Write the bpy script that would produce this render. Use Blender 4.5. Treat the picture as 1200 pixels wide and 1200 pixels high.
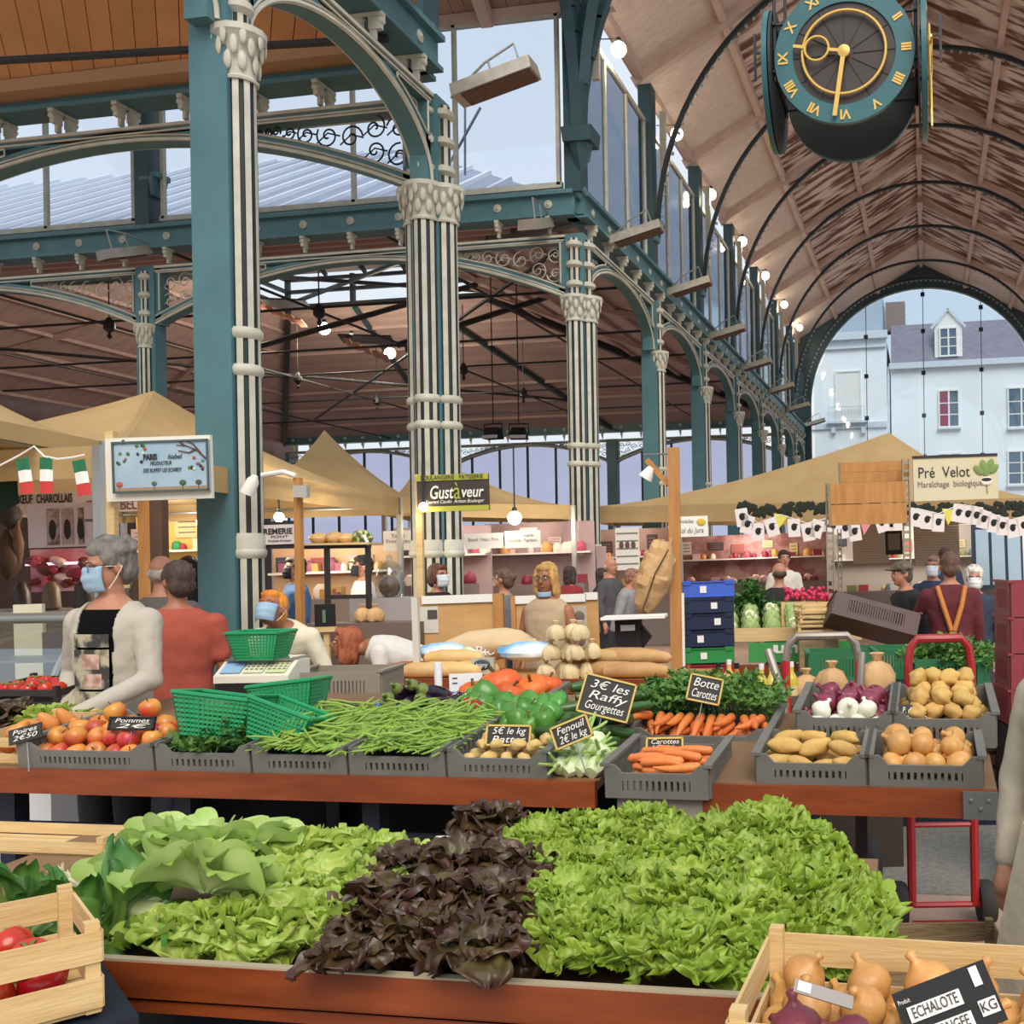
import bpy, bmesh, math, random
from mathutils import Vector, Matrix, noise as mnoise
R = math.radians; PI = math.pi
rnd = random.Random(7)
for o in list(bpy.data.objects): bpy.data.objects.remove(o)
scene = bpy.context.scene
COL = scene.collection

# ------------------------------------------------------------ camera
EYE, F_PX, PPX, PPY, ROLL, YAW = 1.65, 1200.0, 870.0, 654.0, R(1.0), math.atan2(215, 1200)
CF = Vector((-math.sin(YAW), math.cos(YAW), 0)); CR0 = Vector((math.cos(YAW), math.sin(YAW), 0)); UP = Vector((0, 0, 1))
CR = CR0*math.cos(ROLL) - UP*math.sin(ROLL); CU = UP*math.cos(ROLL) + CR0*math.sin(ROLL)
CAMLOC = Vector((0, 0, EYE))
cam = bpy.data.objects.new('camera', bpy.data.cameras.new('camera')); COL.objects.link(cam)
cam.data.sensor_width = 36; cam.data.sensor_fit = 'HORIZONTAL'; cam.data.lens = 36*F_PX/1200
cam.data.shift_x = -(PPX-600)/1200; cam.data.shift_y = (PPY-600)/1200; cam.data.clip_end = 400
mm = Matrix((CR, CU, -CF)).transposed().to_4x4(); mm.translation = CAMLOC
cam.matrix_world = mm
scene.camera = cam

# ------------------------------------------------------------ sky, sun, exposure
w = bpy.data.worlds.new('sky'); scene.world = w; w.use_nodes = True
nt = w.node_tree; bg = nt.nodes['Background']
tc = nt.nodes.new('ShaderNodeTexCoord'); sx = nt.nodes.new('ShaderNodeSeparateXYZ'); cr = nt.nodes.new('ShaderNodeValToRGB')
nt.links.new(tc.outputs['Generated'], sx.inputs[0]); nt.links.new(sx.outputs['Z'], cr.inputs[0]); nt.links.new(cr.outputs[0], bg.inputs[0])
cr.color_ramp.elements[0].color = (.86, .93, 1, 1); cr.color_ramp.elements[1].color = (.72, .85, 1, 1); cr.color_ramp.elements[1].position = .9
bg.inputs[1].default_value = .9
sun = bpy.data.objects.new('sun', bpy.data.lights.new('sun', 'SUN')); COL.objects.link(sun)
sun.data.energy = 2.8; sun.data.angle = R(40); sun.data.color = (1, .9, .78)
sun.rotation_euler = Vector((-.35, .75, -.85)).to_track_quat('-Z', 'Y').to_euler()
vs = scene.view_settings; vs.view_transform = 'Standard'; vs.look = 'None'; vs.exposure = .1; vs.gamma = 1; vs.use_curve_mapping = False

# ------------------------------------------------------------ helpers
def at(px, py, X=None, Y=None, Z=None, D=None):
    "world point seen at a pixel of the 1200 px frame, on a given world plane or at a given distance"
    d = CF + (px-PPX)/F_PX*CR + (PPY-py)/F_PX*CU
    if X is not None: t = X/d.x
    elif Y is not None: t = Y/d.y
    elif Z is not None: t = (Z-EYE)/d.z
    else: t = D
    return CAMLOC + d*t

def lin(c):
    if isinstance(c, str): c = [int(c[i:i+2], 16) for i in (0, 2, 4)]
    out = []
    for v in c[:3]:
        v = v/255
        out.append(v/12.92 if v <= .04045 else ((v+.055)/1.055)**2.4)
    return (*out, 1)

MATS = {}
def mat(name, c, rough=.6, c2=None, scale=6, bump=0, bscale=None, metal=0, rv=0, contrast=.25, stretch=None, emit=0, transl=0, tipc=None, spec=None, sss=0):
    """procedural material; c2 is mixed in by noise; rv gives each object its own shade; tipc is a second colour along attribute t"""
    if name in MATS: return MATS[name]
    m = bpy.data.materials.new(name); m.use_nodes = True; MATS[name] = m
    n = m.node_tree.nodes; L = m.node_tree.links; b = n['Principled BSDF']
    b.inputs['Roughness'].default_value = rough; b.inputs['Metallic'].default_value = metal
    if spec is not None: b.inputs['Specular IOR Level'].default_value = spec
    b.inputs['Base Color'].default_value = lin(c)
    col = None
    def noise(sc, det=4):
        t = n.new('ShaderNodeTexNoise'); t.inputs['Scale'].default_value = sc; t.inputs['Detail'].default_value = det
        tcn = n.new('ShaderNodeTexCoord'); src = tcn.outputs['Object']
        if stretch:
            mp = n.new('ShaderNodeMapping'); mp.inputs['Scale'].default_value = stretch; L.new(src, mp.inputs[0]); src = mp.outputs[0]
        L.new(src, t.inputs['Vector']); return t.outputs['Fac']
    if tipc is not None:
        a = n.new('ShaderNodeAttribute'); a.attribute_name = 't'
        mx = n.new('ShaderNodeMix'); mx.data_type = 'RGBA'; mx.inputs[6].default_value = lin(c); mx.inputs[7].default_value = lin(tipc)
        L.new(a.outputs['Fac'], mx.inputs[0]); col = mx.outputs[2]
    if c2 is not None:
        f = noise(scale); rp = n.new('ShaderNodeMapRange'); rp.inputs[1].default_value = .5-contrast; rp.inputs[2].default_value = .5+contrast
        L.new(f, rp.inputs[0]); mx = n.new('ShaderNodeMix'); mx.data_type = 'RGBA'
        if col is None: mx.inputs[6].default_value = lin(c)
        else: L.new(col, mx.inputs[6])
        mx.inputs[7].default_value = lin(c2); L.new(rp.outputs[0], mx.inputs[0]); col = mx.outputs[2]
    if rv:
        oi = n.new('ShaderNodeObjectInfo'); hs = n.new('ShaderNodeHueSaturation')
        r1 = n.new('ShaderNodeMapRange'); r1.inputs[3].default_value = 1-rv; r1.inputs[4].default_value = 1+rv; L.new(oi.outputs['Random'], r1.inputs[0])
        L.new(r1.outputs[0], hs.inputs['Value'])
        r2 = n.new('ShaderNodeMapRange'); r2.inputs[3].default_value = .5-rv*.06; r2.inputs[4].default_value = .5+rv*.06
        ml = n.new('ShaderNodeMath'); ml.operation = 'MULTIPLY'; ml.inputs[1].default_value = 7.31; fr = n.new('ShaderNodeMath'); fr.operation = 'FRACT'
        L.new(oi.outputs['Random'], ml.inputs[0]); L.new(ml.outputs[0], fr.inputs[0]); L.new(fr.outputs[0], r2.inputs[0]); L.new(r2.outputs[0], hs.inputs['Hue'])
        if col is None: hs.inputs['Color'].default_value = lin(c)
        else: L.new(col, hs.inputs['Color'])
        col = hs.outputs[0]
    if col is not None: L.new(col, b.inputs['Base Color'])
    if sss: b.inputs['Subsurface Weight'].default_value = sss; b.inputs['Subsurface Scale'].default_value = .02
    if bump:
        bp = n.new('ShaderNodeBump'); bp.inputs['Strength'].default_value = bump; bp.inputs['Distance'].default_value = .02
        L.new(noise(bscale or scale*3), bp.inputs['Height']); L.new(bp.outputs[0], b.inputs['Normal'])
    if emit:
        b.inputs['Emission Color'].default_value = lin(c); b.inputs['Emission Strength'].default_value = emit
    if transl:
        tr = n.new('ShaderNodeBsdfTranslucent'); ms = n.new('ShaderNodeMixShader'); ms.inputs[0].default_value = transl
        if col is not None: L.new(col, tr.inputs[0])
        else: tr.inputs[0].default_value = lin(c)
        L.new(b.outputs[0], ms.inputs[1]); L.new(tr.outputs[0], ms.inputs[2]); L.new(ms.outputs[0], n['Material Output'].inputs[0])
    return m

def glass(name, tint=(235, 243, 248), gloss=.12, rough=.03):
    if name in MATS: return MATS[name]
    m = bpy.data.materials.new(name); m.use_nodes = True; MATS[name] = m
    n = m.node_tree.nodes; L = m.node_tree.links
    t = n.new('ShaderNodeBsdfTransparent'); t.inputs[0].default_value = lin(tint)
    g = n.new('ShaderNodeBsdfGlossy'); g.inputs['Roughness'].default_value = rough
    ms = n.new('ShaderNodeMixShader'); ms.inputs[0].default_value = gloss
    L.new(t.outputs[0], ms.inputs[1]); L.new(g.outputs[0], ms.inputs[2]); L.new(ms.outputs[0], n['Material Output'].inputs[0])
    return m

class MB:
    "collects shapes; build() links them as ONE mesh object"
    def __init__(s): s.v = []; s.f = []; s.m = []; s.t = []; s.cur = 0
    def add(s, vs, fs, t=None):
        b = len(s.v); s.v += [tuple(p) for p in vs]; s.f += [tuple(i+b for i in f) for f in fs]; s.m += [s.cur]*len(fs)
        s.t += (t if t is not None else [0]*len(vs)); return s
    def box(s, c, d, rot=None, tap=1.0):
        x, y, z = d[0]/2, d[1]/2, d[2]/2
        vs = [Vector((sx*x*(tap if sz > 0 else 1), sy*y*(tap if sz > 0 else 1), sz*z)) for sz in (-1, 1) for sy in (-1, 1) for sx in (-1, 1)]
        if rot is not None:
            mt = rot if isinstance(rot, Matrix) else Matrix.Rotation(rot, 3, 'Z')
            vs = [mt @ v for v in vs]
        vs = [v+Vector(c) for v in vs]
        return s.add(vs, [(0, 2, 3, 1), (4, 5, 7, 6), (0, 1, 5, 4), (2, 6, 7, 3), (0, 4, 6, 2), (1, 3, 7, 5)])
    def span(s, a, b): return s.box([(a[i]+b[i])/2 for i in range(3)], [abs(b[i]-a[i]) for i in range(3)])
    def bar(s, p, q, w, h=None, up=(0, 0, 1)):
        p = Vector(p); q = Vector(q); d = (q-p); l = d.length; d.normalize(); u = Vector(up)
        if abs(d.dot(u)) > .98: u = Vector((0, 1, 0))
        x = d.cross(u).normalized(); u = x.cross(d)
        mt = Matrix((x, d, u)).transposed()
        return s.box((p+q)/2, (w, l, h or w), mt)
    def tube(s, pts, r, n=8, cap=True, closed=False):
        pts = [Vector(p) for p in pts]; k = len(pts); vs = []; fs = []
        rs = r if isinstance(r, (list, tuple)) else [r]*k
        prev = None
        for i, p in enumerate(pts):
            if closed: t = pts[(i+1) % k]-pts[i-1]
            else: t = pts[min(i+1, k-1)]-pts[max(i-1, 0)]
            if t.length < 1e-9: t = Vector((0, 0, 1))
            t.normalize()
            if prev is None:
                a = Vector((0, 0, 1)) if abs(t.z) < .9 else Vector((1, 0, 0))
                prev = (a-t*a.dot(t)).normalized()
            else:
                prev = prev-t*prev.dot(t)
                prev = prev.normalized() if prev.length > 1e-6 else Vector((1, 0, 0))
            b = t.cross(prev)
            for j in range(n):
                an = 2*PI*j/n; vs.append(p+(prev*math.cos(an)+b*math.sin(an))*rs[i])
        for i in range(k if closed else k-1):
            for j in range(n):
                a = i*n+j; b2 = i*n+(j+1) % n; i2 = (i+1) % k
                fs.append((a, b2, i2*n+(j+1) % n, i2*n+j))
        if cap and not closed: fs += [tuple(range(n-1, -1, -1)), tuple(range((k-1)*n, k*n))]
        tt = [i/(k-1) for i in range(k) for j in range(n)]
        return s.add(vs, fs, tt)
    def lathe(s, prof, n=16, c=(0, 0, 0), mod=None, ax=None):
        "prof: (r,z) list; mod(angle,i)->radius factor"
        vs = []; fs = []; k = len(prof); c = Vector(c)
        for i, (r, z) in enumerate(prof):
            for j in range(n):
                a = 2*PI*j/n; q = r*(mod(a, i) if mod else 1)
                v = Vector((q*math.cos(a), q*math.sin(a), z))
                vs.append((ax @ v if ax is not None else v)+c)
        for i in range(k-1):
            for j in range(n): fs.append((i*n+j, i*n+(j+1) % n, (i+1)*n+(j+1) % n, (i+1)*n+j))
        fs += [tuple(range(n-1, -1, -1)), tuple(range((k-1)*n, k*n))]
        return s.add(vs, fs, [i/(k-1) for i in range(k) for j in range(n)])
    def ell(s, c, r, n=12, m=8, rot=None, wob=0, seed=0, ws=3):
        vs = []; fs = []; c = Vector(c); r = r if isinstance(r, (list, tuple)) else (r, r, r)
        for i in range(m+1):
            th = PI*i/m
            for j in range(n):
                ph = 2*PI*j/n; d = Vector((math.sin(th)*math.cos(ph), math.sin(th)*math.sin(ph), math.cos(th)))
                q = 1+wob*mnoise.noise(d*ws*.5+Vector((seed*3.7, seed, 0))) if wob else 1
                v = Vector((d.x*r[0], d.y*r[1], d.z*r[2]))*q
                if rot is not None: v = rot @ v
                vs.append(v+c)
        for i in range(m):
            for j in range(n): fs.append((i*n+j, (i+1)*n+j, (i+1)*n+(j+1) % n, i*n+(j+1) % n))
        return s.add(vs, fs, [i/m for i in range(m+1) for j in range(n)])
    def prism(s, poly, thick, fr=None):
        "poly in local xz (x right, z up), thickness along y; fr maps a local vector"
        n = len(poly); vs = [Vector((p[0], y, p[1])) for y in (-thick/2, thick/2) for p in poly]
        if fr: vs = [fr @ v for v in vs]
        fs = [tuple(range(n)), tuple(range(2*n-1, n-1, -1))]+[((i+1) % n, i, n+i, n+(i+1) % n) for i in range(n)]
        return s.add(vs, fs)
    def grid(s, fn, nu, nv, tf=None):
        vs = []; fs = []; tt = []
        for i in range(nv+1):
            for j in range(nu+1):
                u, v = j/nu, i/nv; vs.append(fn(u, v)); tt.append(tf(u, v) if tf else v)
        for i in range(nv):
            for j in range(nu): a = i*(nu+1)+j; fs.append((a, a+1, a+nu+2, a+nu+1))
        return s.add(vs, fs, tt)
    def xf(s, mt):
        s.v = [tuple(mt @ Vector(p)) for p in s.v]; return s
    def mesh(s, name, mats, smooth=True, angle=40):
        me = bpy.data.meshes.new(name); me.from_pydata(s.v, [], s.f)
        for m in (mats if isinstance(mats, (list, tuple)) else [mats]): me.materials.append(m)
        if any(s.m): me.polygons.foreach_set('material_index', s.m)
        if any(s.t):
            a = me.attributes.new('t', 'FLOAT', 'POINT'); a.data.foreach_set('value', s.t)
        if smooth:
            me.shade_smooth(); me.set_sharp_from_angle(angle=R(angle))
        me.update(); return me
    def build(s, name, mats, parent=None, smooth=True, loc=None, rot=None, angle=40):
        return link(name, s.mesh(name, mats, smooth, angle), parent, loc, rot)

def link(name, me, parent=None, loc=None, rot=None, scale=None):
    o = bpy.data.objects.new(name, me); COL.objects.link(o); o.parent = parent
    if loc is not None: o.location = loc
    if rot is not None:
        if isinstance(rot, (int, float)): o.rotation_euler = (0, 0, rot)
        else: o.rotation_euler = rot
    if scale is not None: o.scale = scale if isinstance(scale, (list, tuple)) else (scale,)*3
    return o
def tag(o, label=None, cat=None, group=None, kind=None):
    if label: o['label'] = label
    if cat: o['category'] = cat
    if group: o['group'] = group
    if kind: o['kind'] = kind
    return o
def thing(name, label, cat, loc=(0, 0, 0), rz=0, group=None, rot=None):
    o = bpy.data.objects.new(name, None); COL.objects.link(o); o.location = loc; o.empty_display_size = .1
    o.rotation_euler = rot if rot is not None else (0, 0, rz)
    return tag(o, label, cat, group)
def struct(o): o['kind'] = 'structure'; return o
def copy_tree(o, parent=None, loc=None, rz=None, label=None):
    c = o.copy(); COL.objects.link(c); c.parent = parent
    if loc is not None: c.location = loc
    if rz is not None: c.rotation_euler = (0, 0, rz)
    if label: c['label'] = label
    for ch in list(o.children): copy_tree(ch, c)
    return c

TMPS = bpy.data.scenes.new('scratch')
def evaluated_mesh(ob):
    "evaluate modifiers or text in a scratch scene, so the big scene is not re-evaluated"
    TMPS.collection.objects.link(ob)
    with bpy.context.temp_override(scene=TMPS, view_layer=TMPS.view_layers[0]):
        dg = bpy.context.evaluated_depsgraph_get(); dg.update()
    me = bpy.data.meshes.new_from_object(ob.evaluated_get(dg)); bpy.data.objects.remove(ob); return me

def text(s, size, m, parent, loc, rot=(PI/2, 0, 0), name='lettering', shear=0, width=None, bold=0, align='CENTER', space=1):
    "flat lettering as a mesh, facing local -y by default"
    cu = bpy.data.curves.new('txt', 'FONT'); cu.body = s; cu.size = size; cu.shear = shear; cu.align_x = align; cu.align_y = 'CENTER'
    cu.extrude = .001; cu.offset = bold; cu.space_character = space; cu.resolution_u = 3
    me = evaluated_mesh(bpy.data.objects.new('txt', cu))
    me.name = name; me.materials.clear(); me.materials.append(m)
    o = link(name, me, parent, loc, rot)
    if width:
        xs = [v.co.x for v in me.vertices]
        if xs:
            k = width/max(1e-6, max(xs)-min(xs)); o.scale = (k, 1, 1)
    return o

# ------------------------------------------------------------ materials shared by many things
TEAL = mat('teal_paint', '50797f', .5, '456c73', 3, .05)
TEALD = mat('dark_teal_paint', '2f4d53', .5, '273f45', 3)
CREAM = mat('cream_paint', 'c9c7b8', .55, 'adab9a', 5)
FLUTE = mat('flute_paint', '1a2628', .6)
IRON = mat('dark_iron', '2b3035', .5, '1f2428', 5)
STEEL = mat('steel', 'a9aaa6', .35, metal=.8)
WOODP = mat('pale_crate_wood', 'dcc08c', .7, 'c7a36a', 5, .15, stretch=(1, 1, 8))
WOODM = mat('pine_wood', 'c08a4c', .65, 'a8723a', 4, .1, stretch=(6, 6, 1))
WOODB = mat('varnished_board', '96481f', .45, '6d3014', 3, .05, stretch=(1, 6, 6))
WOODO = mat('weathered_wood', '9a8465', .8, '75613f', 5, .3, stretch=(1, 6, 6))
WHITE = mat('white_board', 'e9e6de', .6)
BLACK = mat('matt_black', '0e0e10', .7)
GREYP = mat('grey_crate_plastic', '74736c', .5, '66655f', 8)
NAVY = mat('navy_painted_wood', '161e33', .6, '0f1525', 5)
GLASS = glass('clear_glass')
# ============================================================ the hall
AX = -6.0                                   # line of the left nave arcade
NY = [8.03, 11.9, 17.41, 22.3, 27.2, 32.1, 37.0, 41.9, 46.8]
GY = 51.5                                   # end gable
TB = 8.6                                    # bay of the cross arcades
H_CAP, H_SPR, H_TOP, H_BM0, H_BM1 = 5.85, 6.3, 7.42, 7.75, 8.2

# floor
fl = MB(); fl.box((-8, 30, -.05), (90, 120, .1))
struct(fl.build('floor', mat('hall_floor', 'b59684', .7, '9a8577', .6, .1, 8)))
ag = MB(); ag.box((.9, 5.9, .004), (2.3, 1.7, .008)); tag(ag.build('floor_panel', mat('gravel', '8d8a80', .95, '6f6c64', 40, .4, 60), smooth=False), kind='structure')

# ---------------- columns
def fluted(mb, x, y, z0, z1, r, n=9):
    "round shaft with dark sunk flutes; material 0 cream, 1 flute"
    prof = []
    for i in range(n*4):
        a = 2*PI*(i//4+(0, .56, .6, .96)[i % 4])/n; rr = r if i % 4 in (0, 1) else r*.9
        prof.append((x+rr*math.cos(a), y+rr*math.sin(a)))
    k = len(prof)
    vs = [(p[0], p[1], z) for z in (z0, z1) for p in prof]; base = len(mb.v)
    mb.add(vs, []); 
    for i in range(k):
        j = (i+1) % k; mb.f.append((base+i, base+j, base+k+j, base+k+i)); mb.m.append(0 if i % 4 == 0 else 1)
def capital(mb, x, y, z0, z1, r):
    h = z1-z0
    mb.lathe([(r*1.15, z0), (r*1.2, z0+h*.05), (r*1.02, z0+h*.1), (r*1.1, z0+h*.4), (r*1.45, z0+h*.8), (r*1.7, z0+h*.88), (r*1.7, z1)], 14, (x, y, 0))
    for k in range(8):
        a = k*PI/4
        for (zz, q, s) in ((.35, 1.22, .32), (.62, 1.42, .3), (.8, 1.62, .26)):
            aa = a+(PI/8 if zz == .62 else 0)
            mb.ell((x+r*q*.96*math.cos(aa), y+r*q*.96*math.sin(aa), z0+h*zz), (r*s*.5, r*s*.85, h*.19), 8, 6, rot=Matrix.Rotation(aa, 3, 'Z'))
def column(x, y, dirs, label, r=.135, pier=(.36, .34), group=None, top=7.42):
    t = thing('iron_column', label, 'column', (x, y, 0), 0, group)
    p = MB(); p.box((0, 0, top/2), (pier[0], pier[1], top)); p.build('pier', TEAL, t, False)
    b = MB(); b.box((0, 0, .25), (pier[0]+.3, pier[1]+.3, .5)); b.box((0, 0, .55), (pier[0]+.2, pier[1]+.2, .12)); b.build('plinth', TEALD, t, False)
    for (dx, dy) in dirs:
        s = MB(); cx, cy = dx*(pier[0]/2), dy*(pier[1]/2)
        for (a, c) in ((.55, 1.72), (1.92, 3.3), (3.4, 3.62), (3.72, H_CAP)): fluted(s, cx, cy, a, c, r)
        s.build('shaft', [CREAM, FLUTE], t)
        c = MB()
        for z in (1.72, 3.3, 3.62): c.lathe([(r, z), (r*1.17, z+.03), (r*1.17, z+.07), (r, z+.1)], 16, (cx, cy, 0))
        c.lathe([(r*1.1, 1.78), (r*1.12, 1.9), (r*1.02, 1.94)], 16, (cx, cy, 0))
        c.build('collar', CREAM, t)
        c = MB(); capital(c, cx, cy, H_CAP, H_SPR, r); c.build('capital', CREAM, t)
        c = MB()                                        # slim shaft above the capital, between the arches
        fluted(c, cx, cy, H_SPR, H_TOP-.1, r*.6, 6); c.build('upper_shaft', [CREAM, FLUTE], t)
        c = MB()
        for z in (6.45, 6.8, 7.15): c.lathe([(r*.6, z), (r*.95, z+.04), (r*.95, z+.09), (r*.6, z+.13)], 12, (cx, cy, 0))
        c.build('upper_collar', CREAM, t)
    return t
column(AX, NY[0], [(1, 0)], 'wide teal iron column beside the painted blue sign with one cream fluted shaft')
column(AX, NY[1], [(1, 0), (0, -1), (-1, 0), (0, 1)], 'cluster of cream fluted shafts on a teal corner column behind the bakery sign', .15)
column(AX, NY[2], [(1, 0), (0, -1)], 'teal corner column with cream fluted shafts behind the blonde woman', .16, (.34, .34))
ordn = ['next to the crossing', 'second from the crossing', 'third from the crossing', 'fourth from the crossing', 'fifth from the crossing', 'closest to the glazed end']
for i, y in enumerate(NY[3:]):
    column(AX, y, [(1, 0)], 'teal nave column with cream half shaft, '+ordn[i], group='nave columns')
column(AX-TB, NY[2], [(0, -1)], 'slim teal and cream column above the pointed beige tent', .12, (.4, .3))
column(AX-TB, 47.0, [], 'dark teal column between arched windows of the far wall', .12, (.5, .4))

# ---------------- arcades
def spiral(cx, cz, r, turns, a0, sgn, y=0, n=22):
    return [(cx+r*(1-.85*i/n)*math.cos(a0+sgn*turns*2*PI*i/n), y, cz+r*(1-.85*i/n)*math.sin(a0+sgn*turns*2*PI*i/n)) for i in range(n+1)]
def arcade(p0, p1, label, ell=True, group=None, thick=.22, lod=0, sides=(-1, 1), glaze=None):
    "arched iron panel with open spandrels, bracketed gap and a beam with roundels above"
    p0 = Vector(p0); p1 = Vector(p1); d = p1-p0; L = d.length; rz = math.atan2(d.y, d.x)
    t = thing('arcade_arch', label, 'arch', (p0.x, p0.y, 0), rz, group)
    a0 = .2; hw = (L-2*a0)/2; mid = L/2; rise = .92
    def arc(u):
        q = min(1, abs(u-mid)/hw)
        return H_SPR+rise*(math.sqrt(max(0, 1-q*q)) if ell else (1-q**2.0))
    N = 28; us = [a0+2*hw*(.5-.5*math.cos(PI*i/N)) if ell else a0+2*hw*i/N for i in range(N+1)]
    bt = .16; ub = .12
    pan = MB(); th = thick/2
    def strip(lo, hi):
        vs = []; fs = []
        for i, u in enumerate(us):
            for (y, z) in ((-th, lo[i]), (th, lo[i]), (th, hi[i]), (-th, hi[i])): vs.append((u, y, z))
        for i in range(N):
            for k in range(4): fs.append((i*4+k, i*4+(k+1) % 4, i*4+4+(k+1) % 4, i*4+4+k))
        fs += [(0, 3, 2, 1), (N*4, N*4+1, N*4+2, N*4+3)]
        pan.add(vs, fs)
    lo = [arc(u) for u in us]; hi = []
    for i, u in enumerate(us):
        i0, i1 = max(0, i-1), min(N, i+1); sl = (lo[i1]-lo[i0])/max(1e-6, us[i1]-us[i0])
        hi.append(min(H_TOP, lo[i]+bt*min(3.2, math.sqrt(1+sl*sl))))
    strip(lo, hi); strip([max(H_TOP-ub, l) for l in lo], [H_TOP]*(N+1))
    for s in (a0/2+.06, L-a0/2-.06): pan.box((s, 0, (H_SPR+H_TOP)/2), (a0+.1, thick, H_TOP-H_SPR))
    pan.build('arch_panel', TEAL, t, False)
    tr = MB()
    for s in sides:
        y = s*(th+.012)
        tr.tube([(us[i], y, lo[i]+.03) for i in range(N+1)], .028, 5); tr.tube([(us[i], y, lo[i]+.085) for i in range(N+1)], .014, 4)
        tr.box((mid, y, H_TOP-.02), (L, .05, .04)); tr.box((mid, y, H_TOP-.09), (L-.4, .03, .02))
        hole = [i for i in range(N+1) if hi[i] < H_TOP-ub-.04]
        for half in (0, 1):
            ids = [i for i in hole if (us[i] < mid) == (half == 0)]
            if len(ids) < 3: continue
            if half: ids = ids[::-1]
            e = us[ids[0]]+(.02 if not half else -.02); tip = us[ids[-1]]
            loop = [(us[i], y, hi[i]+.0) for i in ids]
            tr.tube(loop+[(tip, y, H_TOP-ub)], .016, 4); tr.tube([(tip, y, H_TOP-ub), (e, y, H_TOP-ub)], .016, 4)
            tr.tube([(e+(.06 if not half else -.06), y, hi[ids[0]]+.1), (e+(.06 if not half else -.06), y, H_TOP-ub)], .016, 4)
    tr.build('cream_trim', CREAM, t)
    # scrollwork in the two spandrels
    for half in (0, 1):
        g = MB(); sg = 1 if half == 0 else -1
        for i in range(N+1):
            u = us[i]
            if (u < mid) != (half == 0) or hi[i] >= H_TOP-ub-.1: continue
        x = a0+.12
        while x < mid:
            k = min(range(N+1), key=lambda q: abs(us[q]-x)); gap = H_TOP-ub-hi[k]
            if gap < .06: break
            rr = min(.17, gap*.46); X = x+rr*.6; k = min(range(N+1), key=lambda q: abs(us[q]-X-rr*.4)); gap = H_TOP-ub-hi[k]
            if gap < .05: break
            rr = min(rr, gap*.5)
            nz = max(1, int(gap/(2*rr)+.3))
            for q in range(nz):
                cz = hi[k]+gap*(q+.5)/nz
                uu = X if half == 0 else L-X
                g.tube(spiral(uu, cz, rr*.95, 1.4, rnd.uniform(0, 6), sg*(1 if q % 2 else -1)), .013, 4, False)
                g.tube([(uu-rr*.9, 0, cz-rr*.5), (uu, 0, cz+rr*.2), (uu+rr*1.0, 0, cz-rr*.1)], .011, 4, False)
            x += rr*1.9
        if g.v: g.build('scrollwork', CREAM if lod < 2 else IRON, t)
    bm = MB(); bm.box((mid, 0, (H_BM0+H_BM1)/2), (L, thick+.04, H_BM1-H_BM0-.08))
    bm.box((mid, 0, H_BM1-.04), (L, thick+.24, .07)); bm.box((mid, 0, H_BM0+.03), (L, thick+.18, .06))
    bm.build('cornice_beam', TEAL, t, False)
    n = max(3, round(L/.98)); sides2 = sides
    rm = MB(); rm.lathe([(.075, 0), (.075, .02), (.05, .03), (.045, .02), (.02, .045), (.001, .05)], 12, ax=Matrix.Rotation(PI/2, 3, 'X')); rme = rm.mesh('roundel', CREAM)
    km = MB(); km.box((0, 0, -.03), (.1, .3, .05)); km.box((0, -.02, -.12), (.075, .2, .16)); km.lathe([(.03, -.05), (.055, 0), (.03, .05)], 8, (0, -.12, -.1), ax=Matrix.Rotation(PI/2, 3, 'Y')); km.box((0, .02, -.24), (.05, .1, .14)); km.xf(Matrix.Diagonal((.8, .75, .95, 1))); kme = km.mesh('bracket', CREAM, False)
    for i in range(n):
        u = L*(i+.5)/n
        for s in sides2:
            link('roundel', rme, t, (u, s*(th+.02), (H_BM0+H_BM1)/2), (0, 0, 0 if s < 0 else PI))
            if lod < 2 or i % 1 == 0: link('bracket', kme, t, (u, s*.1, H_BM0), (0, 0, 0 if s < 0 else PI))
    return t
arcade((AX, 3.9), (AX, NY[0]), 'teal arch springing forward from the wide column by the blue sign', sides=(-1,))
arcade((AX, NY[0]), (AX, NY[1]), 'teal arch with cream spandrel between the wide column and the clustered column', sides=(-1, 1))
bl = ['from the crossing corner', 'next to the crossing corner arch', 'third of the row', 'fourth of the row', 'fifth of the row', 'last of the row before the end arch']
for i in range(2, 8):
    arcade((AX, NY[i]), (AX, NY[i+1]), 'teal and cream nave arch below the heaters, '+bl[i-2], group='nave arches', sides=(-1,), lod=1)
arcade((AX, NY[8]), (AX, GY-.35), 'teal and cream nave arch ending against the glazed end wall', sides=(-1,), lod=1)
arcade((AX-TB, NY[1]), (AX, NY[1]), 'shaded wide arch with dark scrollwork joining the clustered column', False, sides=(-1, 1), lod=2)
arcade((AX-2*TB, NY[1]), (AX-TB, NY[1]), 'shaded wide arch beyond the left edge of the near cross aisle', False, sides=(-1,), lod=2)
arcade((AX-TB, NY[2]), (AX, NY[2]), 'wide teal arch with cream scrollwork between slim column and crossing corner column', False, sides=(-1,))
arcade((AX-2*TB, NY[2]), (AX-TB, NY[2]), 'wide teal arch with cream scrollwork over the butcher stall', False, sides=(-1,))
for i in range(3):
    arcade((AX-TB*(i+1), 47.0), (AX-TB*i, 47.0), 'dark arch of the far glazed wall, '+['beside the nave', 'second from the nave', 'third from the nave'][i], False, sides=(-1,), lod=2, group='far wall arches')

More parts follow.
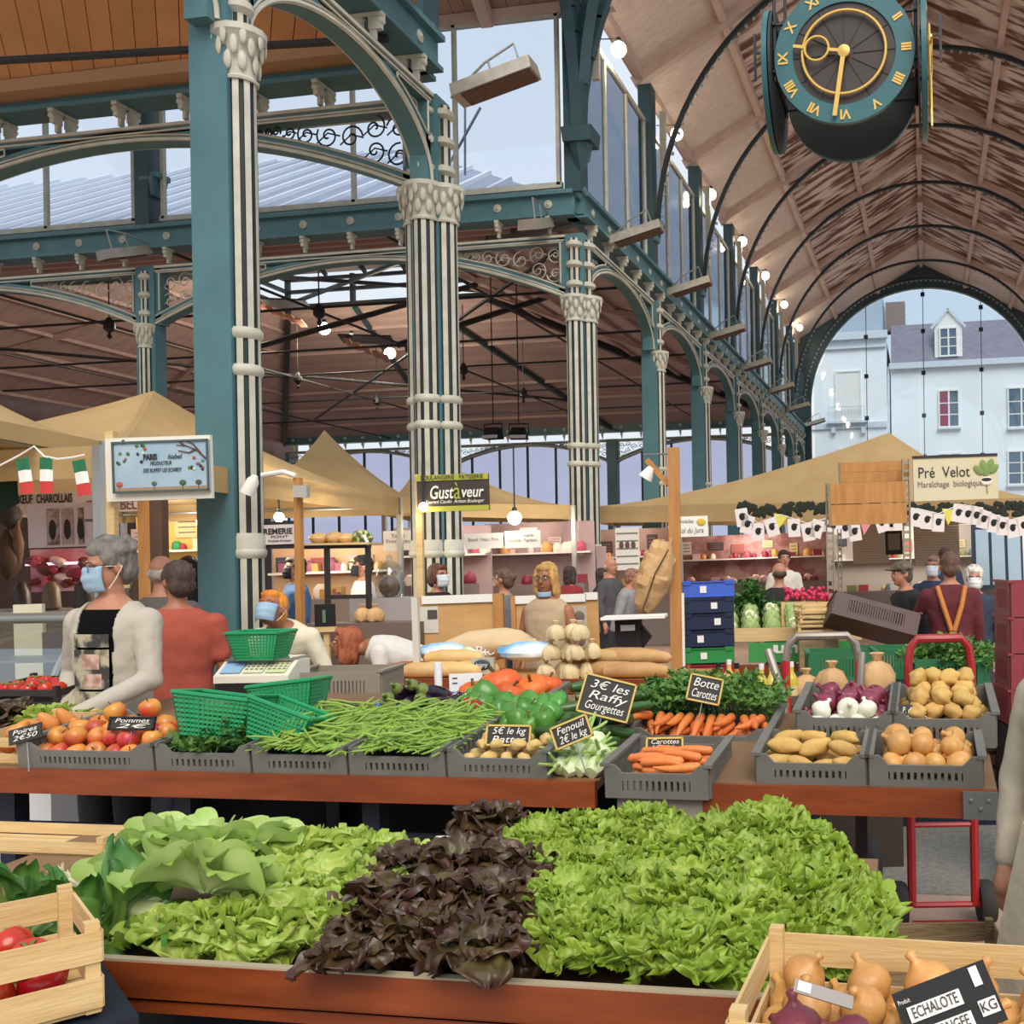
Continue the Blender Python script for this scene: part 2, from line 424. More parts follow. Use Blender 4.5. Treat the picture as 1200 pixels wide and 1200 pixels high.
# ---------------- far glazed wall panes
nwin = 0
def glazing(p0, p1, z0, z1, n, frame=.05, arch=False, gm=GLASS, rail=None, fm=None, name=None):
    "a glazed bay: mullions and panes; arch follows the low cross arch"
    global nwin
    nwin += 1
    p0 = Vector(p0); p1 = Vector(p1); d = p1-p0; L = d.length; rz = math.atan2(d.y, d.x)
    t = struct(bpy.data.objects.new('window_%d' % nwin, None)); COL.objects.link(t); t.location = (p0.x, p0.y, 0); t.rotation_euler = (0, 0, rz)
    top = lambda u: z1 if not arch else H_SPR+.92*(1-min(1, abs(u-L/2)/(L/2-.2))**2)
    fr = MB()
    for i in range(n+1):
        u = min(max(L*i/n, frame), L-frame); fr.box((u, 0, (z0+top(u))/2), (frame, frame*1.2, top(u)-z0))
    fr.box((L/2, 0, z0), (L, frame*1.2, frame*1.4))
    if not arch: fr.box((L/2, 0, z1), (L, frame*1.2, frame*1.4))
    if rail: fr.box((L/2, 0, rail), (L, frame, frame))
    fr.build('window_frame', fm or CREAM, t, False)
    for i in range(n):
        u0, u1 = L*i/n+frame/2, L*(i+1)/n-frame/2
        pn = MB()
        if arch:
            um = (u0+u1)/2; pn.prism([(u0, z0), (u1, z0), (u1, top(u1)), (um, top(um)), (u0, top(u0))], .008)
        else: pn.prism([(u0, z0), (u1, z0), (u1, z1), (u0, z1)], .008)
        pn.build('pane', gm, t, False)
    return t
HAZE = glass('hazy_glass', (226, 226, 238), .06, .1)
for i in range(3): glazing((AX-TB*(i+1), 47.0), (AX-TB*i, 47.0), 1.2, 6.4, 6, .09, True, HAZE, fm=IRON)

# ---------------- clerestory of the nave and of the far side of the crossing
GLS = glass('clerestory_glass', (205, 216, 228), .3, .12)
Z0, Z1 = 8.35, 11.4
for i in range(2, 8): glazing((AX, NY[i]+.25), (AX, NY[i+1]-.25), Z0, Z1, 3, .07, gm=GLS)
glazing((AX, NY[0]+.2), (AX, NY[1]-.2), Z0, Z1, 3, .07, gm=GLS)
GL2 = glass('clear_clerestory_glass', (246, 249, 253), .04, .02)
glazing((AX-TB+.25, NY[2]), (AX-.25, NY[2]), Z0, Z1, 4, .07, gm=GL2)
glazing((AX-2*TB+.25, NY[2]), (AX-TB-.25, NY[2]), Z0, Z1, 4, .07, gm=GL2)

# roof posts standing on the cornice
def roof_post(x, y, label, group=None, corner=False):
    t = thing('roof_post', label, 'post', (x, y, H_BM1), 0, group)
    m = MB(); m.box((0, 0, 2.0), (.3, .4, 4.1)); m.build('post', TEALD, t, False)
    m = MB(); m.box((.16, 0, .95), (.34, .36, .1)); m.box((.1, 0, .75), (.22, .3, .35), tap=1.4); m.lathe([(.14, -.25), (.17, -.1), (.08, -.05), (.08, .0)], 8, (.18, 0, .0), ax=Matrix.Rotation(PI/2, 3, 'Y')); m.build('corbel', TEAL, t, False)
    if not corner:
        m = MB(); m.box((.24, .5, 2.95), (.14, .1, 1.5)); m.build('lamp_mast', CREAM, t, False)
    return t
for i, y in enumerate(NY[3:]): roof_post(AX, y, 'dark teal roof post on the cornice, '+ordn[i], 'roof posts on the cornice')
roof_post(AX, NY[2], 'dark teal roof post on the crossing corner below the split truss')
roof_post(AX, NY[1]-.2, 'roof post above the clustered column', corner=True)
roof_post(AX-TB, NY[2], 'teal roof post above the slim column of the cross aisle', corner=True)

# ---------------- nave roof
EV, RG = 12.5, 16.0
PEEL = mat('peeling_roof_boards', 'd8c8be', .85, '6e4a3a', 1.5, .5, 30, contrast=.06, stretch=(.5, 2.2, .5))
PNK = mat('roof_beam_paint', 'cdb6aa', .7, 'b69c90', 2)
DUSK = mat('pale_roof_boards', 'd6c6bc', .85, 'c2afa3', 2, .3, 40, contrast=.3, stretch=(.3, 4, 4))
roof = struct(bpy.data.objects.new('ceiling', None)); COL.objects.link(roof)
RYS = [NY[2]]+NY[3:]+[GY]
for s in (-1, 1):
    for i in range(len(RYS)-1):
        for (a, b) in ((0, 1/3), (1/3, 2/3), (2/3, 1)):
            m = MB(); y0, y1 = RYS[i], RYS[i+1]
            zz = lambda f: RG+(EV-RG)*f
            m.add([(s*6.3*a, y0, zz(a)), (s*6.3*b, y0, zz(b)), (s*6.3*b, y1, zz(b)), (s*6.3*a, y1, zz(a)), (s*6.3*a, y0, zz(a)+.06), (s*6.3*b, y0, zz(b)+.06), (s*6.3*b, y1, zz(b)+.06), (s*6.3*a, y1, zz(a)+.06)],
                  [(0, 1, 2, 3), (4, 7, 6, 5), (0, 4, 5, 1), (2, 6, 7, 3), (1, 5, 6, 2), (0, 3, 7, 4)])
            m.build('roof_panel', DUSK if (i == len(RYS)-2 or (b == 1 and i > 0) or i == 0 and a > .1) else PEEL, roof, False)
for f in (0, 1/3, 2/3, .97):
    for s in ((-1, 1) if f else (1,)):
        m = MB(); m.box((s*6.3*f, (RYS[0]+GY)/2, RG+(EV-RG)*f-.1), (.16, GY-RYS[0], .2)); m.build('purlin', PNK, roof, False)
for y in RYS[1:-1]:
    for s in (-1, 1):
        m = MB(); m.bar((0, y, RG-.12), (s*6.3, y, EV-.12), .2, .22); m.build('rafter', PNK, roof, False)
    m = MB(); m.box((0, y-.5, RG-.35), (.22, 1.0, .3), tap=.6); m.build('ridge_bracket', PNK, roof, False)
# truss arches
for i, y in enumerate(RYS[1:-1]+[GY-1.6]):
    t = thing('truss_arch', 'dark curved iron rib under the nave roof, '+(ordn[i] if i < 5 else ['last but one before the end arch', 'right against the end arch'][i-5]), 'roof rib', (0, y, 8.9), 0, 'nave roof ribs')
    A, B = 5.75, 5.95; m = MB(); n = 40
    pts = [(A*math.cos(PI*k/n), B*math.sin(PI*k/n)) for k in range(n+1)]
    vs = []; fs = []
    for (x, z) in pts:
        q = Vector((x, z)).normalized()*.09
        vs += [(x, -.06, z), (x, .06, z), (x+q.x, .06, z+q.y), (x+q.x, -.06, z+q.y)]
    for k in range(n):
        for e in range(4): fs.append((k*4+e, k*4+(e+1) % 4, k*4+4+(e+1) % 4, k*4+4+e))
    m.add(vs, fs); m.build('rib', mat('rib_black', '20282c', .6), t)
    m = MB()
    for k in range(1, n*2):
        a = PI*k/(n*2); x, z = (A-.05)*math.cos(a), (B-.05)*math.sin(a); m.box((x, 0, z), (.05, .07, .06), Matrix.Rotation(-a, 3, 'Y'))
    m.build('bolted_edge', mat('pale_rivets', '9aa3a6', .5), t, False)['kind'] = 'stuff'
# split truss over the crossing corner
t = thing('crossing_truss', 'heavy riveted dark teal split truss rising from the crossing corner', 'truss', (AX+.1, NY[2]-.1, 9.2))
for q, (dx, dy, k) in enumerate([(0, -1, .0), (1, 0, 0), (.72, -.72, 0)]):
    m = MB(); P = []
    for i in range(14):
        a = i/13*PI*.5; r0, r1 = (5.2, 5.6) if dy == 0 else (2.5, 3.5); P.append((dx*r0*(1-math.cos(a)), dy*r0*(1-math.cos(a)), r1*math.sin(a)))
    for i in range(13): m.bar(P[i], (Vector(P[i+1])+(Vector(P[i+1])-Vector(P[i]))*.05), .2, .3)
    m.build('curved_rib', TEALD, t)
m = MB(); m.box((.05, -.05, -.12), (.5, .5, .25), tap=1.1); m.lathe([(.02, -.8), (.12, -.55), (.22, -.25)], 8, (.05, -.05, 0)); m.build('shoe', TEALD, t, False)

# crossing ceiling (boards running across) and near hall ceiling
def plank_slope(name, P00, P10, P01, n, m_, skew=0, gap=.012, th=.03):
    "planks side by side between P00-P10 (low edge) rising to P01"
    root = struct(bpy.data.objects.new(name, None)); COL.objects.link(root)
    P00, P10, P01 = Vector(P00), Vector(P10), Vector(P01); e = P10-P00; u = P01-P00; L = e.length; nn = e.cross(u).normalized()
    if nn.z < 0: nn = -nn
    for i in range(n):
        a, b = i/n+gap/2/L*1, (i+1)/n-gap/2/L
        q = [P00+e*a, P00+e*b, P00+e*(b+skew)+u, P00+e*(a+skew)+u]
        m = MB(); m.add(q+[v+nn*th for v in q], [(0, 1, 2, 3), (7, 6, 5, 4), (0, 4, 5, 1), (1, 5, 6, 2), (2, 6, 7, 3), (3, 7, 4, 0)])
        m.build('plank', m_, root, False)
    bk = MB(); q = [P00+nn*.05, P10+nn*.05, P10+nn*.05+u+e*skew, P00+nn*.05+u+e*skew]; bk.add(q, [(0, 1, 2, 3)]); bk.build('roof_backing', IRON, root, False)
    return root
PL1 = mat('orange_ceiling_planks', 'cf9a6a', .75, 'b9855a', 1.5, .1, rv=.1)
PL2 = mat('greyed_ceiling_planks', 'a58a7c', .8, '8f7263', 2, .15, rv=.1)
plank_slope('ceiling_near', (AX-22, NY[1]-.2, 8.0), (AX-.2, NY[1]-.2, 8.0), (AX-22, NY[1]-3.0, 8.95), 70, PL1, skew=.1)
plank_slope('ceiling_near_upper', (AX-22, NY[1]-3.3, 9.05), (AX-.2, NY[1]-3.3, 9.05), (AX-22, NY[1]-6.3, 10.1), 70, PL1, skew=-.1)
rm = bpy.data.objects['ceiling_near']
for (y, z) in ((-.25, 7.98), (-3.15, 8.95), (-6.4, 10.1)):
    m = MB(); m.box((AX-11, NY[1]+y, z), (22, .35, .16)); m.build('purlin', mat('tan_beam', 'b08a66', .7), rm, False)
m = MB(); m.tube([(AX-20, NY[1]-2.2, 8.15), (AX, NY[1]-1.0, 7.7)], .05, 6); m.build('tie_rod', IRON, rm)
m = MB(); m.tube([(AX-9.2, 9.6, 9.6), (AX-9.2, 9.6, 6.0)], .008, 5); m.ell((AX-9.2, 9.6, 5.95), .07); o = m.build('pendant_wire', IRON); tag(o, 'thin wire with a dark ball hanging before the wide arch', 'pendant')
# crossing ceiling
plank_slope('ceiling_crossing', (AX-14, NY[2]+.15, 11.5), (AX+.6, NY[2]+.15, 11.5), (AX-14, (NY[1]+NY[2])/2, 13.4), 56, PL2)
rc = plank_slope('ceiling_crossing_front', (AX-14, NY[1]-.15, 11.5), (AX+.6, NY[1]-.15, 11.5), (AX-14, (NY[1]+NY[2])/2, 13.4), 56, PL2)
for x in (AX-1.6, AX-7.5):
    m = MB(); m.bar((x, NY[2], 11.35), (x, (NY[1]+NY[2])/2, 13.2), .22, .2); m.bar((x, NY[1], 11.35), (x, (NY[1]+NY[2])/2, 13.2), .22, .2); m.build('rafter', PNK, rc, False)
m = MB(); m.box((AX-6.5, NY[2]+.05, 11.5), (14.5, .2, .2)); m.build('eave_beam', PNK, rc, False)

# ---------------- far pavilion: hipped ceiling with lantern
PINKB = mat('pink_brown_ceiling', 'bda49e', .8, 'a48c87', 1.2, .2, 12, stretch=(.3, 3, 3))
far = struct(bpy.data.objects.new('ceiling_pavilion', None)); COL.objects.link(far)
X0, X1, Y0, Y1, HE = AX-26, AX+.0, NY[2]+.25, 47.2, 8.0
tx0, tx1, ty0, ty1, HT = -23.5, -15.5, 30.0, 35.0, 11.4
E0 = [(X0, Y0, HE), (X1, Y0, HE), (X1, Y1, HE), (X0, Y1, HE)]; T0 = [(tx0, ty0, HT), (tx1, ty0, HT), (tx1, ty1, HT), (tx0, ty1, HT)]
for k in range(4):
    a, b, c, d = [Vector(v) for v in (E0[k], E0[(k+1) % 4], T0[(k+1) % 4], T0[k])]
    nrow = 7
    for r_ in range(nrow):
        f0, f1 = r_/nrow, (r_+1)/nrow-.006
        q = [a.lerp(d, f0), b.lerp(c, f0), b.lerp(c, f1), a.lerp(d, f1)]
        m = MB(); m.add(q+[v+Vector((0, 0, .05)) for v in q], [(0, 1, 2, 3), (7, 6, 5, 4), (0, 4, 5, 1), (1, 5, 6, 2), (2, 6, 7, 3), (3, 7, 4, 0)]); m.build('ceiling_board', PINKB, far, False)
        m = MB(); m.bar(a.lerp(d, f0)-Vector((0, 0, .06)), b.lerp(c, f0)-Vector((0, 0, .06)), .1, .12); m.build('purlin', PINKB, far, False)
    m = MB(); m.bar(a-Vector((0, 0, .15)), d-Vector((0, 0, .15)), .2, .25); m.build('hip_rafter', IRON, far, False)
    for f in (.33, .66):
        m = MB(); m.bar(a.lerp(b, f)-Vector((0, 0, .12)), d.lerp(c, f)-Vector((0, 0, .12)), .14, .18); m.build('rafter', TEALD if k == 2 else PINKB, far, False)
# lantern: posts, louvres, glazed roof
m = MB()
for x in (tx0, tx0+2.67, tx1-2.67, tx1):
    for y in (ty0, ty1): m.box((x, y, HT+.5), (.16, .16, 1.2))
for y in (ty0, ty1):
    for z in (HT, HT+.55, HT+1.0): m.box(((tx0+tx1)/2, y, z), (tx1-tx0, .14, .12))
for x in (tx0, tx1):
    for z in (HT, HT+.55, HT+1.0): m.box((x, (ty0+ty1)/2, z), (.14, ty1-ty0, .12))
m.build('lantern_frame', IRON, far, False)
m = MB()
for i in range(6): m.bar((tx0+i*1.6, ty0, HT+1.1), (tx0+i*1.6, (ty0+ty1)/2, HT+2.2), .1, .14); m.bar((tx0+i*1.6, ty1, HT+1.1), (tx0+i*1.6, (ty0+ty1)/2, HT+2.2), .1, .14)
m.bar((tx0, ty0, HT), (tx1, ty1, HT+.1), .1, .12); m.bar((tx1, ty0, HT), (tx0, ty1, HT+.1), .1, .12)
m.build('lantern_rafters', IRON, far, False)
m = MB(); yc = (ty0+ty1)/2
m.add([(tx0, ty0, HT+1.2), (tx1, ty0, HT+1.2), (tx1, yc, HT+2.3), (tx0, yc, HT+2.3), (tx1, ty1, HT+1.2), (tx0, ty1, HT+1.2)], [(0, 1, 2, 3), (3, 2, 4, 5)]); m.build('lantern_roof', mat('lantern_boards', '8f8790', .7), far, False)
# tie rods and drop finials
def rod(a, b, r=.035): m = MB(); m.tube([a, b], r, 6); return m.build('tie_rod', IRON, far)
for y in (23, 27.5, 31, 36, 41): rod((X0, y, 8.0), (X1, y, 8.0))
for x in (-26, -20.5, -14.6, -10): rod((x, Y0, 7.9), (x, Y1, 7.9))
rod((X0, 20, 8.2), (-14, 40, 8.2), .05); rod((-7, 20, 8.2), (-27, 42, 8.2), .05)
for (x, y) in ((-20.5, 27.5), (-20.5, 31), (-14.6, 27.5), (-14.6, 31), (-10, 36), (-14.6, 36), (-20.5, 36), (-20.5, 23), (-14.6, 23), (-14.6, 41)):
    m = MB(); m.tube([(x, y, 8.0), (x, y, 10)], .018, 5); m.lathe([(.02, 7.55), (.07, 7.62), (.03, 7.7), (.14, 7.8), (.14, 7.95), (.05, 8.1)], 8, (x, y, 0)); m.build('drop_finial', IRON, far)
for (x0, x1) in ((-20.5, -15), (-15, -10)):                          # braces up to the lantern
    rod((x0, 27.5, 8.0), (x1, 33, 11.2), .09)

# zinc roof of the pavilion seen through the clerestory
ZN = mat('zinc_roof', '8f98ad', .45, '7c8598', .8, .05, metal=.2)
z = struct(bpy.data.objects.new('roof_zinc', None)); COL.objects.link(z)
a, b, c, d = [Vector(v) for v in ((-34, 18.1, 8.3), (-6.4, 18.1, 8.3), (-14.6, 27.5, 13.6), (-34, 27.5, 13.6))]
m = MB(); m.add([a, b, c, d, a+Vector((0, 0, .06)), b+Vector((0, 0, .06)), c+Vector((0, 0, .06)), d+Vector((0, 0, .06))], [(3, 2, 1, 0), (4, 5, 6, 7), (0, 1, 5, 4), (1, 2, 6, 5), (2, 3, 7, 6), (3, 0, 4, 7)]); m.build('zinc_sheet', ZN, z, False)
SEAM = mat('zinc_seam', 'd9e0ea', .4)
for i in range(30):
    x = b.x-.3-i*.93
    f1 = 1.0 if x < c.x else max(0, min(1, (b.x-x)/(b.x-c.x)))
    p = Vector((x, b.y, b.z+.1)); q = Vector((x, b.y+(c.y-b.y)*f1, b.z+(c.z-b.z)*f1+.1)); m = MB(); m.bar(p, q, .1, .1); m.build('standing_seam', SEAM, z, False)
# slanting stay rods outside the clerestory
m = MB(); m.tube([at(525, 195, Y=19), at(563, 126, Y=19)], .03, 6); m.tube([at(545, 126, Y=19), at(545, 205, Y=19)], .025, 6); o = m.build('roof_stay', mat('grey_paint', '7d8699', .5)); tag(o, 'thin grey stay rods crossing before the sky outside the clerestory', 'rods')

# ---------------- end gable with glazed arch
m = MB(); n = 40; A, B, zc = 5.55, 5.6, 9.2; vs = []; fs = []
for k in range(n+1):
    a = PI*k/n; x, zz = A*math.cos(a), zc+B*math.sin(a); xt = 6.4*math.cos(a)*1.0; zt = RG-(RG-EV)*abs(xt)/6.3
    if zt < zz+.15: zt = zz+.15
    vs += [(x, GY-.3, zz), (x, GY, zz), (xt, GY, zt), (xt, GY-.3, zt)]
for k in range(n):
    for e in range(4): fs.append((k*4+e, k*4+(e+1) % 4, k*4+4+(e+1) % 4, k*4+4+e))
m.add(vs, fs); m.box((-6, GY-.15, 6), (.9, .3, 12.8)); m.box((6, GY-.15, 6), (.9, .3, 12.8))
struct(m.build('wall_back', TEALD, None, False))
gw = struct(bpy.data.objects.new('window_end', None)); COL.objects.link(gw)
DK = mat('glass_clamp', '26303a', .5)
for (px, ys) in ((1014, (338, 395, 441, 490)), (1081, (345, 388, 437, 487, 535)), (1149, (360, 386, 433, 484, 533))):
    m = MB(); p0 = at(px, ys[0]-10, Y=GY); p1 = at(px+3, 560, Y=GY); m.tube([p0, p1], .02, 5); m.build('hanging_rod', DK, gw)
    for y in ys:
        m = MB(); m.box(at(px+(y-340)*.012, y, Y=GY-.05), (.2, .1, .2)); m.build('glass_clamp', DK, gw, False)
pv = at(945, 330, Y=GY); 
for (xa, xb) in ((-5.4, -3.0), (-3.0, -.15), (-.15, 2.8), (2.8, 5.4)):
    m = MB(); tops = [(x, zc+B*math.sqrt(max(0, 1-(x/A)**2))-.05) for x in (xb, xb*.67+xa*.33, xb*.33+xa*.67, xa)]
    m.prism([(xa+.02, 3.2), (xb-.02, 3.2)]+tops, .02); m.xf(Matrix.Translation((0, GY-.12, 0))); m.build('pane', glass('end_glass', (238, 246, 252), .05), gw, False)

# outer wall of the side hall at the left
DB = mat('dim_side_wall', '6a5550', .8, '574642', 2)
m = MB(); m.box((AX-26.6, 20, 2.0), (.3, 58, 4.0)); m.box((AX-26.6, 20, 7.6), (.3, 58, 1.2)); struct(m.build('wall_left', DB, None, False))
for k in range(7): glazing((AX-26.5, 47-8*k), (AX-26.5, 39.3-8*k), 4.0, 7.0, 6, .09, gm=HAZE, fm=IRON)
# ============================================================ lamps, heaters, clock
def point(loc, e, col=(1, .86, .66), r=.12):
    l = bpy.data.lights.new('bulb_light', 'POINT'); l.energy = e; l.color = col; l.shadow_soft_size = r
    o = bpy.data.objects.new('bulb_light', l); COL.objects.link(o); o.location = loc; return o
BULB = mat('lit_bulb', 'fff0c8', .4, emit=14)
def globe(loc, label, r=.17, e=120, group=None, cat='lamp', hang=None):
    t = thing('globe_lamp', label, cat, loc, 0, group)
    m = MB(); m.ell((0, 0, 0), r, 16, 10); m.build('bulb', BULB, t)
    m = MB(); m.lathe([(r*.3, r*.9), (r*.45, r*1.05), (r*.3, r*1.5), (.02, r*1.6)], 10); m.build('lamp_cap', IRON, t)
    l = point((0, 0, -r*1.3), e); l.parent = t
    if hang: m = MB(); m.tube([(0, 0, r*1.4), hang], .012, 6); m.build('hanging_arm', IRON, t)
    return t
for i, (px, py, sz) in enumerate([(725, 58, 1), (793, 157, 1), (833, 228, 1), (870, 283, 1), (897, 323, 1), (919, 357, 1), (937, 384, 1)]):
    p = at(px, py, X=-5.7)
    globe(p, 'lit warm globe lamp on its clerestory mast, '+['above the crossing corner', 'second past the crossing', 'third past the crossing', 'fourth past the crossing', 'fifth past the crossing', 'last but one before the end arch', 'last before the end arch'][i], .15, 45, 'clerestory lamps', hang=(-.5, 0, .25))
for (px, py, D, lb) in ((290, 352, 33, 'lit lamp beside the louvres under the pavilion lantern'), (380, 385, 34, 'lit lamp hanging below the middle of the lantern'), (412, 398, 36, 'lit strip lamp by the lower lantern louvres'), (457, 414, 37, 'small lit lamp at the lantern corner above the tents')):
    globe(at(px, py, D=D), lb, .2, 300, 'lantern lamps')
louv = mat('copper_louvre', 'b9856a', .5)
for (px, py) in ((330, 360), (430, 402)):
    t = thing('radiant_louvre', 'slatted copper heater panel below the lantern, '+('at its corner' if px < 400 else 'at its middle'), 'heater', at(px, py, D=33), .4)
    for k in range(5): m = MB(); m.box((k*.28-.55, 0, k*-.12), (.2, 1.1, .05)); m.build('slat', louv, t, False)
    m = MB(); m.box((0, 0, .12), (1.6, 1.2, .05)); m.build('housing', IRON, t, False)

HEAT = mat('heater_steel', 'b8b2a6', .4, '9d968a', 6, metal=.5); HDK = mat('heater_grille', '6a4636', .6, '3d2a24', 20)
def heater(loc, rz, label, tilt=R(-14), group='nave heaters', L=1.05):
    t = thing('radiant_heater', label, 'heater', loc, 0, group, rot=(0, tilt, rz))
    m = MB(); w_, h_ = .36, .17
    m.prism([(-w_/2, -h_/2), (w_/2, -h_/2), (w_/2*.8, h_/2), (-w_/2*.8, h_/2)], L, Matrix.Rotation(PI/2, 3, 'Z')); m.build('housing', HEAT, t, False)
    m = MB(); m.box((L*.04, 0, -h_/2-.01), (L*.86, w_*.8, .03)); m.build('grille', HDK, t, False)
    m = MB(); m.tube([(-L*.6, .1, .05), (-L*.1, .1, .32), (L*.3, .1, .42), (L*.32, .1, .08)], .018, 6); m.tube([(-L*.05, .1, .34), (-L*.05, .1, .08)], .014, 6); m.build('support_arm', STEEL, t)
    return t
HL = ['at the clustered column', 'at the crossing corner', 'third along the cornice', 'fourth along the cornice', 'fifth along the cornice', 'sixth along the cornice', 'seventh along the cornice', 'last along the cornice']
for i, (px, py) in enumerate([(580, 95), (745, 274), (808, 336), (852, 389), (886, 427), (915, 455), (935, 477), (955, 495)]):
    p = at(px, py, X=AX+.66) if i else at(px, py, Y=NY[1]-.15); heater(p, 0, 'steel box heater jutting into the nave '+HL[i])
heater(at(628, 262, Y=NY[2]-.5), -PI/2, 'heater facing front on the cornice left of the crossing corner', R(20), None, .9)
heater(at(146, 296, Y=NY[2]-.5), -PI/2-.3, 'heater facing front above the slim column of the cross aisle', R(20), None, .9)
for i, (px, py) in enumerate(((578, 508), (608, 508))):
    t = thing('floodlight', 'black floodlight below the pink ceiling, the one '+('nearer the clustered column' if i == 0 else 'nearer the corner column'), 'floodlight', at(px, py, Y=30), .2 if i else -.1, None)
    m = MB(); m.box((0, 0, 0), (.55, .4, .35), tap=.7); m.build('housing', BLACK, t, False)
    m = MB(); m.box((0, -.12, -.12), (.5, .25, .1)); m.build('lens', mat('flood_lens', 'd9dde2', .2), t, False)
    m = MB(); m.tube([(-.3, 0, -.05), (-.3, 0, .3), (.3, 0, .3), (.3, 0, -.05)], .025, 6); m.tube([(0, 0, .3), (0, 0, 5.2)], .02, 6); m.build('yoke', BLACK, t)

# clock: four dials on a hanging iron frame
CY = 11.6; cc = at(989, 62, Y=CY); CRAD = .79
t = thing('hanging_clock', 'four-sided hanging clock with teal rings, gold Roman numerals and gold hands', 'clock', (cc.x, cc.y+.6, cc.z))
GOLD = mat('gold_leaf', 'd9b25c', .35, metal=.3); DIAL = mat('dark_dial', '2d2521', .5, '3b2f28', 4); RING = mat('clock_ring', '2f6a70', .4, '295d63', 3)
ROM = ['XII', 'I', 'II', 'III', 'IIII', 'V', 'VI', 'VII', 'VIII', 'IX', 'X', 'XI']
def dial(rz, off, full):
    o = bpy.data.objects.new('clock_face', None); COL.objects.link(o); o.parent = t; o.rotation_euler = (0, 0, rz)
    m = MB(); fr = Matrix.Rotation(PI/2, 3, 'X')
    ring = MB(); n = 64
    for (r0, r1, y0, mt) in ((.58*CRAD/.79*1.0, CRAD, 0, 0),):
        ring.lathe([(r0, -off-.0), (CRAD, -off-.0), (CRAD, -off+.06), (r0, -off+.06)], n, ax=Matrix.Rotation(-PI/2, 3, 'X'))
    ring.f = ring.f[:-2]; ring.m = ring.m[:-2]
    k = n; b = 0
    for j in range(n): ring.f.append((3*n+j, 3*n+(j+1) % n, (j+1) % n, j)); ring.m.append(0)
    r = ring.build('clock_ring', RING, o); 
    d = MB(); d.lathe([(.001, off-.02), (.6, off-.02), (.6, off-.05), (.001, off-.05)], 48, ax=Matrix.Rotation(PI/2, 3, 'X')); d.build('dial', DIAL, o, False)
    bk = MB(); bk.lathe([(.001, off-.075), (CRAD*.995, off-.075), (CRAD*.995, off-.1), (.001, off-.1)], 48, ax=Matrix.Rotation(PI/2, 3, 'X')); bk.build('dial_back', mat('clock_back', '1f2624', .5), o, False)
    sp = MB()
    for j in range(12): a = j*PI/6; sp.bar((.1*math.sin(a), -off+.015, .1*math.cos(a)), (.58*math.sin(a), -off+.015, .58*math.cos(a)), .008, .008, up=(0, 1, 0))
    sp.build('dial_seams', IRON, o, False)['kind'] = 'stuff'
    if full:
        for j, s in enumerate(ROM):
            a = j*PI/6; text(s, .155, GOLD, o, (.69*math.sin(a), -off-.008, .69*math.cos(a)), (PI/2, a, 0), 'numeral', bold=.004, space=.9)
        h = MB()
        h.tube([(.47*math.cos(2*PI*i/48), -off-.03, .47*math.sin(2*PI*i/48)) for i in range(48)], .018, 6, closed=True); h.build('gold_hoop', GOLD, o)
        h = MB(); a = R(189); P = lambda q, w_=0: (q*math.sin(a), -off-.05, q*math.cos(a)); h.bar(P(-.0), P(.73), .05, .02, up=(0, 1, 0)); h.build('minute_hand', GOLD, o, False)
        h = MB(); a = R(281); h.bar(P(0), P(.18), .035, .02, up=(0, 1, 0)); h.bar(P(.44), P(.58), .035, .02, up=(0, 1, 0))
        h.tube([(P(.31)[0]+.135*math.cos(2*PI*i/32), -off-.05, P(.31)[2]+.135*math.sin(2*PI*i/32)) for i in range(32)], .016, 6, closed=True); h.build('hour_hand', GOLD, o)
        h = MB(); h.lathe([(.07, off+.02), (.07, off+.06), (.03, off+.07), (.001, off+.07)], 16, ax=Matrix.Rotation(PI/2, 3, 'X')); h.build('hub', GOLD, o)
    return o
dial(0, .6, True); dial(PI, .6, True); dial(PI/2, .92, True); dial(-PI/2, .92, True)
m = MB()
for sx in (-1, 1):
    for sy in (-.5, .5): m.tube([(sx*.8, sy, -.2), (sx*.8, sy, 4.5)], .02, 6)
    for z in (.45, -.1): m.tube([(sx*.95, 0, z), (sx*.55, 0, z)], .03, 6); m.tube([(sx*.8, -.55, z), (sx*.8, .55, z)], .02, 6)
for z in (.45, -.1): m.tube([(-.8, -.5, z), (.8, -.5, z)], .02, 6); m.tube([(-.8, .5, z), (.8, .5, z)], .02, 6)
m.build('hanging_frame', IRON, t)
for sx in (-1, 1):
    m = MB(); m.box((sx*1.08, -.2, .25), (.03, .03, .55)); m.box((sx*1.0, -.2, .3), (.2, .02, .03)); m.build('side_pendulum', IRON, t, False)

# ============================================================ the street beyond the end arch
FY = 62.0
WALL = mat('white_render', 'f2f4f4', .8, 'e6ebee', .5); TRIM = mat('stone_trim', 'cdd4da', .7); SLATE = mat('slate_roof', '8f8a96', .8, '77727f', 3, .3, 12, stretch=(1, 1, 4)); PANE = mat('dark_window_pane', '5d6f80', .15)
def fx(px, py=480, Y=FY): return at(px, py, Y=Y)
b = thing('town_house', 'white rendered town house with slate mansard roof and dormer beyond the glazed arch', 'building', (0, FY, 0))
def onf(px0, py0, px1, py1):
    p, q = fx(px0, py0), fx(px1, py1); return p.x, q.x, q.z, p.z      # x0,x1,z0,z1
x0 = fx(1045).x; zg = fx(1120, 427).z
m = MB(); m.span((x0, 0, 0), (x0+16, 8, zg)); m.build('wall', WALL, b, False)
m = MB(); m.span((x0-.1, -.35, zg-.15), (x0+16, 0, zg+.2)); m.build('gutter', TRIM, b, False)
zr = fx(1110, 372).z
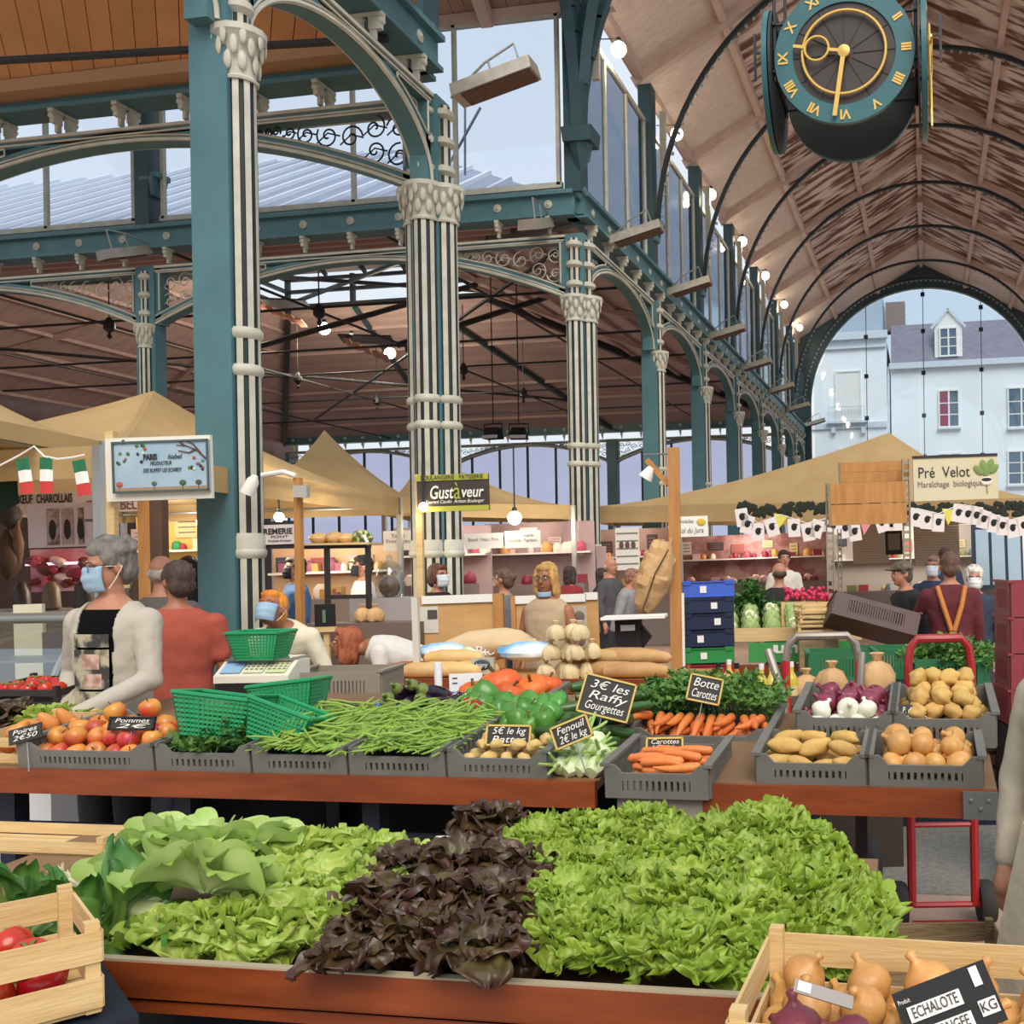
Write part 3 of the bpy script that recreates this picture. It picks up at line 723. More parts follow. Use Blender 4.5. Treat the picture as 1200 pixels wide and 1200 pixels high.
m = MB(); m.add([(x0, 0, zg+.2), (x0+16, 0, zg+.2), (x0+16, 1.4, zr), (x0, 1.4, zr), (x0+16, 8, zr+.4), (x0, 8, zr+.4), (x0, 8, zg), (x0+16, 8, zg)], [(0, 1, 2, 3), (3, 2, 4, 5), (0, 3, 5, 6), (1, 7, 4, 2), (6, 5, 4, 7)]); m.build('mansard_roof', SLATE, b, False)
def hwindow(parent, box, curtain=None, sill=True, shut=False, y=-.06):
    x0_, x1_, z0_, z1_ = box; f = MB(); w_ = .09
    for (a, c) in (((x0_-w_, y-.05, z0_-w_), (x0_, y+.08, z1_+w_)), ((x1_, y-.05, z0_-w_), (x1_+w_, y+.08, z1_+w_)), ((x0_, y-.05, z1_), (x1_, y+.08, z1_+w_)), ((x0_, y-.05, z0_-w_), (x1_, y+.08, z0_))): f.span(a, c)
    if not shut:
        xm = (x0_+x1_)/2; f.span((xm-.05, y-.04, z0_), (xm+.05, y+.04, z1_))
        for q in (.33, .66): zz = z0_+(z1_-z0_)*q; f.span((x0_, y-.03, zz-.03), (x1_, y+.03, zz+.03))
    o = f.build('window', WHITE, parent, False)
    p = MB(); p.span((x0_, y, z0_), (x1_, y+.02, z1_)); p.build('pane', WHITE if shut else PANE, o, False)
    if curtain: p = MB(); p.span((x0_+.03, y-.015, z0_), (x0_+(x1_-x0_)*.45, y-.005, z1_)); p.build('curtain', curtain, o, False)
    if sill: p = MB(); p.span((x0_-.15, y-.2, z0_-.2), (x1_+.15, y+.05, z0_-.1)); p.build('window_sill', TRIM, o, False)
    return o
hwindow(b, onf(1101, 459, 1123, 499), mat('crimson_curtain', '8c2346', .8))
hwindow(b, onf(1182, 456, 1212, 499)); hwindow(b, onf(1182, 530, 1212, 566)); hwindow(b, onf(1101, 533, 1126, 566))
dm = onf(1095, 384, 1128, 417); m = MB()
m.prism([(dm[0], dm[2]), (dm[1], dm[2]), (dm[1], dm[3]), ((dm[0]+dm[1])/2, dm[3]+1.0), (dm[0], dm[3])], 1.6); m.xf(Matrix.Translation((0, .9, 0))); dmo = m.build('dormer', WHITE, b, False)
m = MB(); xm = (dm[0]+dm[1])/2
for s in (dm[0]-.2, dm[1]+.2): m.bar((xm, .8, dm[3]+1.1), (s, .8, dm[3]-.05), 1.9, .12, up=(0, 1, 0)) if 0 else m.bar((xm, .0, dm[3]+1.1), (s, .0, dm[3]-.05), .1, .14)
m.build('dormer_gable', TRIM, dmo, False)
hwindow(b, (dm[0]+.35, dm[1]-.35, dm[2]+.1, dm[3]-.1), y=.02, sill=False)
m = MB(); m.tube([fx(1041, 430)-Vector((0, FY+.1, 0)), fx(1042, 560)-Vector((0, FY+.1, 0))], .08, 8); m.build('downpipe', TRIM, b)
m = MB(); m.box((fx(1050).x, 2.5, zr+.7), (1.2, 1, 1.8)); m.build('chimney', mat('chimney_brick', '8e7a74', .8), b, False)
m = MB(); q = onf(1048, 366, 1060, 385)
b2 = thing('corner_house', 'taller white corner house with shuttered balcony window beyond the glazed arch', 'building', (0, FY-.6, 0))
xa, xb = fx(900).x, fx(1040).x; zt = fx(990, 400).z
m = MB(); m.span((xa, 0, 0), (xb, 8, zt)); m.build('wall', WALL, b2, False)
m = MB(); m.span((xa, -.4, zt-.1), (xb+.1, .0, zt+.35)); m.span((xa, -.2, zt-.6), (xb, 0, zt-.5)); m.build('cornice', TRIM, b2, False)
m = MB(); m.span((xa, .3, zt+.35), (xb-.2, 7, fx(1000, 345).z)); m.build('attic_storey', mat('blue_grey_zinc', 'a7b4c2', .6), b2, False)
hwindow(b2, onf(981, 439, 1009, 493), shut=True); hwindow(b2, onf(983, 529, 1011, 566))
q = onf(973, 480, 1014, 495); m = MB()
for i in range(12): x = q[0]+(q[1]-q[0])*i/11; m.box((x, -.35, (q[2]+q[3])/2), (.03, .03, q[3]-q[2]))
m.box(((q[0]+q[1])/2, -.35, q[3]), (q[1]-q[0], .05, .05)); m.box(((q[0]+q[1])/2, -.2, q[2]-.05), (q[1]-q[0]+.3, .45, .12))
m.build('balcony_rail', TRIM, b2, False)['kind'] = 'stuff'
q = onf(945, 499, 1040, 502); m = MB(); m.span((q[0], -.15, q[2]), (q[1], 0, q[3])); m.build('string_course', TRIM, b2, False)
for px in (978, 1013): m = MB(); p = fx(px, 506); m.box((p.x, -.12, p.z), (.25, .3, .35)); m.build('console', TRIM, b2, False)
# ============================================================ market stalls behind the tables
CANV = mat('beige_canvas', 'c6ab7c', .85, 'b89b6b', 2, .05, 30, transl=.25); UNDER = mat('brown_canvas', '7d5d44', .9, '6b4d38', 2)
def tent(corners, peak, label, vz=.22, frame=True):
    "canvas tent roof: four eave corners, swept up to a peak, with valance and tube frame"
    cs = [Vector(c) for c in corners]; pk = Vector(peak); base = sum(cs, Vector())/4; base.z = 0
    t = thing('market_tent', label, 'tent', base); q = lambda v: Vector(v)-base
    m = MB()
    for k in range(4):
        a, b = cs[k], cs[(k+1) % 4]
        def fn(u, v, a=a, b=b):
            e = a.lerp(b, u); p = e.lerp(pk, v); p.z = e.z+(pk.z-e.z)*v**1.55; return q(p)
        m.grid(fn, 10, 10)
    m.build('canopy', CANV, t, angle=30)
    for k in range(4):
        a, b = cs[k], cs[(k+1) % 4]; m = MB()
        m.grid(lambda u, v, a=a, b=b: q(a.lerp(b, u))-Vector((0, 0, vz*v)), 8, 1); m.build('valance', CANV, t)
    m = MB()
    for k in range(4): m.tube([q(cs[k].lerp(base, .04))*Vector((1, 1, 1)).x+Vector((0, 0, cs[k].z*.04-.12)), q(cs[(k+1) % 4].lerp(base, .04))+Vector((0, 0, cs[(k+1) % 4].z*.04-.12))], .02, 6); m.tube([q(Vector((cs[k].lerp(pk, v).x, cs[k].lerp(pk, v).y, cs[k].z+(pk.z-cs[k].z)*v**1.55)))-Vector((0, 0, .06)) for v in (0, .2, .4, .6, .8, .95)], .025, 6)
    m.build('roof_frame', STEEL, t)
    if frame:
        for k in range(4): m = MB(); c = q(cs[k]); m.box((c.x, c.y, c.z/2), (.06, .06, c.z)); m.build('tent_pole', STEEL, t, False)
    return t
def rect(p1, p2, depth_dir, depth):
    d = Vector(depth_dir)*depth; return [p1, p2, p2+d, p1+d]
p1, p2 = at(116, 522, Z=2.5), at(468, 583, Z=2.5)
tent(rect(p1, p2, (-1, .05, 0), 4.2), at(180, 458, X=-7.9), 'beige canvas tent rising behind the painted blue sign')
p1, p2 = at(-260, 440, Z=2.7), at(119, 517, Z=2.62)
tent(rect(p1, p2, (-.9, .5, 0), 3.4), at(-90, 420, X=-6.9), 'beige tent over the stall hung with Italian flags', .12)
tent([at(285, 578, D=14), at(492, 583, D=14), at(500, 590, D=18.5), at(320, 590, D=18.5)], at(380, 504, D=16), 'pointed beige tent behind the cheese cabinet')
tent([at(450, 588, D=16), at(672, 592, D=16), at(660, 600, D=21), at(480, 598, D=21)], at(498, 528, D=18), 'low beige tent behind the bakery sign')
tent([at(690, 594, D=19), at(1225, 583, D=15), at(1230, 596, D=21), at(720, 602, D=25)], at(1042, 507, D=18), 'wide beige tent behind the vegetable grower sign', .3)

def panel(name, label, cat, box, D, m_, th=.03, rz=None, group=None, floor_=False, rotx=0):
    x0_, y0_, x1_, y1_ = box; p = at((x0_+x1_)/2, y1_, D=D); w_ = (x1_-x0_)*D/F_PX; h_ = (y1_-y0_)*D/F_PX
    t = thing(name, label, cat, p, 0, group, rot=(rotx, -ROLL, YAW if rz is None else rz))
    if m_: b = MB(); b.box((0, 0, h_/2), (w_, th, h_)); b.build('board', m_, t, False)
    t['w'] = w_; t['h'] = h_; return t
def on(t, fx_, fz, y=-.02): return ((fx_-.5)*t['w'], y, (1-fz)*t['h'])
def strip_(t, nm, fx0, fz0, fx1, fz1, m_, y=-.02, th=.006):
    w_, h_ = t['w'], t['h']; b = MB(); b.box((((fx0+fx1)/2-.5)*w_, y, (1-(fz0+fz1)/2)*h_), (abs(fx1-fx0)*w_, th, abs(fz1-fz0)*h_)); return b.build(nm, m_, t, False)
DARKT = mat('dark_lettering', '2a2a2c', .7); GRYT = mat('grey_lettering', '77706a', .7); CHALK = mat('chalk', 'e6e2d6', .8)

# --- painted blue producer sign on its white backing and wooden post
SD = 6.4
t = panel('painted_sign', 'blue hand-painted producer sign with trees and a branch, fixed to a wooden post', 'sign', (127, 512, 250, 586), SD, mat('white_sign_back', 'ddd8c8', .6), .03)
strip_(t, 'painted_panel', .09, .07, 1.0, .88, mat('sky_blue_painted', '8ea9bd', .6, 'a9bcc6', 5), -.03, .02)
b = MB(); w_, h_ = t['w'], t['h']
for (a0, b0, a1, b1) in ((.09, .07, 1, .1), (.09, .85, 1, .88), (.09, .07, .105, .88), (.985, .07, 1, .88)): b.box((((a0+a1)/2-.5)*w_, -.045, (1-(b0+b1)/2)*h_), ((a1-a0)*w_, .012, (b1-b0)*h_))
b.build('sign_frame', mat('sign_frame_green', '4a5a52', .6), t, False)
text('PARIS', .05, DARKT, t, on(t, .45, .33, -.045), width=.085, bold=.002); text('Isabel', .045, DARKT, t, on(t, .68, .33, -.045), shear=.3, width=.09)
text('PRODUCTEUR', .034, DARKT, t, on(t, .55, .43, -.045), shear=.2, width=.13); text('DES RUFFEY LES ECHIREY', .036, DARKT, t, on(t, .56, .54, -.045), shear=.2, width=.24)
for k in range(26):
    c_ = rnd.choice(['3f6a3c', '2c3b30', '9b4a44', '4d7f4a', 'c8cdb8']); m = MB()
    if k < 16: px, pz = rnd.uniform(.12, .42), rnd.uniform(.1, .5)*(.9 if k % 2 else .55)
    else: px, pz = rnd.uniform(.8, .95), rnd.uniform(.35, .55)
    m.ell((0, 0, 0), (.011, .003, .007+.006*rnd.random()), 6, 4); m.build('painted_leaf', mat('leaf_'+c_, c_, .7), t, loc=on(t, px, pz, -.043), rot=(0, rnd.uniform(0, 3), 0))
m = MB()
for P in ([(.98, .38), (.9, .25), (.8, .17), (.7, .15)], [(.88, .23), (.82, .28), (.72, .24)], [(.93, .29), (.86, .14), (.8, .1)], [(.78, .165), (.73, .1)]): m.tube([on(t, a, c, -.045) for a, c in P], [.006, .004, .003, .002][:len(P)], 5)
m.build('painted_branch', mat('branch_brown', '5a4030', .8), t)
for (px, c_, s) in ((.15, 'a85a4e', .022), (.48, '4a6b45', .017), (.75, '3c6040', .022), (.9, '53504a', .02)):
    m = MB(); m.ell((0, 0, .03), (s, .003, s*.8), 8, 6); m.box((0, 0, .005), (.004, .003, .04)); m.build('painted_tree', mat('tree_'+c_, c_, .8), t, loc=on(t, px, .82, -.043))
strip_(t, 'painted_meadow', .11, .8, .98, .86, mat('meadow', '8f8f6a', .8, 'a3746a', 30), -.041, .004)
m = MB(); p = at(123, 512, D=SD); m.box((p.x, p.y+.05, p.z/2+.02), (.05, .05, p.z+.04), YAW); o = m.build('sign_post', WOODP, None, False); tag(o, 'thin pale wooden post carrying the blue painted sign', 'post')
for (x_, nm) in ((172, 'brown'), (186, 'dark')):
    m = MB(); p = at(x_, 585, D=7.6); m.box((p.x, p.y, p.z/2), (.09, .09, p.z), YAW); o = m.build('stall_post', WOODM if nm == 'brown' else mat('dark_wood', '5c4330', .7, '49331f', 4), None, False); tag(o, nm+' wooden stall post behind the grey-haired man', 'post')

# --- bakery sign
t = panel('bakery_sign', 'chalkboard-brown bakery sign with yellow-green borders on a wooden post', 'sign', (490, 556, 574, 599), 8.3, mat('brown_board', '41362e', .6, '352b25', 3))
YG = mat('yellow_green', 'a9a93a', .6); strip_(t, 'border', 0, 0, 1, .16, YG); strip_(t, 'border', 0, .86, 1, 1, YG)
text('BOULANGERIE   PATISSERIE', .05, DARKT, t, on(t, .5, .08, -.03), width=.5); text('Gust', .15, CHALK, t, on(t, .34, .5, -.03), shear=.2, width=.19, bold=.002); text('à', .2, YG, t, on(t, .565, .47, -.03), width=.05); text('veur', .13, CHALK, t, on(t, .77, .5, -.03), shear=.2, width=.18, bold=.002)
text('Laurent Caudin  Artisan Boulanger', .04, CHALK, t, on(t, .53, .74, -.03), shear=.3, width=.47)
m = MB(); p = at(491, 556, D=8.35); m.box((p.x, p.y, p.z/2), (.05, .05, p.z), YAW); o = m.build('sign_post', WOODP, None, False); tag(o, 'pale wooden post carrying the bakery sign', 'post')

# --- vegetable grower sign, plank boards and perforated rack posts
RD = 10
t = panel('grower_sign', 'cream vegetable grower sign with a drawn turnip above the bunting', 'sign', (1071, 536, 1170, 586), RD, mat('cream_board', 'd6ccac', .7, 'cfc39e', 4))
text('Pré  Velot', .15, DARKT, t, on(t, .36, .35), width=.5); text('Maraîchage  biologique', .085, GRYT, t, on(t, .43, .62), width=.63)
m = MB(); m.ell(on(t, .86, .58, -.025), (.055, .006, .045), 10, 6); m.build('turnip_root', mat('turnip_white', 'e8e2d8', .7), t)
m = MB(); m.ell(on(t, .86, .55, -.028), (.05, .006, .02), 10, 6); m.tube([on(t, .86, .65, -.028), on(t, .865, .88, -.028)], .003, 4); m.build('turnip_crown', DARKT, t)
for (dx, dz, a) in ((-.09, .32, .8), (-.03, .22, .2), (.05, .2, -.4), (.09, .3, -.9), (0, .34, 0)):
    m = MB(); m.ell((0, 0, 0), (.035, .006, .06), 8, 6); m.build('turnip_leaf', mat('turnip_green', '7d9455', .8), t, loc=on(t, .86+dx, dz, -.025), rot=(0, -a, 0))
strip_(t, 'sign_rail', -.0, -.06, 1.0, 0, DARKT, 0, .05)
PERF = mat('galvanised_rack', 'a39a84', .5, '8a8270', 6, metal=.3)
for (px, y0_, y1_, nm) in ((974, 566, 790, 'left edge of the plank boards'), (1064, 538, 790, 'gap between plank boards and cream sign'), (985, 620, 770, 'back of the brown tilted crate')):
    D = RD+(.5 if px == 985 else 0); t = thing('rack_post', 'perforated steel rack post at the '+nm, 'post', (at(px, 700, D=D).x, at(px, 700, D=D).y, 0), YAW)
    H = at(px, y0_, D=D).z; m = MB(); wv = .075 if px != 985 else .04
    for s in (-1, 1): m.box((s*wv*.42, 0, H/2), (wv*.16, .05, H))
    k = 0
    while k*.075 < H: m.box((0, 0, k*.075), (wv*.75, .03, .03)); k += 1
    m.build('perforated_upright', PERF, t, False); m = MB(); m.box((0, 0, .01), (.16, .16, .02)); m.build('foot_plate', PERF, t, False)
for i, (bx) in enumerate(((983, 541, 1066, 565), (971, 565, 1063, 615))):
    t = panel('plank_board', ['narrow plank board behind the top of the rack', 'board of two wide planks fixed across the rack posts'][i], 'board', bx, RD-.05+.2*(1-i), None)
    n = 2
    for k in range(n): strip_(t, 'plank', 0, k/n+.01, 1, (k+1)/n-.01, WOODM, 0, .03)
    strip_(t, 'end_batten', 0, 0, .035, 1, mat('grey_batten', '8d7a5c', .7), -.02, .02)

# --- Jura sign, far list boards, ladder sign
t = panel('cheese_sign', 'small white sign with a yellow bird behind the wooden lamp post', 'sign', (792, 605, 830, 629), 11, WHITE)
text('Volailles', .05, GRYT, t, on(t, .35, .25), shear=.2, width=.14); text('Col du Jura', .08, GRYT, t, on(t, .45, .7), shear=.2, width=.28)
m = MB(); m.tube([(-.12, .01, 0), (-.12, .02, -1.9)], .012, 6); m.build('sign_pole', STEEL, t)
m = MB(); m.ell(on(t, .8, .3, -.02), (.05, .006, .04), 8, 6); m.build('bird_emblem', mat('bird_yellow', 'd4b23a', .7), t)
POST = MB(); p = at(789, 525, D=8.0); POST.box((p.x, p.y, p.z/2), (.09, .09, p.z), YAW); o = POST.build('lamp_post', WOODM, None, False); tag(o, 'tall square pine post with a diagonal arm beside the hung brown paper bag', 'post')
t = thing('post_lamp', 'clip lamp on a diagonal wooden arm of the tall pine post', 'lamp', at(783, 550, D=8.0))
m = MB(); m.bar((0, 0, -.12), (-.17, 0, .08), .04, .04); m.build('arm', WOODM, t, False); m = MB(); m.tube([(-.2, 0, .12), (.02, 0, .12)], .008, 5); m.build('rail', STEEL, t)
m = MB(); m.lathe([(.03, 0), (.06, -.1), (.05, -.1), (.02, 0)], 12, (-.13, 0, .02), ax=Matrix.Rotation(.6, 3, 'Y')); m.build('lamp_shade', WHITE, t)
m = MB(); p = at(799, 695, D=8.0); m.box((p.x, p.y, p.z/2), (.035, .05, p.z), YAW); o = m.build('white_post', WHITE, None, False); tag(o, 'short white plastic upright against the pine post', 'post')

# --- butcher stall at the left
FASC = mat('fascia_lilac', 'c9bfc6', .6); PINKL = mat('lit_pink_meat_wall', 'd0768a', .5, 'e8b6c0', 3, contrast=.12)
t = panel('butcher_fascia', 'pale fascia board of the butcher stall lettered for Charolais beef', 'sign', (-20, 577, 165, 602), 11, FASC)
text('BŒUF  CHAROLLAIS', .13, DARKT, t, on(t, .4, .3), width=.6, bold=.003); text('CARA  BEL', .16, mat('plum_letters', '6a4a58', .6), t, on(t, .82, .7), width=.55)
t = panel('poster_board', 'white hanging board with three dark pictures at the butcher stall', 'board', (35, 590, 115, 641), 9, mat('poster_white', 'd6cfd6', .7))
for (a, c, cc_) in ((.28, .46, '6a564e'), (.5, .67, 'a88f90'), (.74, .82, '3a2c2c')):
    o = strip_(t, 'picture', a, .12, c, .95, mat('pic_'+cc_, cc_, .7, 'b9a8a0', 14, contrast=.1)); 
    m = MB(); m.ell(on(t, (a+c)/2, .6, -.028), (.03, .004, .09), 8, 8); m.build('pictured_figure', mat('figure_dark', '33292a', .8), o if 0 else t)
text('menu', .05, DARKT, t, on(t, .9, .4), width=.07)
t = panel('meat_display', 'brightly lit pink meat display with hanging cuts at the butcher stall', 'display', (48, 643, 128, 692), 11, PINKL, .3)
for k in range(16):
    m = MB(); m.ell((0, 0, 0), (.05+.08*rnd.random(), .06, .03+.04*rnd.random()), 8, 6, wob=.4, seed=k); c_ = rnd.choice(['e9c2c6', 'c25468', '8d2b40', 'f2d9d6', '6a2c2c'])
    m.build('meat_cut', mat('meat_'+c_, c_, .4), t, loc=on(t, rnd.uniform(.05, .95), rnd.uniform(.25, .95), -.2), rot=(0, rnd.uniform(-.5, .5), 0))
strip_(t, 'glowing_shelf_lip', 0, .32, 1, .38, mat('pink_glow', 'f3c9d4', .4, emit=1.5), -.22, .02)  # lip made to glow, standing in for the pink display lighting
t = thing('meat_counter', 'grey steel butcher counter behind the grey-haired man', 'counter', at(40, 700, D=9.5)*1, YAW); t.location.z = 0
m = MB(); m.box((0, 0, .62), (2.6, .8, 1.24)); m.build('body', mat('grey_counter', '8d8a83', .5, '7d7a74', 5), t, False); m = MB(); m.box((0, 0, 1.26), (2.7, .9, .05)); m.build('worktop', STEEL, t, False)
for k in range(7):
    x_ = -1.1+.33*k; m = MB(); m.lathe([(.06, 0), (.08, .02), (.07, .12+.1*rnd.random()), (.04, .24), (.03, .26)], 10, (0, 0, 0)); c_ = rnd.choice(['d9d4cb', '3a2b26', '6d5a48']); o = m.build('counter_jar', mat('jar_'+c_, c_, .4)); o.location = t.matrix_basis @ Vector((x_, .05*rnd.uniform(-3, 3), 1.285)); tag(o, 'small pot standing on the butcher counter', 'pot', 'pots on the butcher counter')
for k, (px, py, w_, h_, c_) in enumerate(((12, 600, 26, 40, '2c2624'), (10, 650, 30, 60, '4a352a'), (22, 635, 12, 50, '6d4a34'))):
    t = panel('hanging_ham', 'dark ham hanging at the far edge of the butcher stall', 'ham', (px-w_/2, py-h_/2, px+w_/2, py+h_/2), 10, None, group='hanging hams')
    m = MB(); m.lathe([(.02, .0), (t['w']*.4, t['h']*.2), (t['w']*.5, t['h']*.45), (t['w']*.2, t['h']*.85), (.02, t['h'])], 10); m.build('ham', mat('ham_'+c_, c_, .6), t); m = MB(); m.tube([(0, 0, t['h']), (0, 0, t['h']+.25)], .006, 5); m.build('hook', STEEL, t)
t = thing('glass_cabinet', 'curved glass chilled cabinet in front of the butcher counter', 'cabinet', (at(-5, 800, D=5.4).x, at(-5, 800, D=5.4).y, 0), YAW)
m = MB(); m.box((0, .1, .45), (.9, .7, .9)); m.box((0, .1, .93), (.95, .75, .06)); m.build('body', mat('cabinet_white', 'c9cbcb', .4), t, False)
m = MB(); m.grid(lambda u, v: (.42, -.22+.62*(1-math.cos(v*PI/2)), .96+.42*math.sin(v*PI/2)) if u == 0 else (-.42, -.22+.62*(1-math.cos(v*PI/2)), .96+.42*math.sin(v*PI/2)), 1, 12); m.build('curved_glass', glass('cabinet_glass', (225, 235, 235), .25, .05), t)
m = MB(); prof = [(-.22+.62*(1-math.cos(v*PI/20)), .96+.42*math.sin(v*PI/20)) for v in range(11)]
for s in (-.43, .43): m.tube([(s, y_, z_) for y_, z_ in prof], .018, 6)
m.tube([(-.43, .4, 1.38), (.43, .4, 1.38)], .03, 6); m.build('glass_rim', STEEL, t)
for k in range(5): m = MB(); m.ell((-.2+.13*k, .15, 1.0), (.07, .08, .04), 8, 6, wob=.3, seed=k); m.build('cabinet_food', mat('cab_food', 'a5765c', .5, 'd8c8b0', 8), t)
m = MB(); m.box((0, .15, 1.17), (.8, .3, .015)); m.build('glass_shelf', STEEL, t, False)
t = panel('grey_partition', 'dark grey panel beside the curved glass cabinet', 'panel', (53, 740, 105, 800), 6.3, mat('slate_panel', '55585c', .6)); 
t = panel('cream_partition', 'cream panel standing behind the curved glass cabinet', 'panel', (20, 708, 54, 795), 6.5, mat('cream_panel', 'cfc7ae', .6))
# flags
FG, FR_ = mat('flag_green', '1f6b45', .8), mat('flag_red', 'c23a36', .8)
line = [at(x, y, D=6.0) for x, y in ((-5, 548), (22, 534), (40, 523), (52, 535), (68, 538), (85, 536), (99, 533))]
m = MB(); m.tube(line, .006, 5); o = m.build('flag_string', WHITE); tag(o, 'white cord carrying three Italian flags under the tent edge', 'string')
for i, (px, py) in enumerate(((26, 537), (54, 536), (92, 539))):
    t = thing('italian_flag', 'small Italian flag on the white cord, '+['beside the dark green awning', 'the middle one of three', 'closest to the thin pale post'][i], 'flag', at(px, py, D=6.0), 0, 'Italian flags', rot=(0, [-.12, .03, -.15][i], YAW))
    for k, (mt, nm) in enumerate(((FG, 'green_band'), (WHITE, 'white_band'), (FR_, 'red_band'))):
        m = MB(); m.grid(lambda u, v, k=k: ((u-.5)*.078, .006*math.sin(u*6+k), -.07*(k+v)), 4, 2); m.build(nm, mt, t)
m = MB(); p = at(-8, 545, D=7.8); m.add([p, at(20, 556, D=7.8), at(22, 590, D=7.7), at(-8, 605, D=7.7)], [(0, 1, 2, 3)]); o = m.build('green_awning', mat('dark_green_awning', '17362a', .8)); tag(o, 'dark green awning corner below the Italian flags', 'awning')

# --- cheese stall cabinet
CD = 9.0
t = thing('display_cabinet', 'dark framed display cabinet of the cheese stall with loaves on its top shelf', 'cabinet', (at(365, 750, D=CD).x, at(365, 750, D=CD).y, 0), YAW)
def cz(py): return at(365, py, D=CD).z
def cx_(px): return (px-365)*CD/F_PX
m = MB()
for px, y0_ in ((296, 612), (351, 610), (385, 640), (433, 640)): m.box((cx_(px), 0, cz(y0_)/2), (.04, .04, cz(y0_)))
for (a, c, y_) in ((296, 351, 613), (296, 351, 640), (351, 436, 641), (385, 436, 700), (296, 433, 745)): m.box((cx_((a+c)/2), 0, cz(y_)), ((c-a)*CD/F_PX, .05, .035))
m.build('frame', mat('dark_steel', '2b2422', .5), t, False)
m = MB(); m.box((cx_(395), .1, cz(638)), ((436-351)*CD/F_PX, .35, .02)); m.build('shelf', WOODP, t, False)
m = MB(); m.box((cx_(365), .1, .42), (1.05, .5, .84)); m.build('base', mat('cabinet_base', '4a3a30', .6), t, False)
BREADM = mat('bread_crust', 'b98a4e', .7, 'd9b57e', 6, .3, rv=.12)
p0 = at(365, 638, D=CD)
for k, (px, w_, hh) in enumerate(((375, .18, .09), (393, .16, .1), (408, .15, .09))):
    m = MB(); m.ell((0, 0, hh*.5), (w_*.5, .1, hh*.55), 12, 8, wob=.12, seed=k); o = m.build('round_loaf', BREADM); o.location = at(px, 637, D=CD+.1); tag(o, 'crusty loaf lying on the top shelf of the cheese cabinet', 'bread', 'loaves on the cabinet shelf')
t = thing('wrapped_bunch', 'striped cloth bunch at the end of the cabinet top shelf', 'bundle', at(425, 637, D=CD+.05), 0)
m = MB(); m.ell((0, 0, .05), (.09, .07, .07), 12, 8, wob=.3, seed=3); m.build('bundle', mat('striped_cloth', 'c9c27a', .8, '3d5a3a', 25, contrast=.06), t)
m = MB(); m.tube([(-.05, 0, .09), (.05, -.05, .06), (.1, -.08, -.01)], .015, 6); m.build('hanging_end', WHITE, t)
t = panel('cheese_stall_sign', 'white sign of the cheese stall in the dark cabinet frame', 'sign', (299, 615, 349, 638), CD-.03, mat('sign_pink_white', 'd9cdc8', .6))
text('CREMERIE', .07, DARKT, t, on(t, .5, .35), width=.3, bold=.002); text('PONT', .03, DARKT, t, on(t, .6, .62), width=.15); text('Produits fermiers', .03, DARKT, t, on(t, .6, .82), width=.2)
for (px, py, lb) in ((287, 618, 'round lit bulb above the sign of the cheese stall'), (327, 606, 'second lit bulb under the tent above the cheese sign'), (296, 604, 'small lit bulb under the tent by the wide column'), (603, 607, 'bright lit lamp hanging under the low tent'), (236, 612, 'lit lamp beside the wide column under the tent'), (496, 594, 'small lit bulb at the edge of the bakery sign')):
    globe(at(px, py, D=(10.5 if px not in (603, 496) else 15 if px == 603 else 8.25)), lb, .05 if px not in (603, 496) else .1 if px == 603 else .035, 30 if px != 496 else 3, None, hang=(0, 0, .35 if px != 603 else 1.1))
t = thing('goose_lamp', 'white double-headed clip lamp on a wooden arm under the tent', 'lamp', at(352, 720, D=8.6)); t.location.z = 0
zz = lambda py: at(352, py, D=8.6).z
m = MB(); m.box((0, 0, zz(560)/2), (.055, .055, zz(560))); m.build('wooden_upright', WOODM, t, False)
m = MB(); m.tube([(.0, -.03, zz(558)), (-.1, -.05, zz(553)), (-.3, -.05, zz(556))], .022, 8); m.build('arm', WHITE, t)
m = MB(); m.lathe([(.02, 0), (.05, -.05), (.06, -.17), (.045, -.17), (.02, -.02)], 12, (-.36, -.05, zz(556)), ax=Matrix.Rotation(.5, 3, 'Y')); m.build('lamp_head', WHITE, t)
m = MB(); m.box((.07, -.06, zz(577)), (.11, .1, .1), .3); m.build('lamp_box', mat('grey_lamp', 'aaa79f', .5), t, False)

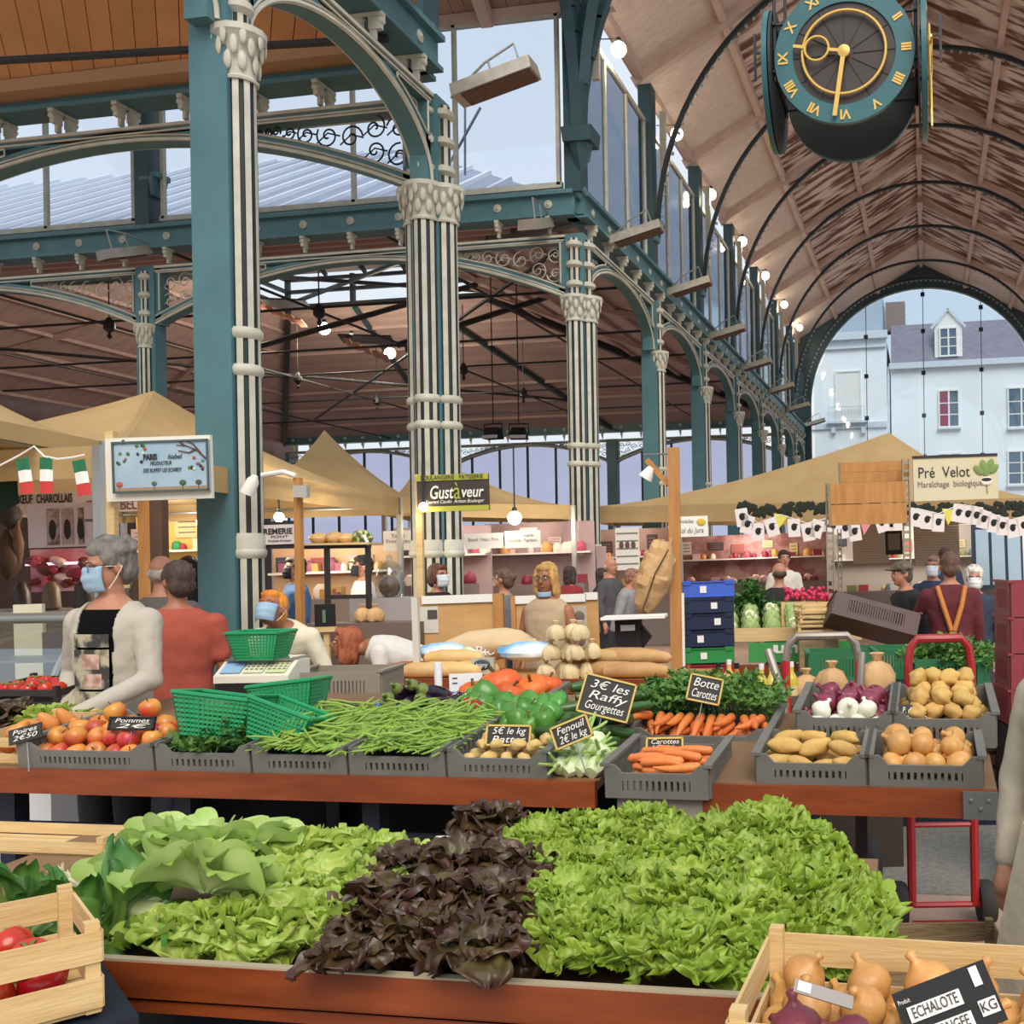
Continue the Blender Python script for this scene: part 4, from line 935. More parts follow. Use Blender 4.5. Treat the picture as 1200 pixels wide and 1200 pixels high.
# --- shops far behind
SHOPW = mat('shop_rose', 'b79f9c', .7, '9a807f', 1.5); YEL = mat('warm_yellow_wall', 'e2bf68', .6); shopn = [0]
def shop(box, D, label, wall, goods=20, pal=('e9c2c6', 'c25468', 'f0e2d0', '8d2b40', 'd9a05a'), light=60):
    t = panel('shop_front', label, 'shop', box, D, None); w_, h_ = t['w'], t['h']
    zb = -t.location.z
    m = MB(); m.box((0, .9, (h_+zb)/2), (w_, .06, h_-zb)); m.build('back_wall', wall, t, False)
    m = MB(); m.box((0, -.1, (zb+.0+h_*.12)/2), (w_*.98, .5, h_*.12-zb)); m.build('counter', mat('shop_counter', '7d716c', .4), t, False)
    m = MB(); m.box((0, .75, h_*.55), (w_*.95, .28, .03)); m.build('shelf', WHITE, t, False)
    for k in range(goods):
        up = k % 2; m = MB(); c_ = rnd.choice(pal); s = rnd.uniform(.05, .11)
        m.lathe([(s*.8, 0), (s, s*.3), (s*.9, s*1.2), (s*.4, s*1.7)], 8) if k % 3 else m.box((0, 0, s*.7), (s*2, s*1.5, s*1.4))
        m.build('shop_good', mat('good_'+c_, c_, .5), t, loc=(rnd.uniform(-.46, .46)*w_, .75 if up else rnd.uniform(-.25, .05), h_*.55+.015 if up else h_*.12))
    for k in range(int(w_/.55)):                                      # posters and price cards on the back wall
        m = MB(); pw, ph = rnd.uniform(.18, .34), rnd.uniform(.15, .3); m.box((0, 0, 0), (pw, .01, ph)); c_ = rnd.choice(['e3dcd6', '4a3a38', 'c9b0a8', '3d4a5a', 'a8524c', 'd8c890']); o = m.build('wall_card', mat('card_'+c_, c_, .7), t, False, loc=(-w_*.45+.55*k+rnd.uniform(0, .2), .85, h_*.78+rnd.uniform(-.12, .1)))
        for q in range(3): m = MB(); m.box((0, -.007, ph*(.25-.25*q)), (pw*.7, .003, ph*.06)); m.build('card_line', GRYT, o, False)
    if light:
        l = point((0, .2, h_*.95), light*.4, (1, .88, .78), .3); l.parent = t
    return t
shop((115, 600, 245, 700), 13, 'yellow lit stall behind the wide column', YEL, 14, ('2f8f55', 'a8322c', 'e8d9b0', '6a4a30'))
shop((285, 640, 440, 710), 13, 'crowded lit cheese and bread stall behind the dark cabinet', mat('shop_cream', 'd9b98a', .6, 'c79a78', 2), 30, ('e8d9b0', 'c9a05a', 'f0e8dc', '9b5a6a', 'b98a4e'))
shop((440, 615, 560, 695), 15, 'rose tinted stall behind the glass dome', SHOPW, 22)
shop((555, 610, 690, 695), 17, 'rose lit meat stall with white list boards', SHOPW, 26)
shop((690, 618, 790, 695), 20, 'dim brown stall front with posters beside the corner column', mat('brown_shop', '8d6a5c', .7, 'b59a90', 2), 22)
shop((795, 625, 975, 690), 22, 'long pink meat stall under the wide tent', mat('meat_pink', 'b08a84', .6, '8d5a55', 4, contrast=.1), 44, light=120)
shop((975, 615, 1210, 700), 24, 'stall row with pale shutters below the bunting', mat('shutter_beige', 'b5a79a', .7), 44, ('d8d0c4', 'b5423a', '6a7f8a', 'e0c878', '8a8f5a'), 120)
for i, (bx, D, tx) in enumerate((((592, 622, 634, 642), 15, 'Charcuterie\nVolaille  Agneau'), ((545, 625, 590, 643), 15, 'Boeuf  Veau  Porc'), ((700, 640, 712, 690), 18, ''), ((450, 622, 485, 645), 13.5, 'Tarifs\nFromages'))):
    t = panel('list_board', ['white list board with two columns under the low tent', 'white list board beside the bakery sign post', 'narrow pink poster by the corner column', 'pale price list behind the glass dome'][i], 'board', bx, D, WHITE if i != 2 else SHOPW)
    if tx: text(tx, .07, GRYT, t, on(t, .5, .4), width=t['w']*.8)
t = panel('ladder_sign', 'tall white slatted sign with round pictures beside the corner column', 'sign', (722, 618, 750, 668), 15, mat('grey_white', 'cfc9c0', .7), rotx=-.1)
m = MB(); m.box((0, .05, -.78), (.05, .03, 1.56)); m.build('sign_leg', STEEL, t, False)
for k in range(5): strip_(t, 'slat_line', .05, .12+.18*k, .95, .15+.18*k, GRYT)
for k in range(3): m = MB(); m.ell(on(t, .25+.25*k, .42, -.02), (.035, .006, .06), 8, 6); m.build('round_picture', mat('maroon', '5d3a36', .7), t)
for k in range(22):                                                   # shutter slats
    if k == 0: t = panel('roller_shutter', 'pale ribbed roller shutter behind the bunting flags', 'shutter', (1072, 598, 1125, 662), 22, mat('shutter_back', '9a8d80', .7)); 
    strip_(t, 'slat', .01, k/22+.004, .99, (k+1)/22-.008, mat('shutter_slat', 'b8ab9c', .6), -.03, .03)
t = panel('roller_shutter', 'pale ribbed roller shutter behind the plank boards', 'shutter', (1000, 610, 1042, 660), 22, mat('shutter_back', '9a8d80', .7))
for k in range(18): strip_(t, 'slat', .01, k/18+.004, .99, (k+1)/18-.008, MATS['shutter_slat'], -.03, .03)
t = panel('hall_door', 'dark blue glazed door behind the bunting at the end of the hall', 'door', (1140, 590, 1200, 690), 23, mat('door_navy', '27384c', .5))
for k in range(3): strip_(t, 'door_pane', .08+.31*k, .3, .33+.31*k, .95, mat('door_glass', 'a9c4d6', .2), -.03, .01)
t = panel('notice_card', 'small black framed picture card hanging by the shutter', 'picture', (1038, 622, 1058, 650), 20, BLACK); strip_(t, 'card', .15, .12, .85, .8, mat('card_grey', '6d665f', .7))
# bunting of white cards with black motifs
CARD = mat('bunting_card', 'e2d8d4', .8); 
pts = [(868, 605), (888, 622), (915, 612), (945, 622), (975, 615), (1000, 622), (1030, 612), (1075, 605), (1100, 611), (1125, 600), (1145, 603), (1165, 612), (1185, 618), (1210, 612)]
cl = [at(x, y-9, D=12.5) for x, y in pts]; m = MB(); m.tube(cl, .006, 5); o = m.build('bunting_string', WHITE); tag(o, 'string of bunting under the wide tent', 'string')
for k in range(26):
    f = k/26*(len(pts)-1); i = int(f); px = pts[i][0]+(pts[i+1][0]-pts[i][0])*(f-i); py = pts[i][1]+(pts[i+1][1]-pts[i][1])*(f-i)
    col_ = k in (4, 11, 17); t = thing('bunting_flag', ('small plain coloured pennant' if col_ else 'white card flag with a black emblem')+' on the bunting string', 'flag', at(px, py-9, D=12.5), 0, 'coloured pennants' if col_ else 'emblem card flags', rot=(0, rnd.uniform(-.3, .3), YAW))
    if col_:
        m = MB(); m.add([(-.09, 0, 0), (.09, 0, 0), (0, 0, -.2), (-.09, .004, 0), (.09, .004, 0), (0, .004, -.2)], [(0, 1, 2), (5, 4, 3), (0, 3, 4, 1), (1, 4, 5, 2), (2, 5, 3, 0)]); m.build('pennant', mat('pennant_%d' % k, ['d8cf5a', 'd98a94', 'd8cf5a'][[4, 11, 17].index(k)], .8), t, False)
    else:
        m = MB(); m.box((0, 0, -.11), (.15, .004, .22)); m.build('card', CARD, t, False)
        m = MB(); m.ell((0, -.005, -.1), (.035, .004, .045), 8, 6); m.box((.03, -.005, -.07), (.04, .004, .012), Matrix.Rotation(.5, 3, 'Y')); m.build('emblem', BLACK, t)
t = thing('leaf_garland', 'dark leafy garland along the front edge of the wide tent', 'garland', at(1000, 592, D=14.6))
m = MB()
for k in range(260):
    px = rnd.uniform(865, 1200); p = at(px, 597+rnd.uniform(-7, 6), D=14.4)-t.location; m.ell(p, (.07, .03, .04), 5, 3, rot=Matrix.Rotation(rnd.uniform(0, 3), 3, 'Y'))
m.build('leaves', mat('garland_green', '232a20', .8), t)['kind'] = 'stuff'
# ============================================================ tables
TILT = R(6)
def table_frame(t, w_, d_, h0, leg_m, top_m, front_m, tilt, fh=.09):
    m = MB(); h1 = h0+d_*math.tan(tilt)
    m.add([(0, 0, h0-.03), (w_, 0, h0-.03), (w_, d_, h1-.03), (0, d_, h1-.03), (0, 0, h0), (w_, 0, h0), (w_, d_, h1), (0, d_, h1)], [(3, 2, 1, 0), (4, 5, 6, 7), (0, 1, 5, 4), (1, 2, 6, 5), (2, 3, 7, 6), (3, 0, 4, 7)]); m.build('table_top', top_m, t, False)
    m = MB(); m.box((w_/2, -.015, h0-fh/2+.005), (w_, .03, fh)); m.build('front_board', front_m, t, False)
# front lettuce table
T1Y, T1Z = 1.92, .82
t = thing('salad_table', 'low trestle table with varnished front board holding the lettuces', 'table', (-2.75, T1Y, 0)); W1 = 2.6
table_frame(t, W1, 1.05, .74, NAVY, mat('table_boards', '8a6a4a', .7, '6d5138', 4), WOODB, R(2), .0)
m = MB(); m.box((W1/2, -.012, T1Z-.052), (W1, .024, .104)); m.build('rim_board', WOODB, t, False)
m = MB(); m.box((W1/2, -.012, T1Z+.002), (W1, .02, .006)); m.build('rim_edge', mat('worn_edge', 'a99a80', .6), t, False)
for x in (.3, W1-.3):
    for y in (.15, .9): m = MB(); m.box((x, y, .36), (.07, .07, .71)); m.build('leg', NAVY, t, False)
m = MB(); m.box((W1/2, .1, .66), (W1-.3, .05, .12)); m.build('apron', NAVY, t, False)
# middle table, left and right
T2Y, T2Z = 3.42, .88
def mid_table(x0_, x1_, d_, label, plate):
    t = thing('produce_table', label, 'table', (x0_, T2Y, 0)); w_ = x1_-x0_
    table_frame(t, w_, d_, T2Z, NAVY, MATS['table_boards'], WOODB, TILT, .092)
    n = 4 if w_ > 2 else 2
    for k in range(n):
        x = .12+(w_-.24)*k/(n-1)
        if plate: continue
        for (y, hh) in ((.12, T2Z-.02), (d_-.12, T2Z+(d_-.12)*math.tan(TILT)-.02)): m = MB(); m.box((x, y, hh/2), (.07, .07, hh)); m.build('leg', NAVY, t, False)
    if plate:
        for (x, y) in ((.1, .9), (w_-.5, .9), (.06, .2)): m = MB(); hh = T2Z+y*math.tan(TILT)-.03; m.box((x, y, hh/2), (.05, .05, hh)); m.build('leg', mat('dark_leg', '2a2226', .6), t, False)
        m = MB(); m.box((w_-.055, -.035, T2Z-.042), (.11, .012, .09)); m.build('corner_plate', mat('zinc_plate', '7f827e', .4, metal=.4), t, False)
        for k, (dx, dz) in enumerate(((-.03, .015), (.025, .015), (0, -.012))): m = MB(); m.lathe([(.008, 0), (.006, .004), (.001, .005)], 8, (w_-.055+dx, -.042, T2Z-.04+dz), ax=Matrix.Rotation(PI/2, 3, 'X')); m.build('screw', STEEL, t)
    else:
        m = MB(); m.box((w_/2, d_-.05, .42), (w_-.1, .02, .8)); m.build('shade_panel', mat('under_table_shade', '12161f', .9), t, False)  # dark sheet added to stand in for the shade under the table
        for z in (.6, .42, .24):
            for k in range(n-1): m = MB(); xa = .12+(w_-.24)*k/(n-1); m.box((xa+(w_-.24)/(n-1)/2, .1, z), ((w_-.24)/(n-1)-.08, .025, .1)); m.build('slat', NAVY, t, False)
    return t
mid_table(-3.75, -1.14, 1.25, 'long sloping produce table with varnished front board and navy slatted trestles', False)
mid_table(-.76, .215, .95, 'short sloping produce table with a zinc corner plate on its front board', True)
# bread table
t = thing('bread_table', 'varnished bread table in front of the plywood partitions', 'table', (at(452, 800, D=6.9).x, 6.15, 0)); 
W3 = 2.15; m = MB(); m.box((W3/2, .35, .88), (W3, .75, .03)); m.build('table_top', WOODM, t, False); m = MB(); m.box((W3/2, -.02, .865), (W3, .03, .09)); m.build('front_board', WOODB, t, False)
for x in (.1, W3-.1):
    for y in (.05, .65): m = MB(); m.box((x, y, .43), (.07, .07, .86)); m.build('leg', WOODM, t, False)
m = MB(); m.box((W3/2, .02, .5), (W3-.3, .03, .6)); m.build('skirt', BLACK, t, False)
# plywood partitions behind the bread
PLY = mat('plywood', 'cfa56c', .65, 'bf9158', 3, .05, 10, stretch=(1, 1, 5)); PD = 8.2
for i, bx in enumerate(((493, 697, 594, 800), (603, 697, 690, 800), (688, 694, 704, 790))):
    t = panel('plywood_partition', ['plywood partition with pinned leaflet behind the loaves', 'plywood partition behind the blonde woman', 'narrow plywood end board beside the corner column'][i], 'partition', bx, PD if i < 2 else 8.6, PLY)
    strip_(t, 'white_top_rail', .06 if i == 0 else 0, -.0, 1, .09, WHITE, -.01, .05)
    strip_(t, 'edge_batten', .88 if i == 0 else 0, 0, 1 if i == 0 else .06, 1, WOODM, -.02, .04)
    if i == 0:
        o = strip_(t, 'leaflet', .03, .12, .24, .42, mat('leaflet', 'cfc8bb', .7)); strip_(t, 'leaflet_picture', .12, .16, .23, .26, mat('leaflet_pic', '4a4640', .7), -.026)
t = panel('cream_strip_poster', 'leaning cream board with dark round prints by the paper bags', 'poster', (672, 710, 690, 790), 7.6, mat('poster_taupe', 'b0a291', .7), rz=YAW+.2)
for k in range(5): m = MB(); m.ell(on(t, .5, .15+.18*k, -.02), (.04, .005, .04), 8, 6); m.build('round_print', mat('print_dark', '6d6156', .8), t)

# ============================================================ crates
def crate_wall(m, w_, h, th, notch, bars, y, axis):
    "a crate wall along x: rails, bars and raised corners; axis 0 = front/back, 1 = sides"
    q = (lambda x, yy, z: (x, yy, z)) if axis == 0 else (lambda x, yy, z: (yy, x, z))
    def bx(x0_, x1_, z0_, z1_):
        a, b = q(x0_, y-th/2, z0_), q(x1_, y+th/2, z1_); m.span([min(a[i], b[i]) for i in range(3)], [max(a[i], b[i]) for i in range(3)])
    hm = h*(1-notch); s0, s1 = h*.22, hm-h*.22
    bx(-w_/2, w_/2, 0, s0); bx(-w_/2, w_/2, s1, hm); bx(-w_/2, -w_/2+w_*.17, s0, s1); bx(w_/2-w_*.17, w_/2, s0, s1)
    n = bars
    for k in range(n): x = -w_*.33+w_*.66*(k+.5)/n; bx(x-w_*.66/n*.28, x+w_*.66/n*.28, s0, s1)
    if notch:
        for s in (-1, 1):
            p = [(s*w_/2, hm), (s*w_*.33, hm), (s*w_*.41, h), (s*w_/2, h)]
            if s < 0: p = p[::-1]
            vs = [q(a, yy, b) for yy in (y-th/2, y+th/2) for a, b in p]; m.add(vs, [(0, 1, 2, 3), (7, 6, 5, 4)]+[((i+1) % 4, i, 4+i, 4+(i+1) % 4) for i in range(4)])
def crate(label, M, w_, d_, h, m_, notch=.3, bars=11, group=None, name='plastic_crate', sidebars=9, rim=True):
    t = thing(name, label, 'crate', (0, 0, 0), 0, group); t.matrix_world = M
    th = .012
    for (nm, wl, y, ax, nt_, nb) in (('front_wall', w_, -d_/2, 0, notch, bars), ('back_wall', w_, d_/2, 0, notch, bars), ('side_wall', d_-.02, -w_/2, 1, 0, sidebars), ('side_wall', d_-.02, w_/2, 1, 0, sidebars)):
        m = MB(); crate_wall(m, wl, h, th, nt_, nb, y, ax); m.build(nm, m_, t, False)
    m = MB(); m.box((0, 0, .006), (w_-.01, d_-.01, .012)); m.build('floor', m_, t, False)
    if rim:
        for s in (-1, 1): m = MB(); m.box((s*w_/2, 0, h), (.03, d_+.02, .012)); m.build('rim', m_, t, False)
    return t
def M2(x, dy, dz=0, rz=0, tilt=TILT):
    "frame on the sloping table top: dy metres up the slope from the front edge"
    return Matrix.Translation((x, T2Y+dy*math.cos(TILT), T2Z+dy*math.sin(TILT)+dz)) @ Matrix.Rotation(tilt, 4, 'X') @ Matrix.Rotation(rz, 4, 'Z')
def xat(px, py=890, Y=T2Y+.05): return at(px, py, Y=Y).x
CRT = {}
def row_crate(key, pa, pb, label, dy=.26, d_=.5, h=.105, **k):
    xa, xb = xat(pa), xat(pb); CRT[key] = (M2((xa+xb)/2, dy), xb-xa-.008, d_); return crate(label, CRT[key][0], xb-xa-.008, d_, h, GREYP, **k)
row_crate('apple', 33, 192, 'grey plastic crate full of apples', bars=18)
row_crate('herb', 193, 304, 'grey plastic crate of cucumbers and herbs beside the apples')
row_crate('bean1', 305, 416, 'grey plastic crate of green beans below the leaning green basket')
row_crate('bean2', 417, 530, 'grey plastic crate of green beans beside the small potatoes')
row_crate('ratte', 531, 648, 'grey plastic crate of small potatoes behind a chalkboard')
row_crate('pot_s', 887, 1016, 'grey plastic crate of long potatoes in front of the red onions', dy=.17, d_=.3)
row_crate('onion', 1018, 1152, 'grey plastic crate of yellow onions at the zinc corner', dy=.17, d_=.3)
xa, xb = xat(922), xat(1030); CRT['red'] = (M2((xa+xb)/2+.02, .60, .03), .36, .44); crate('grey plastic crate of red and white onions', CRT['red'][0], .36, .44, .13, GREYP, 0.2)
CRT['pot'] = (M2(xat(1090)+.05, .60, .03), .37, .44); crate('grey plastic crate of round potatoes by the red hand truck', CRT['pot'][0], .37, .44, .13, GREYP, .2)
p = at(770, 931, Y=3.36); CRT['car1'] = (Matrix.Translation((p.x, p.y+.2, p.z)) @ Matrix.Rotation(R(4), 4, 'X'), .36, .4); crate('grey plastic crate of loose carrots in the gap between the tables', CRT['car1'][0], .36, .4, .115, GREYP, .25)
m = MB(); m.box((p.x, p.y+.2, p.z/2-.01), (.3, .34, p.z-.02)); o = m.build('crate_stand', mat('grey_stand', '8d8577', .7), None, False); tag(o, 'pale grey stand under the loose carrot crate between the tables', 'stand')
p = at(820, 891, Y=3.95); CRT['car2'] = (Matrix.Translation((p.x, p.y+.2, p.z)) @ Matrix.Rotation(R(6), 4, 'X'), .57, .4); crate('wide grey plastic crate of bunched carrots with tops', CRT['car2'][0], .57, .4, .15, GREYP, .2, 16)
m = MB(); m.box((p.x, p.y+.2, p.z/2-.01), (.5, .35, p.z-.02)); o = m.build('crate_stand', NAVY, None, False); tag(o, 'navy stand under the bunched carrot crate', 'stand')
p = at(408, 829, D=5.5); CRT['grey'] = (Matrix.Translation(p) @ Matrix.Rotation(YAW, 4, 'Z'), .48, .36); crate('empty taupe plastic crate beside the weighing scale', CRT['grey'][0], .48, .36, .21, mat('taupe_crate', '8b8172', .6), 0, 16)
CRT['pump'] = (M2(at(598, 830, Y=4.33).x, .92), .43, .3); crate('grey plastic crate of orange pumpkins', CRT['pump'][0], .43, .3, .1, GREYP, .35)
CRT['blue'] = (M2(at(508, 830, Y=4.33).x, .92), .36, .3); crate('low blue plastic tray behind the aubergines', CRT['blue'][0], .36, .3, .07, mat('blue_plastic', '4a6fd0', .4), .2)

# ============================================================ produce
def lathe_mesh(name, prof, m_, n=14, mod=None, extra=None): m = MB(); m.lathe(prof, n, mod=mod); return m.mesh(name, m_, angle=120)
APPLE = mat('apple_skin', 'd6933f', .35, 'b52f2c', 4, rv=.15, contrast=.12); 
STEM = mat('brown_stem', '5b4226', .8)
applep = [(.004, -.030), (.018, -.034), (.030, -.025), (.038, -.006), (.038, .012), (.030, .027), (.016, .033), (.006, .027), (.001, .024)]
me_apple = lathe_mesh('apple', applep, APPLE, 16); mm_ = MB(); mm_.tube([(0, 0, .022), (.004, 0, .045)], .002, 5); me_stem = mm_.mesh('stem', STEM)
def potato(name, m_, seed, r=(.034, .026, .024), wob=.35): m = MB(); m.ell((0, 0, 0), r, 16, 10, wob=wob, seed=seed, ws=3); return m.mesh(name, m_, angle=160)
POT = mat('potato_skin', 'd0ab62', .7, 'b98f4a', 9, .2, 40, rv=.1); me_pot = [potato('potato', POT, k) for k in range(4)]; me_lpot = [potato('potato', POT, k+9, (.055, .027, .026), .25) for k in range(3)]
me_ratte = [potato('potato', mat('ratte_skin', 'd8b978', .7, 'c29f5c', 9, .2, rv=.08), k+20, (.03, .02, .019)) for k in range(3)]
def onion(name, m_): return lathe_mesh(name, [(.004, -.034), (.008, -.033), (.024, -.028), (.038, -.01), (.039, .006), (.03, .022), (.013, .033), (.006, .042), (.009, .052), (.002, .056)], m_, 16)
YON = mat('yellow_onion_skin', 'd9a763', .4, 'c58a44', 6, .1, 30, rv=.12, stretch=(8, 8, .6)); RON = mat('red_onion_skin', '6a2436', .35, '8d3a4c', 6, rv=.15, stretch=(8, 8, .6)); WON = mat('white_onion_skin', 'e9e4d4', .4, 'd9d6bc', 5, rv=.05)
me_yon, me_ron, me_won = onion('onion', YON), onion('onion', RON), onion('onion', WON)
CARM = mat('carrot_skin', 'e0823f', .5, 'd2733a', 12, rv=.1, stretch=(1, 1, 12))
def carrot(seed): m = MB(); q = random.Random(seed); b = q.uniform(-.01, .01); m.tube([(0, 0, 0), (0, b*.3, .01), (0, b, .05), (0, b*1.5, .1), (0, b, .14), (0, 0, .165)], [.008, .0165, .016, .013, .008, .002], 10); return m.mesh('carrot', CARM)
me_car = [carrot(k) for k in range(4)]
def place(me, M, loc, rot, label, cat, group, name=None, sc=1, children=()):
    o = link(name or cat, me); o.matrix_world = M @ Matrix.Translation(loc) @ rot.to_4x4() @ Matrix.Scale(sc, 4); tag(o, label, cat, group)
    for (nm, cm) in children: link(nm, cm, o)
    return o
def rrot(a=PI, b=.4): return Matrix.Rotation(rnd.uniform(-a, a), 3, 'Z') @ Matrix.Rotation(rnd.uniform(-b, b), 3, 'X') @ Matrix.Rotation(rnd.uniform(-b, b), 3, 'Y')
def heap(M, w_, d_, z0, s, layers, fn, dome=.0):
    for L_ in range(layers):
        ww, dd = w_-s*(1.45+L_*.8)-.02, d_-s*(1.45+L_*.8)-.02; nx, ny = max(1, int(ww/s)+1), max(1, int(dd/s)+1)
        for i in range(nx):
            for j in range(ny):
                x = -ww/2+ww*(i/(nx-1) if nx > 1 else .5)+rnd.uniform(-.16, .16)*s; y = -dd/2+dd*(j/(ny-1) if ny > 1 else .5)+rnd.uniform(-.16, .16)*s
                fn((x, y, z0+L_*s*.72+rnd.uniform(-.06, .08)*s))
M, w_, d_ = CRT['apple']; heap(M, w_, d_-.12, .045, .074, 2, lambda l: place(me_apple, M, (l[0], l[1]-.06, l[2]), rrot(PI, .9), 'red and yellow apple in the apple crate', 'apple', 'apples in the crate', sc=rnd.uniform(.98, 1.15), children=(('stem', me_stem),)))
for k in range(2): place(me_apple, M, (-.06+.11*k, -.02+.06*k, .165), rrot(), 'red and yellow apple in the apple crate', 'apple', 'apples in the crate', sc=1.1, children=(('stem', me_stem),))
M, w_, d_ = CRT['pot']; heap(M, w_, d_, .06, .066, 3, lambda l: place(rnd.choice(me_pot), M, l, rrot(PI, .5), 'round yellow potato in the crate by the red hand truck', 'potato', 'round potatoes', sc=rnd.uniform(1.1, 1.4)))
for k in range(4): place(rnd.choice(me_pot), M, (-.09+.06*k, .06+.02*(k % 2), .195), rrot(), 'round yellow potato in the crate by the red hand truck', 'potato', 'round potatoes', sc=1.3)
M, w_, d_ = CRT['pot_s']; heap(M, w_, d_, .05, .07, 2, lambda l: place(rnd.choice(me_lpot), M, l, rrot(.6, .25), 'long smooth potato in the crate before the red onions', 'potato', 'long potatoes', sc=rnd.uniform(.95, 1.2)))
M, w_, d_ = CRT['onion']; heap(M, w_, d_, .055, .076, 2, lambda l: place(me_yon, M, l, rrot(PI, 1.2), 'papery yellow onion in the zinc corner crate', 'onion', 'yellow onions in the corner crate', sc=rnd.uniform(1.0, 1.3)))
M, w_, d_ = CRT['red']
def f_(l):
    front = l[1] < -.1 or (l[0] < -.11 and l[1] > .05)
    if front: place(me_won, M, l, rrot(PI, 1), 'white onion among the red onions', 'onion', 'white onions', sc=rnd.uniform(.95, 1.15))
    else: place(me_ron, M, l, rrot(PI, 1), 'dark red onion in the onion crate', 'onion', 'red onions', sc=rnd.uniform(1.0, 1.25))
heap(M, w_, d_, .06, .074, 2, f_)
M, w_, d_ = CRT['ratte']; heap(M, w_, d_-.26, .05, .06, 2, lambda l: place(rnd.choice(me_ratte), M, (l[0], l[1]-.11, l[2]), rrot(PI, .3), 'small knobbly potato in the crate by the fennel', 'potato', 'small potatoes', sc=rnd.uniform(.9, 1.15)))
def lay(a=.35): return Matrix.Rotation(rnd.uniform(-a, a)+PI/2*rnd.choice((-1, 1)), 3, 'Z') @ Matrix.Rotation(PI/2, 3, 'X')
M, w_, d_ = CRT['car1']
for k in range(34): place(rnd.choice(me_car), M, ((-.13 if k % 2 else .13)+rnd.uniform(-.02, .02)+(.07 if k % 4 == 1 else -.07 if k % 4 == 2 else 0), -.15+.3*(k % 12)/12, .055+.022*(k//12)), Matrix.Rotation((PI/2 if k % 2 else -PI/2)+rnd.uniform(-.25, .25), 3, 'Z') @ Matrix.Rotation(PI/2, 3, 'X'), 'loose carrot in the low crate between the tables', 'carrot', 'loose carrots', sc=1.0)
M, w_, d_ = CRT['car2']
for k in range(36):
    R_ = Matrix.Rotation(rnd.uniform(-.5, .5), 3, 'Z') @ Matrix.Rotation(PI/2+rnd.uniform(-.1, .35), 3, 'X'); place(rnd.choice(me_car), M, (-.25+.5*(k % 12)/11.5, .0+.02*rnd.random(), .08+.032*(k//12)), R_, 'bunched carrot pointing out of the wide crate', 'carrot', 'bunched carrots', sc=1.15)
# green beans
BEAN = mat('bean_green', '7f9f3c', .45, '91ad4c', 10, rv=.12)
def bean(seed):
    q = random.Random(seed); m = MB(); c = q.uniform(.006, .022); m.tube([(x, c*math.cos(x*14)*1.0, 0) for x in (-.062, -.055, -.03, 0, .03, .055, .064)], [.001, .0034, .0042, .0044, .0042, .0032, .0008], 6); return m.mesh('green_bean', BEAN)
me_bean = [bean(k) for k in range(6)]
for key, cnt in (('bean1', 135), ('bean2', 135)):
    M, w_, d_ = CRT[key]
    for k in range(cnt):
        x, y = rnd.uniform(-.5, .5)*w_*.96, rnd.uniform(-.5, .42)*d_; hz = .085+.03*math.cos(x/w_*2.2)+.035*(y/d_+.5)
        place(rnd.choice(me_bean), M, (x, y, hz+rnd.uniform(0, .022)), Matrix.Rotation(rnd.uniform(-PI, PI), 3, 'Z') @ Matrix.Rotation(rnd.uniform(-.3, .3), 3, 'Y') @ Matrix.Rotation(rnd.uniform(-2, 2), 3, 'X'), 'thin green bean on the bean heap '+('under the leaning basket' if key == 'bean1' else 'beside the small potatoes'), 'bean', 'green beans '+key[-1], sc=rnd.uniform(.95, 1.25))
    m = MB()
    for k in range(620):
        x, y = rnd.uniform(-.5, .5)*w_*.94, rnd.uniform(-.51, .42)*d_*.97; hz = .073+.03*math.cos(x/w_*2.2)+.035*(y/d_+.5); a = rnd.uniform(-PI, PI); dx, dy_ = .055*math.cos(a), .055*math.sin(a)
        m.tube([(x-dx, y-dy_, hz+rnd.uniform(-.01, .006)), (x+.006, y, hz+.004), (x+dx, y+dy_, hz+rnd.uniform(-.01, .006))], [.003, .0045, .002], 5)
    o = m.build('green_beans', BEAN); o.matrix_world = M; tag(o, 'deeper layer of green beans '+('under the leaning basket' if key == 'bean1' else 'beside the small potatoes'), 'beans', None, 'stuff')
# aubergines, peppers, courgettes, cucumbers, pumpkins, fennel
AUB = mat('aubergine_skin', '1d1420', .12, '2a1a2e', 5); GRN = mat('calyx_green', '6d7a3a', .6)
m = MB(); m.lathe([(.002, -.09), (.02, -.088), (.038, -.06), (.041, -.03), (.033, .02), (.024, .06), (.012, .075)], 14); me_aub = m.mesh('aubergine', AUB); m = MB(); m.lathe([(.027, .055), (.024, .07), (.01, .082), (.007, .11), (.001, .112)], 8); me_cal = m.mesh('calyx', GRN)
for k in range(13):
    place(me_aub, M2(at(490, 850, Y=3.98).x, .56), (-.13+.07*(k % 5), -.02+.08*(k//5), .075+.03*(k//5)+.015*(k % 2)), Matrix.Rotation(rnd.uniform(-.5, .5), 3, 'Z') @ Matrix.Rotation(1.2+rnd.uniform(-.3, .3), 3, 'X'), 'glossy dark aubergine behind the green beans', 'aubergine', 'aubergines', sc=rnd.uniform(.9, 1.15), children=(('calyx', me_cal),))
PEPG = mat('green_pepper_skin', '3f7a2c', .25, '5d953c', 4, rv=.15); PEPR = mat('red_pepper_skin', 'b5221e', .25, '8d1814', 4)
def pepper(m_): return lathe_mesh('pepper', [(.004, -.045), (.02, -.05), (.034, -.04), (.04, -.01), (.042, .02), (.034, .042), (.016, .044), (.006, .036)], m_, 18, mod=lambda a, i: 1+.09*math.cos(3*a))
me_pg, me_pr = pepper(PEPG), pepper(PEPR); m = MB(); m.tube([(0, 0, .034), (.004, 0, .05), (.012, 0, .066)], [.006, .004, .005], 6); me_ps = m.mesh('stem', GRN)
